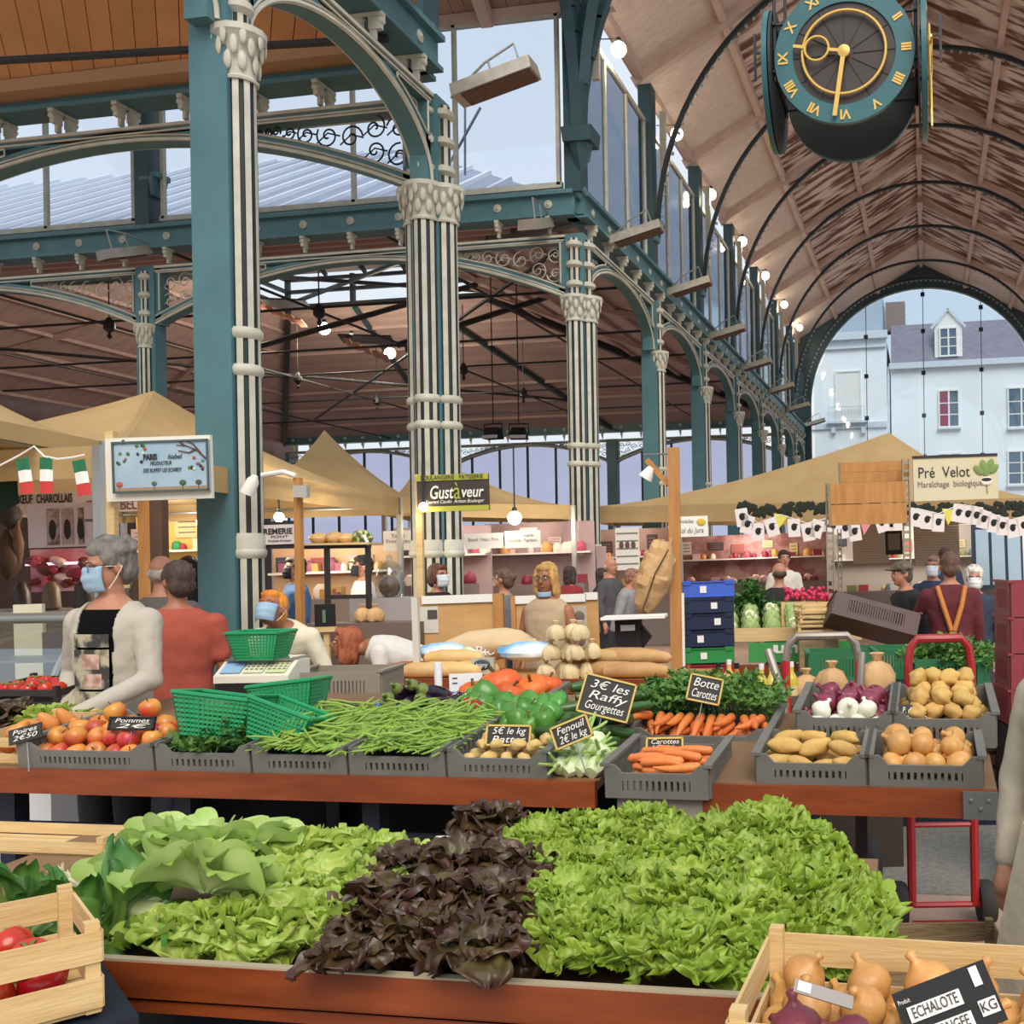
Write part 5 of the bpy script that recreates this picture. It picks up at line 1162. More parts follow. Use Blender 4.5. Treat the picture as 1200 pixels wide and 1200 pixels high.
for k in range(26):
    r_ = k in (2, 9); place(me_pr if r_ else me_pg, M2(at(588, 850, Y=3.93).x, .5), (-.2+.058*(k % 8), -.03+.075*(k//8), .065+.02*(k//8)+.015*(k % 2)), rrot(PI, 1.4), ('shiny red pepper' if r_ else 'shiny green pepper')+' behind the small potatoes', 'pepper', 'red peppers' if r_ else 'green peppers', sc=rnd.uniform(.95, 1.3), children=(('stem', me_ps),))
COUR = mat('courgette_skin', '2a4a22', .3, '46692f', 14, rv=.15, stretch=(6, 6, 1)); m = MB(); m.tube([(0, 0, -.1), (0, 0, -.095), (.003, 0, -.05), (.006, 0, 0), (.003, 0, .06), (0, 0, .09), (0, 0, .105)], [.008, .02, .025, .025, .021, .015, .009], 10); me_cour = m.mesh('courgette', COUR)
for k in range(26): place(me_cour, M2(at(692, 850, Y=3.85).x, .45), (-.13+.06*(k % 5)+.02*rnd.random(), -.12+.095*(k//5), .035+.024*(k//5)), lay(.8) if k % 2 else Matrix.Rotation(rnd.uniform(-.4, .4), 3, 'Z') @ Matrix.Rotation(1.35, 3, 'X'), 'dark green courgette behind the fennel', 'courgette', 'courgettes', sc=rnd.uniform(.85, 1.1))
M, w_, d_ = CRT['herb']
for k in range(9): place(me_cour, M, (-.11+.03*(k % 3), .02+.05*(k//3), .1+.03*(k % 3)), lay(.25), 'long dark cucumber in the herb crate', 'cucumber', 'cucumbers', sc=1.25)
PUM = mat('pumpkin_skin', 'dd6d2b', .45, 'c95a20', 4, rv=.1); m = MB(); m.lathe([(.01, -.06), (.06, -.07), (.1, -.045), (.115, 0), (.1, .045), (.06, .068), (.012, .05)], 40, mod=lambda a, i: 1-.07*abs(math.cos(5*a))); me_pum = m.mesh('pumpkin', PUM, angle=150); m = MB(); m.tube([(0, 0, .045), (.005, 0, .07), (.02, .005, .1)], [.014, .009, .011], 7); me_pst = m.mesh('stalk', STEM)
for k, (x, y, s) in enumerate(((-.06, .03, .95), (.1, .02, .7), (-.15, -.05, .6), (.04, -.08, .65), (.15, .09, .6))): place(me_pum, CRT['pump'][0], (x, y, .085+.03*s), rrot(PI, .3), ['large ribbed orange pumpkin topping its crate', 'small orange pumpkin at the right of the large one', 'small orange pumpkin in the near corner of its crate', 'small orange pumpkin beside the front rim', 'small orange pumpkin behind the cardboard'][k].replace(' at the right of', ' touching'), 'pumpkin', 'pumpkins', sc=s, children=(('stalk', me_pst),))
FEN = mat('fennel_bulb', 'dfe4c4', .45, 'b9cc8c', 4, stretch=(3, 3, 1)); FENG = mat('fennel_stalk', '9dbb62', .5)
m = MB(); m.lathe([(.01, -.05), (.03, -.048), (.045, -.02), (.043, .015), (.028, .045), (.015, .06)], 14, mod=lambda a, i: 1+.08*math.cos(4*a)); me_fen = m.mesh('fennel', FEN); m = MB()
for a in range(4): m.tube([(.012*math.cos(a*1.6), .012*math.sin(a*1.6), .045), (.03*math.cos(a*1.6), .03*math.sin(a*1.6), .1), (.05*math.cos(a*1.6), .05*math.sin(a*1.6), .14)], [.01, .008, .006], 6)
me_fst = m.mesh('stalk', FENG)
for k in range(11): place(me_fen, M2(xat(680), .16), (-.075+.042*(k % 4), -.1+.075*(k//4), .035+.026*(k//4)), Matrix.Rotation(rnd.uniform(-.9, .9)-.5, 3, 'Z') @ Matrix.Rotation(1.2*rnd.choice((1, -1)), 3, 'X'), 'pale fennel bulb with cut green stalks', 'fennel', 'fennel bulbs', sc=rnd.uniform(.7, .85), children=(('stalk', me_fst),))
# feathery greens and leafy bunches
def fronds(name, label, cat, M, w_, d_, h, n, m_, seed, curl=.06, leaf=.02, group=None):
    q = random.Random(seed); t = thing(name, label, cat, (0, 0, 0), 0, group); t.matrix_world = M; m = MB(); lf = MB()
    for k in range(n):
        x, y = q.uniform(-.5, .5)*w_, q.uniform(-.5, .5)*d_; a = q.uniform(0, 2*PI); hh = h*q.uniform(.55, 1.1)*(1-.5*(abs(x)/w_*2)**2); dx, dy_ = curl*math.cos(a), curl*math.sin(a)
        P = [(x, y, 0), (x+dx*.3, y+dy_*.3, hh*.5), (x+dx, y+dy_, hh*.9), (x+dx*1.8, y+dy_*1.8, hh*.85)]; m.tube(P, [.003, .0025, .002, .001], 4)
        for i in range(9):
            f = .3+.7*i/9; j = min(2, int(f*3)); g = f*3-j; p = Vector(P[j]).lerp(Vector(P[j+1]), g); v = Vector((q.uniform(-1, 1), q.uniform(-1, 1), q.uniform(-.4, .8))).normalized()*leaf*q.uniform(.6, 1.5); s_ = v.cross(Vector((q.uniform(-1, 1), q.uniform(-1, 1), 1))).normalized()*leaf*.35
            lf.add([p, p+v*.6+s_, p+v*1.2, p+v*.6-s_], [(0, 1, 2, 3)])
    m.build('stems', m_, t)['kind'] = 'stuff'; lf.build('leaflets', m_, t, False)['kind'] = 'stuff'; return t
HERB = mat('herb_green', '4c7a34', .6, '6a9440', 8, transl=.25); HERBD = mat('herb_dark', '2f5a26', .6, '4a7a34', 8, transl=.2)
p = at(815, 850, D=4.6)
fronds('leafy_greens', 'feathery carrot tops heaped behind the bunched carrots', 'greens', CRT['car2'][0] @ Matrix.Translation((-.03, .2, .12)), .62, .3, .17, 230, HERB, 5, .05, .028)
fronds('leafy_greens', 'feathery greens trailing at the courgette end of the carrot crate', 'greens', CRT['car2'][0] @ Matrix.Translation((-.26, .2, .1)), .2, .35, .15, 90, HERBD, 6, .05, .028)
fronds('herb_bunch', 'dark feathery herb bunch in the cucumber crate', 'herbs', CRT['herb'][0] @ Matrix.Translation((.05, -.02, .06)), .2, .3, .13, 130, HERBD, 7, .04, .024)
fronds('herb_bunch', 'bright leafy radish tops along the front of the cucumber crate', 'herbs', CRT['herb'][0] @ Matrix.Translation((-.06, -.17, .06)), .24, .1, .06, 60, HERB, 8, .04, .03)
fronds('parsley_bunch', 'curly parsley filling the green crates behind the red hand truck', 'herbs', Matrix.Translation(at(1112, 788, D=6.2)), .5, .32, .22, 230, HERB, 9, .05, .035)

# ============================================================ lettuces and leafy vegetables
def leaf_mesh(name, m_, seed, L_, W_, curl, cup, amp, fr, lobes=0, nu=12, nv=16):
    q = random.Random(seed); ph = [q.uniform(0, 6.3) for _ in range(6)]; C_ = [(0, 0)]; n = nv
    for i in range(n):
        th = curl*((i+.5)/n)**1.6; C_.append((C_[-1][0]+math.sin(th)*L_/n, C_[-1][1]+math.cos(th)*L_/n))
    def fn(u_, v):
        u = u_*2-1; i = min(n-1, int(v*n)); g = v*n-i; y = C_[i][0]+(C_[i+1][0]-C_[i][0])*g; z = C_[i][1]+(C_[i+1][1]-C_[i][1])*g; th = curl*v**1.6
        wv = W_*(.16+.84*min(1, v/.55)**.9)*(1 if v < .6 else math.sqrt(max(.12, 1-((v-.6)/.44)**2)))
        if lobes: wv *= 1+.22*math.sin(v*lobes*6.28+ph[4])*min(1, v*2)
        e = max(abs(u)**2.2, max(0, (v-.62)/.38)**1.3)
        tip = max(0, (v-.55)/.45); sd = abs(u)
        r_ = amp*e*(math.sin(6.283*fr*(v+.18*sd)+ph[0]+(2.1 if u < 0 else 0))*(1-.5*tip)+math.sin(6.283*fr*.62*u+ph[1]+2*v)*(.35+.65*tip)+.4*math.sin(6.283*fr*1.25*v+3*u+ph[2]))
        r_ += amp*.3*math.sin(7*u+ph[3])*math.sin(9*v+ph[5])
        x = u*wv+amp*.7*e*math.sin(6.283*fr*.9*v+ph[3]); off = -cup*u*u*wv+r_
        return (x, y+off*math.cos(th), z-off*math.sin(th)+amp*.6*e*math.sin(6.283*fr*.6*u+ph[4]+1.3))
    m = MB(); m.grid(fn, nu, nv, lambda u_, v: min(1, max(v**1.3, abs(u_*2-1)**2*.75))); return m.mesh(name, m_, angle=180)
BAT = mat('batavia_leaf', 'abb954', .42, tipc='83a030', rv=.16, transl=.18); BUT = mat('butterhead_leaf', 'e6edb4', .4, tipc='a2c25c', rv=.1, transl=.3); LIT = mat('light_lettuce_leaf', 'd6dc84', .4, tipc='9db845', rv=.1, transl=.3); OAK = mat('red_oak_leaf', '777038', .4, '3c221c', 5, tipc='43261f', rv=.3, transl=.12, contrast=.2); CHD = mat('chard_leaf', '8fb05a', .35, tipc='2f6a26', rv=.15, transl=.2)
LEAF = {'bat': [leaf_mesh('leaf', BAT, k, .118, .052, 1.7, .2, .0155, 3.5, 0, 26, 26) for k in range(6)], 'but': [leaf_mesh('leaf', BUT, k+10, .135, .075, 1.2, .5, .009, 1.3) for k in range(5)],
        'lit': [leaf_mesh('leaf', LIT, k+20, .12, .056, 1.5, .25, .013, 2.6, 1.5, 22, 22) for k in range(5)], 'oak': [leaf_mesh('leaf', OAK, k+30, .13, .056, 1.5, .25, .013, 2.2, 1.8, 20, 22) for k in range(6)], 'chd': [leaf_mesh('leaf', CHD, k+40, .26, .055, .7, .3, .01, 1.5) for k in range(4)]}
def lettuce(kind, loc, label, group, n, sc=1.0, open_=1.0, name='lettuce', cat='lettuce', lean=(0, 0)):
    t = thing(name, label, cat, loc, rnd.uniform(0, 6), group); t.rotation_euler = (lean[0]+rnd.uniform(-.15, .15), lean[1]+rnd.uniform(-.15, .15), rnd.uniform(0, 6)); t.scale = (sc,)*3
    for k in range(n):
        f = (k+.5)/n; az = k*2.39996; til = open_*(.12+1.15*f**.8)+rnd.uniform(-.12, .12); s_ = (.72+.38*f)*rnd.uniform(.9, 1.1)
        o = link('leaf', rnd.choice(LEAF[kind]), t, (0, 0, 0)); o.rotation_mode = 'XYZ'
        o.matrix_basis = Matrix.Rotation(az+rnd.uniform(-.2, .2), 4, 'Z') @ Matrix.Translation((0, .012*f, 0)) @ Matrix.Rotation(-til, 4, 'X') @ Matrix.Rotation(rnd.uniform(-.25, .25), 4, 'Z') @ Matrix.Scale(s_, 4)
    return t
def headp(px, py, zc):
    py = 940+(py-940)*.83; p = at(px, py, Z=zc); return (p.x, p.y+.03, p.z-.07)
for (px, py, z, s) in ((628, 968, .93, 1), (690, 955, .94, 1), (752, 948, .95, 1), (790, 975, .96, 1), (700, 1005, .94, 1), (752, 1030, .95, 1), (662, 1045, .93, 1), (672, 1095, .91, 1), (735, 1085, .92, 1.05), (805, 1035, .97, 1.05), (805, 1100, .93, 1.05), (868, 1060, .96, 1.05), (845, 960, 1.02, 1), (895, 948, 1.03, 1), (940, 970, 1.0, 1), (880, 1000, 1.0, 1), (935, 1025, .97, 1), (985, 1052, .93, 1), (945, 1085, .92, 1), (880, 1118, .9, 1), (985, 1100, .9, .95), (640, 1010, .93, 1), (840, 1000, .98, 1), (960, 1010, .95, .95)):
    lettuce('bat', headp(px, py, z), 'curly bright green batavia lettuce in the large heap', 'batavia lettuces', 44, s*1.0)
for (px, py, z, s, lb) in ((232, 1032, .96, 1.12, 'large pale butterhead lettuce leaning over the front of its heap'), (215, 985, .96, 1.1, 'butterhead lettuce topping the heap behind the palest one'), (285, 985, .94, 1.0, 'butterhead lettuce between the heap top and the light green lettuces'), (165, 1010, .92, .95, 'butterhead lettuce at the chard end of the heap')):
    lettuce('but', headp(px, py, z), lb, 'butterhead lettuces', 20, s, 1.0, lean=(.5, 0) if py == 1032 else (0, 0))
for (px, py, z, s) in ((335, 990, .93, 1), (395, 985, .93, 1), (440, 992, .93, .95), (310, 1035, .92, 1), (380, 1030, .92, 1), (430, 1035, .92, .9), (205, 1092, .89, .95), (262, 1085, .9, 1), (325, 1085, .9, 1), (385, 1080, .9, .95), (290, 1105, .88, .9)):
    lettuce('lit', headp(px, py, z), 'yellowish light green loose leaf lettuce beside the dark red ones', 'light green lettuces', 26, s)
for (px, py, z, s) in ((470, 1010, .93, 1), (530, 1003, .94, 1), (590, 1010, .94, 1), (450, 1055, .92, 1), (510, 1050, .93, 1), (570, 1050, .93, 1), (615, 1060, .91, .9), (430, 1100, .89, .95), (485, 1100, .9, 1), (545, 1105, .9, 1), (600, 1105, .89, .95)):
    lettuce('oak', headp(px, py, z), 'dark red oak leaf lettuce in the middle of the salad table', 'red oak leaf lettuces', 26, s)
lettuce('oak', headp(575, 948, .95), 'red oak leaf lettuce set apart behind the dark heap', None, 26, 1.0)
lettuce('oak', at(400, 1130, D=2.03), 'red oak leaf lettuce drooping over the rim board beside the light lettuces', None, 16, .7); lettuce('oak', at(568, 1118, D=2.0), 'red oak leaf lettuce spilling over the rim board below the dark heap', None, 16, .75)
for k, (px, py) in enumerate(((15, 1060), (60, 1080), (100, 1085), (135, 1075), (20, 1100))):
    lettuce('chd', at(px, py+25, Z=.8), 'dark green chard bunch beside the leeks', 'chard bunches', 9, .85, .95, 'chard_bunch', 'chard', lean=(-.5, .5))
t2x = M2(at(62, 862, Y=3.92).x, .46)
lettuce('lit', t2x @ Vector((.02, .02, .06)), 'darker green lettuce between the tomatoes and the apples', None, 26, 1.0)
lettuce('bat', t2x @ Vector((.13, .06, .05)), 'curly green lettuce tucked behind the apples', None, 26, .85); lettuce('oak', t2x @ Vector((-.17, .0, .06)), 'dark red lettuce behind the pears', None, 24, 1.1)
# leeks
LEEK = mat('leek_white', 'e4dfbe', .5, 'c9cf9a', 3); 
for k in range(4):
    a = at(75+12*k, 1028+6*k, Z=.83); b = at(180+5*k, 1062+7*k, Z=.86); t = thing('leek', ['leek with tangled white roots beside the chard', 'leek lying behind the rooty one', 'leek tucked below the pale butterhead', 'short leek lying against the lettuce heap'][k], 'leek', a, 0, 'leeks')
    m = MB(); m.tube([(0, 0, 0), (b-a)*.3, (b-a)*.7, b-a], [.016, .018, .018, .022], 10); m.build('shaft', LEEK, t)
    m = MB()
    for q in range(14): m.tube([(0, 0, 0), Vector((rnd.uniform(-.05, -.01), rnd.uniform(-.03, .03), rnd.uniform(-.01, .04)))], .0012, 4)
    m.build('roots', mat('leek_roots', 'cdbf98', .8), t)['kind'] = 'stuff'
    m = MB(); d = (b-a).normalized()
    for s in (-1, 0, 1): m.grid(lambda u, v, s=s: (b-a)+d*(.1*v)+Vector((-d.y, d.x, 0))*((u-.5)*.03*(1-v*.7)+s*.04*v)+Vector((0, 0, .01-.03*v*v)), 3, 6)
    m.build('green_blades', CHD, t)
# ============================================================ thin wooden boxes
def slat_box(label, M, w_, d_, h, m_, cat='crate', n=2, gap=.028, group=None, hide_front=False):
    t = thing('wooden_box', label, cat, (0, 0, 0), 0, group); t.matrix_world = M
    sh = (h-gap*(n-1)-.01)/n
    for (ax, y, L_) in ((0, -d_/2, w_), (0, d_/2, w_), (1, -w_/2, d_), (1, w_/2, d_)):
        for k in range(n):
            m = MB(); z = .01+sh/2+k*(sh+gap); m.box((0, y, z) if ax == 0 else (y, 0, z), (L_, .006, sh) if ax == 0 else (.006, L_, sh)); m.build('slat', m_, t, False)
    for sx_ in (-1, 1):
        for sy in (-1, 1): m = MB(); m.box((sx_*(w_/2-.014), sy*(d_/2-.014), h/2+.008), (.024, .024, h+.016)); m.build('corner_post', m_, t, False)
    for k in range(5): m = MB(); m.box((0, -d_/2+d_*(k+.5)/5, .004), (w_, d_/5-.01, .006)); m.build('base_slat', m_, t, False)
    return t
# onion box in the bottom right corner
A, B = at(903, 1092, Z=.98), at(852, 1198, Z=.98); dv = (A-B).normalized(); xv = Vector((dv.y, -dv.x, 0)); w_, d_, h = .54, .36, .15
c = A-dv*(d_/2)+xv*(w_/2); c.z = .98-h; Mo = Matrix.Translation(c) @ Matrix.Rotation(math.atan2(xv.y, xv.x), 4, 'Z')
slat_box('pale thin-wood box of onions standing before the batavia lettuces', Mo, w_, d_, h, WOODP)
heap(Mo, w_+.03, d_+.03, .045, .078, 2, lambda l: place(me_ron if (l[1] < -.02 and l[0] < .16) else me_yon, Mo, l, rrot(PI, 1), 'purple onion at the near end of the pale wooden box' if (l[1] < -.02 and l[0] < .16) else 'golden onion in the pale wooden box', 'onion', 'purple onions in the wooden box' if (l[1] < -.02 and l[0] < .16) else 'golden onions in the wooden box', sc=rnd.uniform(.95, 1.12)))
m = MB(); m.box((c.x+.05, c.y-.05, c.z/2-.005), (.75, .45, c.z-.01), math.atan2(xv.y, xv.x)); o = m.build('box_stand', NAVY, None, False); tag(o, 'navy stand under the pale box of onions', 'stand')
# tomato box bottom left
A = at(119, 1090, Z=.985); B = at(0, 1116, Z=.985); xv = (A-B).normalized(); yv = Vector((-xv.y, xv.x, 0)); w_, d_, h = .5, .32, .15; c = A-xv*(w_/2)+yv*(d_/2); c.z = .985-h; Mt = Matrix.Translation(c) @ Matrix.Rotation(math.atan2(xv.y, xv.x), 4, 'Z')
slat_box('pale thin-wood box of tomatoes beside the salad table', Mt, w_, d_, h, WOODP)
TOM = mat('tomato_skin', 'c5301f', .2, 'b52a1a', 4, rv=.12); m = MB(); m.lathe([(.004, -.03), (.022, -.03), (.036, -.014), (.037, .006), (.026, .024), (.008, .024), (.002, .021)], 16, mod=lambda a, i: 1+.03*math.cos(5*a)); me_tom = m.mesh('tomato', TOM); m = MB()
for a in range(5): m.tube([(0, 0, .022), (.012*math.cos(a*1.26), .012*math.sin(a*1.26), .028), (.022*math.cos(a*1.26), .022*math.sin(a*1.26), .024)], [.003, .003, .001], 4)
me_tc = m.mesh('calyx', GRN)
heap(Mt, w_-.03, d_-.04, .045, .072, 2, lambda l: place(me_tom, Mt, l, rrot(PI, .5), 'red tomato in the thin-wood box by the salad table', 'tomato', 'tomatoes in the near box', sc=1.05, children=(('calyx', me_tc),)))
m = MB(); m.box((c.x, c.y, c.z/2-.005), (.6, .4, c.z-.01), math.atan2(xv.y, xv.x)); o = m.build('box_stand', NAVY, None, False); tag(o, 'navy stand under the pale box of tomatoes', 'stand')
# tomato tray and pear box on the middle table, wooden box ends
Mk = M2(at(52, 830, Y=4.3).x, .9, .03); slat_box('tray of ripe tomatoes before the grey-haired man', Mk, .42, .3, .1, mat('dark_tray', '2b2a2a', .6))
heap(Mk, .42, .3, .085, .072, 1, lambda l: place(me_tom, Mk, l, rrot(PI, .5), 'ripe tomato in the tray before the grey-haired man', 'tomato', 'tomatoes in the tray', sc=1.0, children=(('calyx', me_tc),)))
Mp = M2(xat(2), .24); slat_box('pale wooden box of pears beside the apple crate', Mp, .22, .4, .11, WOODP)
PEAR = mat('pear_skin', 'd99a4a', .4, 'c4532f', 5, rv=.15, contrast=.15); m = MB(); m.lathe([(.004, -.045), (.02, -.044), (.034, -.025), (.034, -.005), (.022, .025), (.013, .045), (.004, .052)], 14); me_pear = m.mesh('pear', PEAR)
heap(Mp, .22, .4, .06, .07, 2, lambda l: place(me_pear, Mp, l, rrot(PI, 1.2), 'small ruddy pear in the box beside the apples', 'pear', 'pears in the box', sc=1.0, children=(('stem', me_stem),)))
# old wooden crates on the floor and behind the salad table
for i, (px, py, D, z, rz) in enumerate(((1088, 1130, 2.95, .255, .06), (1088, 1130, 2.95, 0, .02))):
    p = at(px, py, D=D); slat_box(['weathered slatted crate on top by the red hand truck wheels', 'weathered slatted crate under the top one by the hand truck'][i], Matrix.Translation((p.x+.02, p.y+.1, z)) @ Matrix.Rotation(YAW*.6+rz, 4, 'Z'), .42, .34, .24, WOODO, n=3, gap=.03)
p = at(60, 1030, Y=2.8); slat_box('pale flat wooden box behind the leeks', Matrix.Translation((p.x-.13, 2.84, .765)), .75, .2, .045, WOODP, n=1)
t = panel('paper_sheet', 'white paper price sheet lying behind the dark red lettuces', 'paper', (505, 976, 565, 984), 2.9, None); m = MB(); m.box((0, 0, 0), (.14, .09, .002)); m.build('sheet', WHITE, t, False)

# ============================================================ baskets, scale, price boards
GBAS = mat('green_basket_plastic', '1f8a55', .45, '23975e', 5)
def basket(label, M, w_=.3, d_=.24, h=.16):
    t = thing('green_basket', label, 'basket', (0, 0, 0), 0, 'green baskets'); t.matrix_world = M; tp = .72
    P = lambda s, z: [(sx_*w_/2*(tp+(1-tp)*z/h)*1, sy*d_/2*(tp+(1-tp)*z/h), z) for sx_, sy in ((-1, -1), (1, -1), (1, 1), (-1, 1))]
    m = MB(); b = P(0, 0); m.box((0, 0, .003), (w_*tp, d_*tp, .005)); m.build('base', GBAS, t, False)
    m = MB()
    for k in range(9):
        z = h*(k+.3)/9; c = P(0, z)
        for i in range(4): m.bar(c[i], c[(i+1) % 4], .003, h/9*.55)
    m.build('woven_bands', GBAS, t, False)['kind'] = 'stuff'
    m = MB(); lo, hi = P(0, 0), P(0, h)
    for i in range(4):
        n = 15 if i % 2 == 0 else 12
        for k in range(n+1): f = k/n; m.bar(Vector(lo[i]).lerp(Vector(lo[(i+1) % 4]), f), Vector(hi[i]).lerp(Vector(hi[(i+1) % 4]), f), .006, .004)
    m.build('ribs', GBAS, t, False)['kind'] = 'stuff'
    m = MB()
    for i in range(4): m.tube([hi[i], hi[(i+1) % 4]], .008, 6)
    m.build('rim', GBAS, t)
    return t
def lookm(px, py, D, ex=0, ey=0, ez=0): return Matrix.Translation(at(px, py, D=D)) @ Matrix.Rotation(YAW, 4, 'Z') @ Matrix.Rotation(ey, 4, 'Y') @ Matrix.Rotation(ex, 4, 'X') @ Matrix.Rotation(ez, 4, 'Z')
SCD = 5.3
basket('green woven plastic basket standing on the weighing scale', lookm(307, 772, SCD, 0, 0, 0), .27, .22, .14)
basket('green woven basket tipped over the apples and cucumbers', lookm(256, 863, 4.0, -.12, .14, .05), .30, .24, .16)
basket('green woven basket leaning on the green beans', lookm(327, 872, 3.95, -.1, .36, -.1), .26, .22, .15)
basket('green woven basket behind the one leaning on the beans', lookm(343, 838, 4.6, -.05, -.1, 0), .29, .22, .15)
t = thing('weighing_scale', 'cream electronic shop scale with coloured displays carrying a green basket', 'scale', at(307, 797, D=SCD), YAW)
m = MB(); m.prism([(-.12, 0), (.14, 0), (.14, .1), (.0, .1), (-.12, .035)], .38, Matrix.Rotation(PI/2, 3, 'Z')); m.v = [(x, y, z) for x, y, z in m.v]
m.build('body', mat('scale_cream', 'ddd8c6', .45), t, False)
m = MB(); m.box((0, .06, .108), (.34, .2, .012)); m.build('pan', STEEL, t, False)
tl = math.atan2(.065, .12)
for i, c_ in enumerate(('8fb4d6', 'd8d8b8', 'c9d0a0')): m = MB(); m.box((-.115+.115*i, -.062, .074), (.1, .1, .004), Matrix.Rotation(tl, 3, 'X')); o = m.build('display' if i == 0 else 'keypad', mat('disp_'+c_, c_, .3), t, False); m = MB(); [m.box((-.115+.115*i+.025*(q % 4-1.5), -.062+.02*(q//4-1), .0765+.0108*(q//4-1)), (.015, .01, .003), Matrix.Rotation(tl, 3, 'X')) for q in range(12)] if i else None; (m.build('keys', GRYT, o, False).__setitem__('kind', 'stuff') if i else None)
m = MB(); p = t.location; m.box((p.x, p.y+.02, p.z/2-.002), (.36, .3, p.z-.004), YAW); o = m.build('scale_stand', BLACK, None, False); tag(o, 'black stand under the weighing scale', 'stand')
SLATEB = mat('chalkboard', '2a2a28', .7, '33322f', 6); FRB = mat('board_frame', 'c9ab5a', .6)
def price(px, py, D, w_px, h_px, rot, lines, label, fm=FRB, col=CHALK, stick=.12):
    w_, h_ = w_px*D/F_PX, h_px*D/F_PX; t = thing('price_board', label, 'price sign', at(px, py, D=D)); t.rotation_euler = (R(-18), rot, YAW)
    m = MB(); m.box((0, 0, 0), (w_, .006, h_)); m.build('slate', SLATEB, t, False)
    if fm:
        m = MB(); f = .007
        for (a, b, c, d) in ((-w_/2, w_/2, h_/2-f, h_/2), (-w_/2, w_/2, -h_/2, -h_/2+f), (-w_/2, -w_/2+f, -h_/2, h_/2), (w_/2-f, w_/2, -h_/2, h_/2)): m.box(((a+b)/2, -.002, (c+d)/2), (b-a, .011, d-c))
        m.build('frame', fm, t, False)
    for i, s in enumerate(lines): text(s, h_*.9/len(lines), col, t, (0, -.006, h_*(.5-(i+.5)/len(lines))*.8), name='chalk_lettering', shear=.25, width=w_*.74)
    if stick: m = MB(); m.tube([(0, .006, -h_/2+.01), (0, .01, -h_/2-stick)], .0025, 5); m.build('stick', STEEL, t)
    return t
price(711, 818, 3.95, 62, 47, .26, ['3€ les', 'Raffy', 'Gourgettes'], 'large chalkboard price sign above the courgettes')
price(670, 858, 3.6, 47, 28, -.38, ['Fenouil', '2€ le kg'], 'small tilted chalkboard sign above the fennel')
price(596, 862, 3.74, 53, 25, .03, ['5€ le kg', 'Rattes'], 'chalkboard price sign behind the small potatoes')
price(826, 808, 4.2, 40, 32, .22, ['Botte', 'Carottes'], 'chalkboard price sign standing in the carrot tops')
price(779, 873, 3.75, 44, 18, 0, ['Carottes', '1€60 kg'], 'small chalkboard sign above the loose carrots')
price(410, 836, 4.2, 36, 22, .25, ['Haricots', '4€'], 'small worn sign at the back of the green beans', None, DARKT)
price(1071, 838, 3.8, 38, 24, .05, ['P. de terre', 'kilo 1€20'], 'dark slate sign stuck among the round potatoes', None)
price(155, 848, 3.98, 54, 16, .02, ['Pommes', '2€'], 'dark price sign lying on the apples', BLACK)
price(30, 860, 3.97, 40, 18, -.25, ['Poires', '2€50'], 'white and black price sign above the pears', None, CHALK)
price(440+0, 857+0, 4.0, 1, 1, 0, [], 'x') if 0 else None
t = thing('pricing_tag', 'black electronic price tag of long shallots lying on the onion box', 'price sign', at(1112, 1180, D=1.42)); t.rotation_euler = (R(-30), R(-20), YAW); t.scale = (.86, .86, .86)
m = MB(); m.box((0, 0, 0), (.16, .008, .095)); m.build('tag', BLACK, t, False)
for (x, z, ww, s, sz) in ((-.02, .008, .09, 'ECHALOTE', .024), (-.015, -.028, .09, 'ALLONGEE', .024), (.06, -.02, .03, 'KG', .022)):
    m = MB(); m.box((x, -.006, z), (ww, .003, .024)); m.build('label_strip', WHITE, t, False); text(s, sz, DARKT, t, (x, -.009, z), width=ww*.85)
m = MB(); m.box((.058, -.006, .028), (.014, .003, .03)); m.build('label_strip', WHITE, t, False); text('Produit', .01, CHALK, t, (-.065, -.006, .03), width=.02)
t = thing('tape_label', 'grey barcode strip lying across the golden onions', 'label', at(965, 1165, D=1.5)); t.rotation_euler = (R(-50), R(18), YAW)
m = MB(); m.box((0, 0, 0), (.09, .003, .02)); m.build('strip', mat('strip_grey', '97908a', .5), t, False); m = MB(); m.box((-.03, -.003, 0), (.02, .002, .015)); m.build('code_patch', WHITE, t, False)

# cardboard pieces and papers behind the pumpkins
CARDB = mat('cardboard', 'b99a6d', .8, 'ad8d60', 6)
for (bx, D, rz, m_, lb) in (((612, 790, 653, 815), 4.75, .1, CARDB, 'brown cardboard price card behind the pumpkins'), ((527, 789, 566, 812), 4.85, 0, WHITE, 'white paper card behind the blue tray')):
    t = panel('card', lb, 'card', bx, D, m_, .004, rz=YAW+rz)
    for k in range(2): strip_(t, 'pen_line', .1, .2+.25*k, .25, .26+.25*k, DARKT, -.004, .001)
t = panel('plastic_pot', 'white plastic pot standing by the blue tray', 'pot', (510, 775, 518, 806), 4.9, None); m = MB(); m.lathe([(.012, 0), (.018, 0), (.02, .12), (.016, .12)], 12); m.build('pot', WHITE, t)

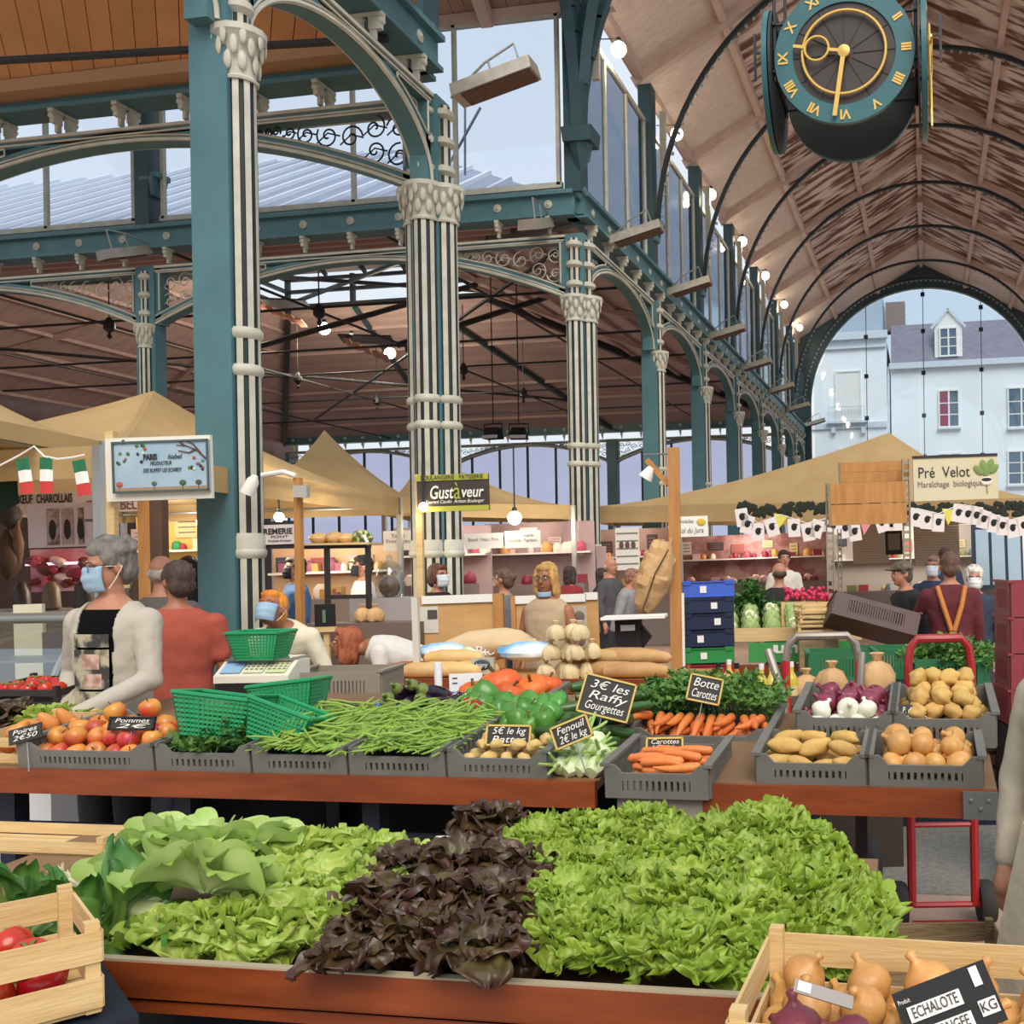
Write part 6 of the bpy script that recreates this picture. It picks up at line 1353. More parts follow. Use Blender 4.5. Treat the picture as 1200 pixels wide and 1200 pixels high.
# ============================================================ bread stall goods
TZ = .895
def bt(px, py): p = at(px, py, Z=TZ); return p
LOAF = mat('long_loaf', 'c99a58', .7, 'dcbb85', 7, .25, 30, rv=.12)
for k, (px, dy, L_, a) in enumerate(((500, .12, .38, .1), (515, .2, .4, .05), (535, .15, .36, -.1), (520, .3, .42, .15), (548, .25, .35, .0), (690, .3, .45, .05), (715, .2, .5, -.06), (735, .32, .5, .03), (745, .15, .45, .1), (720, .42, .5, 0))):
    x = at(px, 785, Y=6.3).x; m = MB(); m.tube([(-L_/2, 0, 0), (-L_*.45, 0, 0), (-L_*.2, 0, .01), (L_*.2, 0, .01), (L_*.45, 0, 0), (L_/2, 0, 0)], [.008, .035, .05, .05, .035, .008], 12)
    o = m.build('long_loaf', LOAF if k < 5 else mat('dark_loaf', 'a37a48', .75, 'c9a36c', 6, .25, rv=.1)); o.location = (x, 6.15+dy, TZ+.045+(.07 if dy >= .3 else 0)); o.rotation_euler = (0, 0, a); tag(o, 'long pale loaf at the leaflet end of the bread table' if k < 5 else 'floury baguette loaf below the scale of the bread stall', 'bread', 'pale loaves' if k < 5 else 'floury loaves')
for k in range(6):
    m = MB(); m.ell((0, 0, 0), (.065, .055, .05), 12, 8, wob=.15, seed=k); o = m.build('bun', mat('bun_brown', 'a5682f', .5, '8a4f22', 5)); o.location = (at(470+9*(k % 3), 775, Y=6.35).x, 6.3+.1*(k//3), TZ+.05); tag(o, 'round brown bun beside the bread table upright', 'bread', 'brown buns')
PBAG = mat('kraft_paper', 'cfa877', .75, 'b98f5e', 8, .5, 14); PBAGW = mat('pale_bag', 'e0cfa8', .7, 'c9ad7c', 6, .4, 14)
def bag(label, loc, s, m_, seed, group=None, flop=.0, rz=0):
    t = thing('paper_bag', label, 'paper bag', loc, rz, group); q = random.Random(seed)
    m = MB(); prof = [(.02, 0), (s*.5, .0), (s*.55, s*.15), (s*.52, s*.5), (s*.36, s*.78), (s*.1, s*.92), (s*.09, s*.96), (s*.2, s*1.12), (s*.16, s*1.15)]
    m.lathe(prof, 40, mod=lambda a, i: 1+.1*math.sin(a*5+seed+i*.7)+.05*math.sin(a*9+i)+.03*math.sin(a*14+2*i)); m.build('bag', m_, t, angle=70)
    m = MB(); m.tube([(s*.11*math.cos(a*PI/6), s*.11*math.sin(a*PI/6), s*.94) for a in range(12)], s*.02, 5, closed=True); m.build('tie', WOODM, t); return t
for k in range(11):
    c_, r_ = k % 4, k//4; bag('clear-topped bag of biscuits in the stack beside the blonde woman', (at(640+14*c_+6*r_, 780, Y=6.25).x, 6.25+.1*(k % 2), TZ+.125*r_), .11, PBAGW, k, 'biscuit bags')
for i, (px, c_, lb, ln) in enumerate(((522, '5aa6d6', 'light blue printed bread bag on the loaves', 'Pain'), (615, '5aa6d6', 'light blue printed bag lying by the green packet', ''), (560, '9cc26a', 'green and white printed packet between the blue bags', 'Bio'))):
    t = thing('printed_bag', lb, 'bag', (at(px, 760, Y=6.6).x, 6.6+.05*i, TZ+.11), YAW-.1+.2*i); m = MB(); m.ell((0, 0, .03), (.2, .13, .07), 14, 8, wob=.2, seed=i); m.build('bag', mat('bag_'+c_, c_, .5, 'e6eef0', 3, contrast=.1), t)
    if ln: text(ln, .09, WHITE, t, (0, -.135, .04), width=.12)
t = thing('bread_sack', 'pale floury sack lying on the bread table before the partitions', 'sack', (at(575, 755, Y=6.7).x, 6.72, TZ+.15), .1); m = MB(); m.ell((0, 0, .04), (.32, .15, .1), 18, 10, wob=.25, seed=8); m.build('sack', mat('floury_sack', 'd9c09c', .8, 'c7aa80', 5), t)
t = panel('oval_label', 'grey packet with a dark oval logo on the bread table', 'packet', (553, 771, 580, 790), 6.75, mat('packet_grey', 'b5b09a', .6), .05); m = MB(); m.ell(on(t, .5, .4, -.03), (.055, .008, .035), 14, 8); m.build('oval', mat('oval_blue', '2b4450', .6), t); text('Irigny', .04, WHITE, t, on(t, .5, .4, -.045), width=.08, shear=.2)
t = panel('bread_upright', 'white painted upright at the leaflet end of the bread table', 'post', (486, 700, 493, 795), 6.85, mat('pale_upright', 'cfcabb', .6), .04)
# till scale at the bread stall and hung bag
t = panel('till_scale', 'black shop scale with printed display on the bread table', 'scale', (722, 722, 756, 795), 7.2, None); m = MB(); m.box((0, 0, .3), (.18, .12, .22)); m.box((0, 0, .1), (.035, .035, .25)); m.box((0, .03, .02), (.2, .2, .03)); m.build('body', BLACK, t, False)
m = MB(); m.box((.05, -.05, .435), (.44, .3, .018)); m.build('tray', WHITE, t, False); m = MB(); m.box((0, -.065, .36), (.1, .01, .04)); m.build('display', mat('lcd', 'cfd4cf', .3), t, False); m = MB(); m.prism([(.09, .2), (.16, .29), (.09, .38)], .08); m.build('side_panel', BLACK, t, False)
t = thing('hung_paper_sack', 'big crumpled brown paper sack slung from the pine post', 'paper sack', at(770, 690, D=7.9), YAW); m = MB()
m.tube([(.06-.18*f**1.2, 0, .38-.58*f) for f in [i/16 for i in range(17)]], [.03+.105*math.sin(PI*min(1, f*.96+.04))**.6 for f in [i/16 for i in range(17)]], 28); m.v = [tuple(Vector(v)*(1+.10*mnoise.noise(Vector(v)*22)+.3*abs(mnoise.noise(Vector(v)*9))-.1)) for v in m.v]; m.build('sack', PBAG, t, angle=28)
m = MB(); m.tube([(.1, -.1, .3), (.0, -.15, .12), (-.1, -.12, -.15)], .006, 5); m.build('strap', STEM, t)
t = thing('glass_dome', 'glass dome jar of dark sweets behind the bending woman', 'jar', at(457, 700, D=9.5)); m = MB(); m.lathe([(.11, 0), (.13, .05), (.13, .2), (.09, .3), (.03, .34), (.03, .38), (.001, .4)], 16); m.build('dome', GLASS, t); m = MB(); m.ell((0, 0, .1), (.1, .1, .1), 12, 8, wob=.2); m.build('sweets', mat('brown_sweets', '5d4233', .6, '7a5a40', 20), t)
m = MB(); p = t.location; m.box((p.x, p.y, p.z/2), (.6, .4, p.z), YAW); o = m.build('dome_counter', mat('grey_pink_counter', 'a9a09e', .5), None, False); tag(o, 'grey counter carrying the glass dome jar', 'counter')
t = panel('green_chalk_frame', 'small black chalkboard with a drawn bottle by the bending woman', 'board', (370, 708, 393, 735), 7.8, BLACK); strip_(t, 'drawing', .42, .25, .58, .8, mat('drawn_green', '5a7a5a', .7)); strip_(t, 'ledge', 0, .98, 1.05, 1.2, WOODP, 0, .05); m = MB(); m.box((0, .02, -.57), (.04, .03, 1.14)); m.build('stand_leg', WOODP, t, False)
for k in range(2): bag('yellowish paper bag behind the bending woman', (at(425+16*k, 725, D=8.2).x, at(425, 725, D=8.2).y, at(425, 728, D=8.2).z), .12, PBAG, 40+k, 'bags behind the bending woman')
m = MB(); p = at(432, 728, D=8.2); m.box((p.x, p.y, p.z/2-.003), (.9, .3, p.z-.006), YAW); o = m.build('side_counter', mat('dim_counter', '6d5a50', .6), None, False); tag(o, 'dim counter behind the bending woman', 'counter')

# ============================================================ right hand goods
def stack(px, D, items):
    for (y0_, y1_, wpx, c_, lb) in items:
        t = panel('stack_crate', lb, 'crate', (px-wpx/2, y0_, px+wpx/2, y1_), D, None); w_, h_ = t['w'], t['h']; mt = mat('sc_'+c_, c_, .45)
        for (nm, cc_, dd) in (('front_wall', (0, -.13, h_/2), (w_, .012, h_*.8)), ('back_wall', (0, .13, h_/2), (w_, .012, h_*.8)), ('side_wall', (-w_/2, 0, h_/2), (.012, .26, h_*.95)), ('side_wall', (w_/2, 0, h_/2), (.012, .26, h_*.95)), ('floor', (0, 0, .006), (w_, .26, .012))): m = MB(); m.box(cc_, dd); m.build(nm, mt, t, False)
        m = MB()
        for s in (-1, 1): m.box((s*w_*.42, -.135, h_*.9), (w_*.16, .02, h_*.25))
        m.box((0, -.14, h_*.93), (w_, .014, h_*.06)); m.box((0, -.14, h_*.1), (w_, .014, h_*.06)); m.build('moulded_edge', mt, t, False)
        m = MB(); m.box((rnd.uniform(-.2, .2)*w_, -.142, h_*.5), (.05, .004, h_*.4)); m.build('paper_label', WHITE, t, False)
stack(831, 8.2, ((680, 700, 58, '3f62c4', 'bright blue plastic crate topping the tall stack'), (700, 718, 57, '1e2745', 'navy plastic crate second from the top of the stack'), (718, 737, 57, '1c2440', 'navy plastic crate third from the top of the stack'), (737, 757, 58, '1d2643', 'navy plastic crate resting on the green one in the stack'), (757, 776, 58, '2f8a45', 'green plastic crate above the red one in the stack'), (776, 800, 58, 'a02a34', 'red plastic crate low in the tall stack')))
m = MB(); p = at(831, 800, D=8.2); m.box((p.x, p.y, p.z/2-.002), (.42, .3, p.z-.004), YAW); o = m.build('navy_box', NAVY, None, False); tag(o, 'navy box carrying the tall crate stack', 'box')
# bottles
for k, (px, py, D, c_) in enumerate(((843, 826, 5.6, 'c98a3a'), (864, 824, 5.75, 'c07a2c'), (893, 828, 5.4, 'c9b23a'), (905, 826, 5.6, 'd0bf58'), (928, 822, 5.8, 'c9b23a'), (855, 818, 6.0, 'd9a85a'))):
    t = thing('juice_bottle', ['apple juice bottle behind the carrot tops', 'amber juice bottle nearest the carrot sign', 'yellow oil bottle by the grey handle', 'pale oil bottle beside the yellow one', 'yellow bottle behind the onion crate', 'orange labelled bottle in the back of the bottles'][k], 'bottle', at(px, py, D=D), 0, 'bottles behind the carrots')
    m = MB(); m.lathe([(.03, 0), (.037, .005), (.037, .11), (.03, .14), (.014, .17), (.013, .2)], 14); m.build('bottle_body', mat('juice_'+c_, c_, .12, sss=0), t); m = MB(); m.lathe([(.015, .195), (.015, .225), (.001, .226)], 10); m.build('cap', BLACK if k < 2 else WHITE, t); m = MB(); m.lathe([(.0375, .04), (.0378, .04), (.0378, .09), (.0375, .09)], 14); m.build('paper_label', PBAGW, t)
m = MB(); a, b = at(843, 828, D=5.7), at(935, 826, D=5.7); c = (a+b)/2; m.box((c.x, c.y, c.z/2-.004), ((b-a).length+.15, .8, c.z-.012), YAW); o = m.build('bottle_stand', NAVY, None, False); tag(o, 'navy stand under the juice and oil bottles', 'stand')
bag('twisted brown paper bag behind the grey hand truck handle', at(975, 815, D=5.4), .16, PBAG, 71); bag('tall twisted brown paper bag between the two hand trucks', at(1028, 812, D=5.5), .19, PBAG, 72); bag('plain brown paper bag tucked behind the twisted bags', at(945, 818, D=5.9), .15, PBAG, 73)
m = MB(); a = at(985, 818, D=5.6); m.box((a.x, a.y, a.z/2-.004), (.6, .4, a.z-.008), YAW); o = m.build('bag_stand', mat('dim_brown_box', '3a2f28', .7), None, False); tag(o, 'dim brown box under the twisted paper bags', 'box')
# hand trucks
RTUB = mat('red_tube', '9c2226', .35); GTUB = mat('grey_tube', '8d857a', .4, metal=.4); RUB = mat('tyre_rubber', '2a2826', .8)
def hand_truck(label, pl, pr, ptop, D, m_, legm, wr):
    a, b = at(pl, 1000, D=D), at(pr, 1000, D=D); c = (a+b)/2; hw = (b-a).length/2; H = at((pl+pr)/2, ptop, D=D).z
    t = thing('hand_truck', label, 'hand truck', (c.x, c.y, 0), YAW)
    P = [(-hw, 0, wr), (-hw, 0, H-.12), (-hw*.92, 0, H-.04), (-hw*.7, 0, H), (hw*.7, 0, H), (hw*.92, 0, H-.04), (hw, 0, H-.12), (hw, 0, wr)]
    m = MB(); m.tube(P[1:-1], .02, 8); m.build('handle', m_, t)
    for s in (-1, 1): m = MB(); m.tube([(s*hw, 0, wr), (s*hw, 0, H-.12)], .02, 8); m.build('upright', legm, t)
    m = MB(); m.tube([(-hw-.06, 0, wr), (hw+.06, 0, wr)], .014, 8); m.build('axle', legm, t); m = MB(); m.box((0, -.1, .02), (2*hw, .2, .012)); m.build('toe_plate', legm, t, False)
    for z in (.45, .8): m = MB(); m.tube([(-hw, 0, z), (hw, 0, z)], .012, 8); m.build('cross_bar', legm, t)
    for s in (-1, 1):
        m = MB(); m.lathe([(wr*.45, -.03), (wr*.9, -.035), (wr, -.02), (wr, .02), (wr*.9, .035), (wr*.45, .03)], 24, (s*(hw+.055), .03, wr), ax=Matrix.Rotation(PI/2, 3, 'Y')); wh = m.build('wheel', RUB, t); m = MB(); m.lathe([(wr*.45, -.025), (wr*.46, .025), (.01, .03)], 14, (s*(hw+.055), .03, wr), ax=Matrix.Rotation(PI/2, 3, 'Y')); m.build('hub', legm, wh)
    return t
hand_truck('red hand truck with a red hoop handle behind the potato crate', 1068, 1142, 748, 4.55, RTUB, RTUB, .095)
hand_truck('hand truck with grey hoop handle and red legs behind the onion crate', 925, 1010, 745, 5.05, GTUB, mat('bright_red_tube', 'b5272b', .35), .125)
m = MB(); m.tube([at(900, 762, D=4.8), at(918, 815, D=4.7), at(923, 1068, D=4.7)], .02, 8); o = m.build('bare_tube', GTUB); tag(o, 'bare grey tube handle beside the grey hoop', 'handle')
m = MB(); m.tube([at(1010, 765, D=4.9), at(1008, 805, D=4.85), at(1006, 1060, D=4.85)], .018, 8); o = m.build('bare_tube', GTUB); tag(o, 'bare grey tube beside the twisted paper bag', 'handle')
# vegetable stall beyond
VD = 9.4
t = thing('vegetable_stand', 'timber vegetable stand with green carton front behind the blue crates', 'stand', (at(925, 760, D=VD).x, at(925, 760, D=VD).y, 0), YAW)
zt = at(925, 742, D=VD).z; m = MB(); m.box((0, .3, zt-.02), (1.3, .8, .04)); m.build('top', WOODM, t, False); m = MB(); m.box((0, -.12, zt-.0), (1.3, .03, .12)); m.build('front_rail', WOODP, t, False)
m = MB(); m.box((.1, -.14, zt-.16), (.95, .02, .18)); o = m.build('green_carton', mat('carton_green', '3c9148', .6), t, False); text('unico', .14, WHITE, t, (.12, -.155, zt-.12), width=.55, bold=.006)
m = MB(); m.box((0, -.13, zt-.32), (1.3, .03, .1)); m.build('lower_rail', WOODB, t, False)
for s in (-.6, .6): m = MB(); m.box((s, .3, zt/2-.02), (.07, .07, zt-.04)); m.build('leg', WOODM, t, False)
MV = t.matrix_basis.copy(); 
CAU = mat('cauliflower_curd', 'e8e2c0', .7, 'd9d0a4', 20, .5, 40); CAG = mat('cabbage_leaf', '8fae68', .5, 'a9c27e', 4); 
for k in range(14):
    q = k % 5; r_ = k//5; t = thing('cabbage' if k % 3 else 'cauliflower', ('green cabbage' if k % 3 else 'cream cauliflower')+' on the timber vegetable stand', 'cabbage' if k % 3 else 'cauliflower', MV @ Vector((-.55+.2*q, .05+.22*r_, zt+.03+.06*r_)), 0, 'cabbages on the stand' if k % 3 else 'cauliflowers on the stand')
    m = MB(); m.ell((0, 0, .04), .075, 12, 8, wob=.2, seed=k, ws=6); m.build('head', CAG if k % 3 else CAU, t)
    for a in range(6): m = MB(); m.grid(lambda u, v, a=a: (Matrix.Rotation(a*1.05, 3, 'Z') @ Vector(((u-.5)*.12*math.sin(PI*min(.95, v*.8+.2)), -.05-.06*v+.05*v*v, -.03+.13*v))), 4, 5); m.build('wrapper_leaf', CAG, t)
for k in range(10):
    t = thing('radish_bunch', 'bunch of pink radishes at the back of the vegetable stand', 'radish', MV @ Vector((.05+.09*(k % 5), .55+.08*(k//5), zt+.3+.05*(k//5))), 0, 'radish bunches'); m = MB()
    for a in range(7): m.ell((rnd.uniform(-.05, .05), rnd.uniform(-.04, .04), rnd.uniform(-.02, .04)), .022, 8, 6)
    m.build('radishes', mat('radish_pink', 'c22d55', .4), t)['kind'] = 'stuff'
m = MB(); m.box((.25, .6, zt+.13), (.6, .25, .26)); m.xf(MV); o = m.build('radish_box', WOODP, None, False); tag(o, 'wooden box raising the radish bunches', 'box')
fronds('chard_tuft', 'tall dark leafy greens at the back of the vegetable stand', 'greens', MV @ Matrix.Translation((-.35, .6, zt)), .4, .2, .5, 60, HERBD, 15, .06, .06)
for i in range(3): p = at(958, 738-11*i, D=9.0); slat_box(['pale box of lettuces lowest by the rack post', 'pale box in the middle of three by the rack post', 'pale box topmost of three by the rack post'][i], Matrix.Translation((p.x, p.y, p.z-.02)) @ Matrix.Rotation(YAW+.1*i, 4, 'Z'), .36, .3, .075, WOODP)
m = MB(); p = at(958, 741, D=9.0); m.box((p.x, p.y, p.z/2-.02), (.34, .28, p.z-.04), YAW); o = m.build('box_support', WOODO, None, False); tag(o, 'weathered box under the three pale boxes', 'box')
Mb = Matrix.Translation(at(1018, 740, D=8.6)) @ Matrix.Rotation(YAW, 4, 'Z') @ Matrix.Rotation(.28, 4, 'Y') @ Matrix.Rotation(-.35, 4, 'X')
crate('dark brown plastic crate tilted on the rack posts', Mb, .72, .42, .2, mat('dark_brown_plastic', '3a221c', .5, '4a2c24', 5), 0, 22)
for (px, py, D, lb) in ((985, 778, 6.7, 'green plastic crate behind the twisted paper bags'), (1040, 772, 6.9, 'green plastic crate between the two hoop handles'), (1110, 810, 6.2, 'green plastic crate below the parsley')):
    p_ = at(px, py, D=D); p_.z = at(1045, 792, D=6.6).z-.038; crate(lb, Matrix.Translation(p_) @ Matrix.Rotation(YAW, 4, 'Z'), .44, .32, .2, mat('green_crate_plastic', '27663f', .5, '2d7348', 4), 0, 14)
m = MB(); a = at(1045, 792, D=6.6); m.box((a.x, a.y+.15, a.z/2-.02), (1.5, 1.1, a.z-.04), YAW); o = m.build('low_stand', NAVY, None, False); tag(o, 'navy stand under the green crates and parsley', 'stand')
for k in range(4):
    p = at(1196, 848-42*k, D=5.0); crate(['maroon plastic crate lowest in the stack by the beige coat', 'maroon plastic crate second up in the stack by the beige coat', 'maroon plastic crate third up in the stack by the beige coat', 'maroon plastic crate topmost in the stack by the beige coat'][k], Matrix.Translation(p+Vector((.1, .1, 0))) @ Matrix.Rotation(YAW, 4, 'Z'), .36, .3, .17, mat('maroon_plastic', '8a3338', .5, '7a2a30', 4), 0, 10)
m = MB(); p = at(1196, 850, D=5.0); m.box((p.x+.1, p.y+.1, p.z/2-.002), (.36, .3, p.z-.004), YAW); o = m.build('crate_pedestal', mat('dark_pedestal', '2f2420', .6), None, False); tag(o, 'dark pedestal under the maroon crate stack', 'box')
t = panel('brown_panel', 'dark slatted crate wall beside the potato crate', 'panel', (1148, 815, 1185, 915), 5.3, mat('dark_slats', '3d2a24', .6)); 
for k in range(6): strip_(t, 'slat', 0, k/6+.02, 1, (k+1)/6-.03, mat('slat_brown', '4a332b', .6), -.02, .02)
# ============================================================ people
def remesh(mb, name, m_, voxel, smooth=2, parent=None, post=None, cut=None, solid=0):
    me = mb.mesh('tmp', m_, False); ob = bpy.data.objects.new('tmp', me)
    md = ob.modifiers.new('r', 'REMESH'); md.mode = 'VOXEL'; md.voxel_size = voxel
    if smooth: sm = ob.modifiers.new('s', 'SMOOTH'); sm.iterations = smooth; sm.factor = .5
    me2 = evaluated_mesh(ob); bpy.data.meshes.remove(me)
    me2.name = name; me2.materials.clear(); me2.materials.append(m_)
    if cut:
        bm = bmesh.new(); bm.from_mesh(me2); bmesh.ops.delete(bm, geom=[v for v in bm.verts if cut(v.co)], context='VERTS'); bm.to_mesh(me2); bm.free()
    if post:
        for v in me2.vertices: v.co = post(v.co)
    me2.shade_smooth(); o = link(name, me2, parent)
    if solid: s = o.modifiers.new('solid', 'SOLIDIFY'); s.thickness = solid
    return o
def limb(m, pts, rs, n=12):
    P = [Vector(p) for p in pts]; m.tube(P, list(rs), n)
    for p, r in zip(P, rs): m.ell(p, r, n, 8)
SKIN = {'fair': mat('skin_fair', 'bb8467', .5, 'aa7258', 12, sss=.08), 'tan': mat('skin_tan', 'a56c4e', .5, '965f43', 12, sss=.08)}
EYEW, IRIS, LIPS, MASKM = mat('eye_white', 'e6e0d8', .3), mat('iris_dark', '2a1e18', .2), mat('lips', '9c5a50', .5), mat('mask_blue', '9fb9cc', .8, '8caac0', 6)
def cloth(c, c2=None): return mat('cloth_'+c, c, .85, c2 or c, 7, .25, 22)
def person(label, px, py, D, rz=0, H=None, hy=0, hp=0, lean=0, skin='fair', hair=('3a2a20', 'short'), top=('444444', 'long'), trousers='2b2d38', mask=None, larm=None, rarm=None, vox=.016, group=None, apron=None, glasses=False, inner=None, skirt=None, nolegs=False, extra=None, broad=1.0):
    hd = at(px, py, D=D); hz = hd.z
    if H is None: H = (hz+.115)
    s = H/1.75
    t = thing('person', label, 'person', (0, 0, 0), YAW+rz, group)
    LR = Matrix.Rotation(lean, 3, 'X'); hip = Vector((0, 0, .95))
    def U(p): return (hip+LR @ (Vector(p)-hip))*s                     # upper body follows the lean
    def Lw(p): return Vector(p)*s
    hc0 = U((0, -.015, 1.635)); HR = LR @ Matrix.Rotation(hy, 3, 'Z') @ Matrix.Rotation(-lean+hp, 3, 'X') if lean else Matrix.Rotation(hy, 3, 'Z') @ Matrix.Rotation(hp, 3, 'X')
    off = Matrix.Rotation(YAW+rz, 3, 'Z') @ hc0; t.location = (hd.x-off.x, hd.y-off.y, 0)
    def Hd(p): return hc0+HR @ (Vector(p)*s)
    la = larm or ((.24, .0, 1.13), (.25, -.08, .88)); ra = rarm or ((-.24, .0, 1.13), (-.25, -.08, .88))
    shl, shr = (.178*broad, 0, 1.375), (-.178*broad, 0, 1.375)
    UA = lambda p: U(p) if lean < .8 else U(p)
    def torso(m, inf, z0=.86, z1=1.5):
        rows = [(.86, .165, .115), (.95, .168, .12), (1.08, .15*broad, .108), (1.2, .165*broad, .115), (1.32, .178*broad, .118), (1.40, .175*broad, .1), (1.44, .14*broad, .085), (1.475, .095, .07), (1.5, .06, .06)]
        rows = [r for r in rows if z0-.001 <= r[0] <= z1+.001]; n = 20; vs = []; fs = []
        for (z, a, b) in rows:
            for j in range(n): q = 2*PI*j/n; vs.append(U(((a+inf)*math.cos(q), (b+inf)*math.sin(q), z)))
        for i in range(len(rows)-1):
            for j in range(n): fs.append((i*n+j, i*n+(j+1) % n, (i+1)*n+(j+1) % n, (i+1)*n+j))
        fs += [tuple(range(n-1, -1, -1)), tuple(range((len(rows)-1)*n, len(rows)*n))]; m.add(vs, fs)
    # ---- body
    b = MB(); torso(b, 0)
    if not nolegs:
        for sx_ in (-1, 1): limb(b, [Lw((.09*sx_, 0, .9)), Lw((.1*sx_, -.01, .5)), Lw((.1*sx_, .01, .09))], [.085*s, .055*s, .038*s]); limb(b, [Lw((.1*sx_, .02, .05)), Lw((.11*sx_, -.15, .035))], [.042*s, .035*s])
    for (sh, (el, ha), sx_) in ((shl, la, 1), (shr, ra, -1)):
        e, h = U(el), U(ha); limb(b, [U(sh), e, h], [.052*s, .038*s, .027*s])
        d = (h-e).normalized(); w_ = d.cross(Vector((0, 1, 0))); w_ = w_.normalized() if w_.length > .1 else Vector((1, 0, 0)); nrm = w_.cross(d)
        limb(b, [h+d*.02*s, h+d*.075*s], [.03*s, .034*s], 10)
        for k in range(4):
            o_ = w_*(k-1.5)*.02*s; L_ = (.075, .085, .08, .062)[k]*s; base = h+d*.085*s+o_; b.tube([base, base+d*L_*.5+nrm*.008*s, base+d*L_*.9+nrm*.03*s], [.0105*s, .0095*s, .008*s], 8)
        b.tube([h+d*.03*s-w_*.02*s*sx_, h+d*.07*s-w_*.05*s*sx_, h+d*.105*s-w_*.058*s*sx_], [.013*s, .0115*s, .009*s], 8)
    limb(b, [U((0, .005, 1.46)), hc0-Vector((0, 0, .05*s))], [.056*s, .052*s])
    def he(c, r, n=14, m2=10): b.ell(Hd(c), [q*s for q in r], n, m2, rot=HR)
    he((0, .012, .03), (.076, .095, .09)); he((0, -.012, -.03), (.064, .078, .085)); he((0, -.045, -.085), (.035, .035, .03)); he((0, -.095, -.02), (.014, .022, .02)); b.tube([Hd((0, -.082, .02)), Hd((0, -.105, -.018))], [.009*s, .014*s], 8)
    for sx_ in (-1, 1): he((.077*sx_, .015, -.005), (.012, .022, .033), 8, 6); he((.033*sx_, -.078, .026), (.024, .012, .008), 8, 6)
    remesh(b, 'body', SKIN[skin], vox*.75, 1, t)
    for sx_ in (-1, 1):
        m = MB(); m.ell(Hd((.031*sx_, -.077, .008)), (.013*s, .009*s, .008*s), 10, 6, rot=HR); m.build('eye', EYEW, t); m = MB(); m.ell(Hd((.031*sx_, -.0845, .008)), (.006*s, .004*s, .006*s), 8, 6, rot=HR); m.build('iris', IRIS, t)
        m = MB(); m.tube([Hd((.012*sx_, -.092, .03)), Hd((.032*sx_, -.092, .037)), Hd((.052*sx_, -.078, .03))], [.003*s, .004*s, .002*s], 6); m.build('eyebrow', mat('brow_'+hair[0], hair[0], .8), t)
    if not mask: m = MB(); m.ell(Hd((0, -.09, -.056)), (.024*s, .008*s, .008*s), 10, 6, rot=HR); m.build('mouth', LIPS, t)
    else:
        mm2 = MASKM if mask is True else cloth(mask); dz = 0 if not isinstance(mask, tuple) else 0
        def mf(u, v):
            a = (u-.5)*2.15; zz = .012-.118*v; r_ = 1.0+.05*math.sin(v*PI); pl = .0025*math.sin(v*18)*(abs(u-.5) < .4)
            y_ = -.104*math.cos(a)*r_-pl-.012*math.sin(v*PI)*math.cos(a); return Hd((.082*math.sin(a)*(1-.18*v*v), y_+.004, zz))
        m = MB(); m.grid(mf, 14, 12); o = m.build('face_mask', mm2, t, angle=60); sd = o.modifiers.new('solid', 'SOLIDIFY'); sd.thickness = .004
        m = MB()
        for sx_ in (-1, 1):
            for z_ in (.008, -.095): m.tube([Hd((.076*sx_, -.035, z_)), Hd((.084*sx_, -.005, z_*.6)), Hd((.086*sx_, .032, .0))], .0018*s, 5)
        m.build('ear_loops', WHITE, t)
    if glasses:
        m = MB()
        for sx_ in (-1, 1): m.tube([Hd((.034*sx_+.022*math.cos(a*PI/8), -.1, .008+.016*math.sin(a*PI/8))) for a in range(16)], .0018*s, 5, closed=True); m.tube([Hd((.056*sx_, -.098, .012)), Hd((.08*sx_, .0, .015))], .0018*s, 5)
        m.tube([Hd((-.012, -.101, .012)), Hd((.012, -.101, .012))], .0018*s, 5); m.build('glasses', IRON, t)
    # ---- hair
    hc, hs = hair; hm = mat('hair_'+hc, hc, .7, ''.join('%02x' % min(255, int(int(hc[i:i+2], 16)*1.45+12)) for i in (0, 2, 4)), 26, .7, 60, stretch=(1, 1, .25)); m = MB()
    def hh(c, r): m.ell(Hd(c), [q*s for q in r], 14, 10, rot=HR)
    if hs == 'bald': hh((0, .045, -.005), (.082, .07, .055))
    else:
        hh((0, .028, .042), (.086, .098, .092)); hh((0, .06, -.02), (.078, .06, .075)); hh((0, -.035, .085), (.066, .05, .036))
        if hs in ('short', 'curly'):
            for sx_ in (-1, 1): hh((.07*sx_, .005, .035), (.02, .045, .045))
        if hs == 'curly':
            for k in range(40): a = rnd.uniform(0, 6.28); e = rnd.uniform(.1, 1.3); hh((.088*math.cos(a)*math.cos(e), .03+.098*math.sin(a)*math.cos(e), .045+.1*math.sin(e)), (.02, .022, .018)) if not (math.sin(a) < -.55 and e < .7) else None
        if hs == 'long':
            for sx_ in (-1, 1): hh((.072*sx_, .0, .0), (.03, .06, .09)); hh((.078*sx_, .012, -.09), (.032, .055, .08))
            hh((0, .065, -.09), (.08, .04, .1))
        if hs == 'bob':
            for sx_ in (-1, 1): hh((.074*sx_, .012, -.01), (.03, .06, .08))
            hh((0, .07, -.05), (.078, .04, .07))
        if hs == 'bun': hh((0, .12, .03), (.04, .035, .04))
    nz = .006*s
    remesh(m, 'hair' if hs != 'scarf' else 'headscarf', hm, .011*s if vox < .014 else .014*s, 1, t, post=lambda c: c+(c-hc0).normalized()*nz*(mnoise.noise(Vector((c.x*60, c.y*60, c.z*22)))+.7*mnoise.noise(Vector((c.x*140, c.y*140, c.z*50)))))
    # ---- clothes
    tc_, sl = top; inf = .02; m = MB(); torso(m, inf, .86, 1.475)
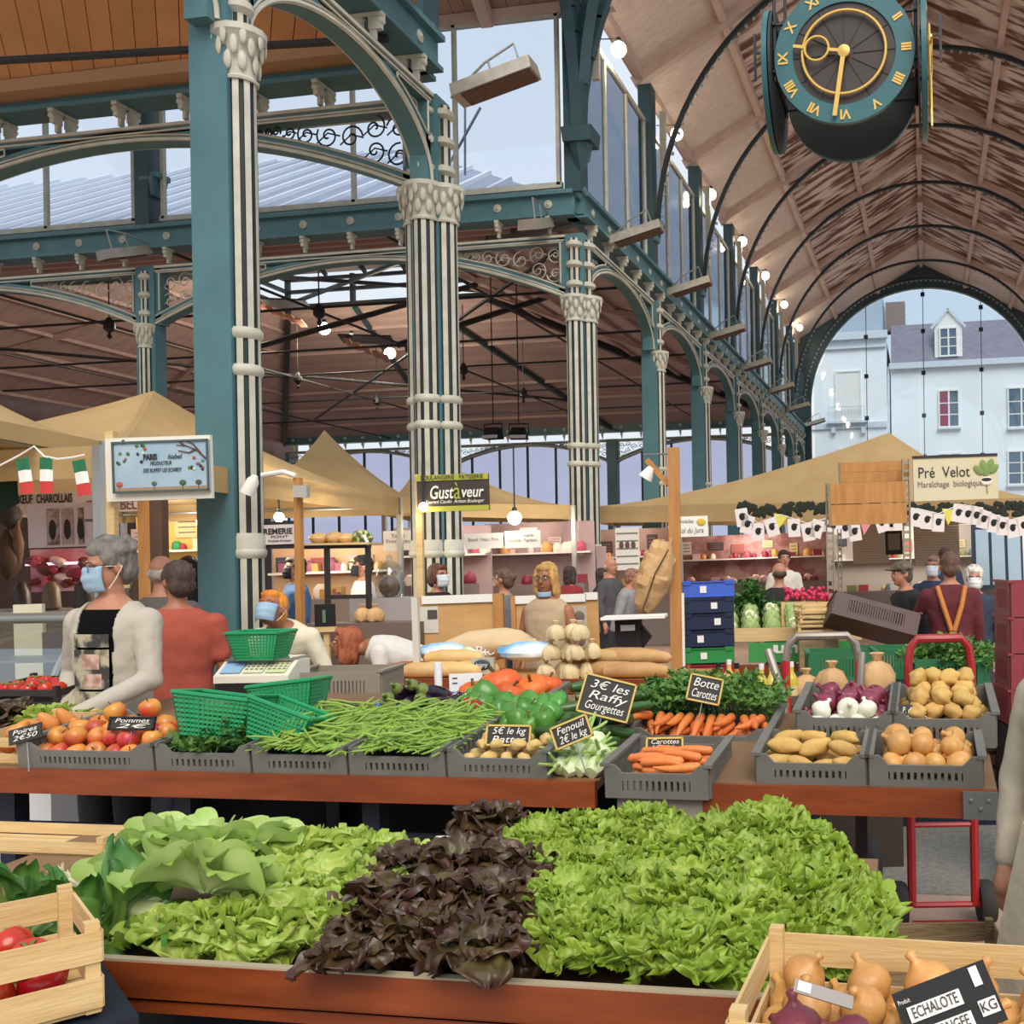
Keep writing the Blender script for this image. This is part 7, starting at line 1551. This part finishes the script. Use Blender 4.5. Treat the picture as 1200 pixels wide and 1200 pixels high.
    for (sh, (el, ha)) in ((shl, la), (shr, ra)):
        if sl == 'none': continue
        e, h = U(el), U(ha); S_ = U(sh)
        if sl == 'long': limb(m, [S_, e, e.lerp(h, .93)], [.072*s, .056*s, .043*s])
        elif sl == 'half': limb(m, [S_, S_.lerp(e, .75)], [.072*s, .06*s])
        else: limb(m, [S_, S_.lerp(e, .5)], [.068*s, .062*s])
    wr = lambda c: c+Vector((mnoise.noise(c*14), mnoise.noise(c*14+Vector((5, 0, 0))), mnoise.noise(c*11+Vector((0, 9, 0)))*.4))*.007
    LRi = LR.inverted()
    def opened(c): q = hip*s+LRi @ (c-hip*s); return q.y < -.02 and abs(q.x-.01) < .085+.03*max(0, (q.z/s-.9))
    remesh(m, 'top' if not inner else 'cardigan', cloth(tc_), vox, 3, t, post=wr, cut=opened if inner else None, solid=.012 if inner else 0)
    if inner: m = MB(); torso(m, .008, .86, 1.45); remesh(m, 'shirt', mat('shirt_'+inner, inner, .95, spec=.1), vox, 2, t)
    if not nolegs:
        m = MB()
        if skirt:
            vs = [(.19, 1.0), (.24, .7), (.3, .3)]; m.lathe([(a*s, z*s) for a, z in [(.17, 1.02)]+vs[1:]][::-1], 20, mod=lambda a, i: 1+.06*math.sin(8*a)); m.build('skirt', cloth(skirt), t)
        else:
            for sx_ in (-1, 1): limb(m, [Lw((.09*sx_, 0, .93)), Lw((.1*sx_, -.01, .5)), Lw((.1*sx_, .01, .1))], [.105*s, .078*s, .06*s])
            limb(m, [Lw((-.06, 0, .95)), Lw((.06, 0, .95))], [.115*s, .115*s]); remesh(m, 'trousers', cloth(trousers), max(vox, .018), 2, t)
        m = MB()
        for sx_ in (-1, 1): limb(m, [Lw((.1*sx_, .03, .05)), Lw((.11*sx_, -.15, .04))], [.05*s, .045*s])
        remesh(m, 'shoes', BLACK, .02, 1, t)
    t['s'] = s
    if extra: extra(t, U, Hd, s, HR)
    return t
# grey-haired stallholder with mask
def prn(t, U, Hd, s, HR):
    PR = mat('shirt_print', '3a3835', .8, 'b5a98c', 13, contrast=.07); PK = mat('print_rose', 'a0786a', .8, 'cfae98', 20, contrast=.1)
    def f(z0_, z1_, w0, w1, k): return lambda u, v: U(((w0+(w1-w0)*u), -(.126+k)*math.sqrt(max(.05, 1-((w0+(w1-w0)*u)/.19)**2))-.012, z0_+(z1_-z0_)*v))
    for (a, b, m_, x0_, x1_) in ((1.27, 1.33, PR, -.09, .1), (1.08, 1.26, PR, -.09, .1), (.99, 1.07, PR, -.09, .1), (1.17, 1.24, PK, -.03, .06), (1.09, 1.15, PK, -.02, .07)): m = MB(); m.grid(f(a, b, x0_, x1_, .004 if m_ is PR else .006), 8, 5); m.build('shirt_print' if m_ is PR else 'print_flower', m_, t)
    m = MB(); m.grid(lambda u, v: U((-.16+.32*u, -.15+.1*(2*u-1)**2, .72+.2*v)), 8, 3); m.build('apron', BLACK, t); m = MB(); m.lathe([(.009, 0), (.009, .004), (.001, .005)], 10, U((.2, -.24, 1.0)), ax=Matrix.Rotation(PI/2, 3, 'X')); m.build('button', BLACK, t)
person('grey-haired man in blue mask and open beige cardigan reaching over the apples', 128, 664, 4.85, R(-14), hy=R(-30), hp=R(8), hair=('544f49', 'curly'), top=('b3aa9b', 'long'), inner='0e0d0f', mask=True, vox=.010, glasses=True, trousers='1e1d20', larm=((.26, -.06, 1.12), (.12, -.34, .98)), rarm=((-.29, .06, 1.13), (-.2, -.1, .95)), extra=prn, broad=1.05)
person('man in rust-red T-shirt with his back turned beside the wide column', 208, 690, 5.9, R(200), H=1.68, hy=R(30), hair=('33261f', 'short'), top=('a34a38', 'half'), trousers='3a3a44', vox=.012, skin='tan', broad=1.12)
person('balding man behind the one in the rust-red T-shirt', 190, 672, 6.9, R(195), hair=('8b8078', 'bald'), top=('5a5550', 'long'))
person('dark-haired woman in white mask standing by the wide column', 221, 668, 9.2, R(10), hair=('2a1d18', 'long'), top=('22242a', 'long'), mask='e0e2e4')
def tie(t, U, Hd, s, HR): m = MB(); m.prism([(-.02, 1.4*s), (.02, 1.4*s), (.03, 1.08*s), (0, 1.03*s), (-.03, 1.08*s)], .01); m.xf(Matrix.Translation((0, -.15*s, 0))); m.build('necktie', cloth('39435c'), t)
person('man in navy suit, tie and mask seen through the dark cabinet', 292, 672, 10.9, R(30), hair=('5d4a40', 'short'), top=('1f2532', 'long'), mask='cfd8e0', inner='b9c8dc', extra=tie)
person('man in blue shirt and dark mask at the cheese stall', 345, 666, 10.6, R(-50), hair=('1f1714', 'short'), top=('3f5f8a', 'long'), mask='22242c')
def capp(t, U, Hd, s, HR): m = MB(); m.lathe([(.09*s, 0), (.093*s, .04*s), (.06*s, .08*s), (.001, .085*s)], 16, Hd((0, .02, .05)), ax=HR); m.ell(Hd((0, -.1, .052)), (.06*s, .05*s, .008*s), 12, 6, rot=HR); m.build('cap', BLACK, t)
person('stallholder in black cap and white apron behind the cabinet', 424, 664, 11.5, R(-60), hair=('1f1714', 'short'), top=('d6d3d0', 'long'), mask='22242c', extra=capp)
person('woman in orange headscarf and blue mask behind the weighing scale', 318, 722, 6.3, R(-5), H=1.62, lean=.62, hp=R(-22), hair=('c06a1c', 'scarf'), top=('d9cfb5', 'long'), mask=True, vox=.012, larm=((.28, -.12, 1.15), (.2, -.3, 1.0)), rarm=((-.28, -.12, 1.15), (-.2, -.3, 1.0)), skin='tan')
person('red-haired woman in white T-shirt bending over the bread counter', 405, 735, 7.3, R(-75), H=1.66, lean=1.25, hp=R(-5), hair=('7a3f26', 'long'), top=('d2ccc4', 'half'), larm=((.22, -.16, 1.3), (.2, -.42, 1.22)), rarm=((-.22, -.16, 1.3), (-.2, -.42, 1.22)), vox=.012, skin='tan')
person('brown-haired woman in black with a white mask behind the bakery sign post', 514, 676, 9.6, R(60), hair=('4a2e22', 'bob'), top=('1d1c1f', 'long'), mask='d6dbe0', vox=.013)
person('woman with brown bun seen from behind over the partition', 590, 681, 9.8, R(-110), hair=('4a3528', 'bun'), top=('6a6a6e', 'long'), glasses=True, vox=.013)
def low(t, U, Hd, s, HR): m = MB(); m.grid(lambda u, v: Hd((.06*math.sin((u-.5)*2.4), -.078*math.cos((u-.5)*2.4)-.012, -.1-.04*v)), 10, 4); o = m.build('lowered_mask', MASKM, t); o.modifiers.new('s', 'SOLIDIFY').thickness = .004
person('blonde woman in beige sleeveless dress with her mask under her chin', 640, 679, 7.55, R(-20), hy=R(5), hp=R(4), hair=('94703f', 'long'), top=('b39a7c', 'none'), trousers='b39a7c', skirt='b39a7c', vox=.012, extra=low, glasses=True, skin='tan')
person('grey-haired man in dark grey jumper beside the slatted white sign', 716, 664, 13.5, R(60), hair=('8d8680', 'bald'), top=('4a4a4c', 'long'))
person('stooping shopper in pale grey beside the hung paper sack', 742, 676, 12.5, R(80), hair=('6a4a3a', 'short'), top=('8d8d90', 'long'), lean=.25)
person('shopper in black behind the corner column', 706, 676, 14.5, R(70), hair=('241a16', 'long'), top=('1f1e22', 'long'))
person('shopper in red top between the corner column and the list boards', 668, 674, 14.0, R(150), hair=('2a1e1a', 'long'), top=('8a2a30', 'long'))
person('balding man in black jacket with his back turned behind the radishes', 913, 673, 10.6, R(190), hair=('3a2c24', 'bald'), top=('1f2025', 'long'), vox=.014, broad=1.1)
person('person in pale top facing the balding man in black', 919, 655, 14.5, R(10), hair=('1f1714', 'short'), top=('c9c2b8', 'long'))
def hat(t, U, Hd, s, HR): m = MB(); m.ell(Hd((0, .01, .06)), (.1*s, .115*s, .06*s), 16, 8, rot=HR); m.ell(Hd((0, -.11, .045)), (.075*s, .07*s, .012*s), 12, 6, rot=HR); m.build('flat_cap', mat('camo_cap', '6b6048', .8, '3a3a30', 16, contrast=.08), t)
person('man in black jacket and patterned cap leaning behind the rack post', 1056, 672, 9.2, R(-70), hair=('4a4038', 'short'), top=('1b1b1e', 'long'), extra=hat, lean=.2, vox=.014, broad=1.15)
person('woman in navy coat and mask behind the man in the patterned cap', 1093, 665, 11, R(-20), hair=('6a5040', 'short'), top=('24304a', 'long'), mask='cfd8e0', glasses=True, vox=.014)
def brace(t, U, Hd, s, HR):
    m = MB()
    for sx_ in (-1, 1): m.tube([U((.12*sx_, .09, 1.46)), U((.08*sx_, .165, 1.3)), U((.012*sx_, .165, 1.08))], .022*s, 6)
    m.box(U((0, .155, 1.0)), (.06*s, .03*s, .2*s)); m.build('braces', cloth('c27a3c'), t)
person('man in burgundy jumper with crossed orange braces, back turned', 1113, 682, 8.6, R(175), H=1.66, hair=('4a3428', 'short'), top=('5d2028', 'long'), trousers='8a5a34', vox=.012, extra=brace, larm=((.28, -.1, 1.2), (.3, -.4, 1.15)), broad=1.12)
person('grey-haired woman in glasses and mask facing the man in braces', 1142, 686, 9.6, R(-10), H=1.52, hair=('a39a90', 'curly'), top=('2f3648', 'long'), mask='dfe0dc', glasses=True, vox=.013)
person('distant shopper in dark blue before the roller shutter', 1107, 652, 15, R(170), hair=('2f211a', 'short'), top=('2a3348', 'long'))
person('person in a long beige coat standing at the edge of the salad table', 1262, 728, 2.75, R(-60), hair=('5a463a', 'short'), top=('bcb09a', 'long'), trousers='a99d88', vox=.012, larm=((.25, .0, 1.12), (.22, -.12, .86)), rarm=((-.25, -.02, 1.12), (-.24, -.08, .86)), skirt='bcb09a')

bpy.data.scenes.remove(TMPS)
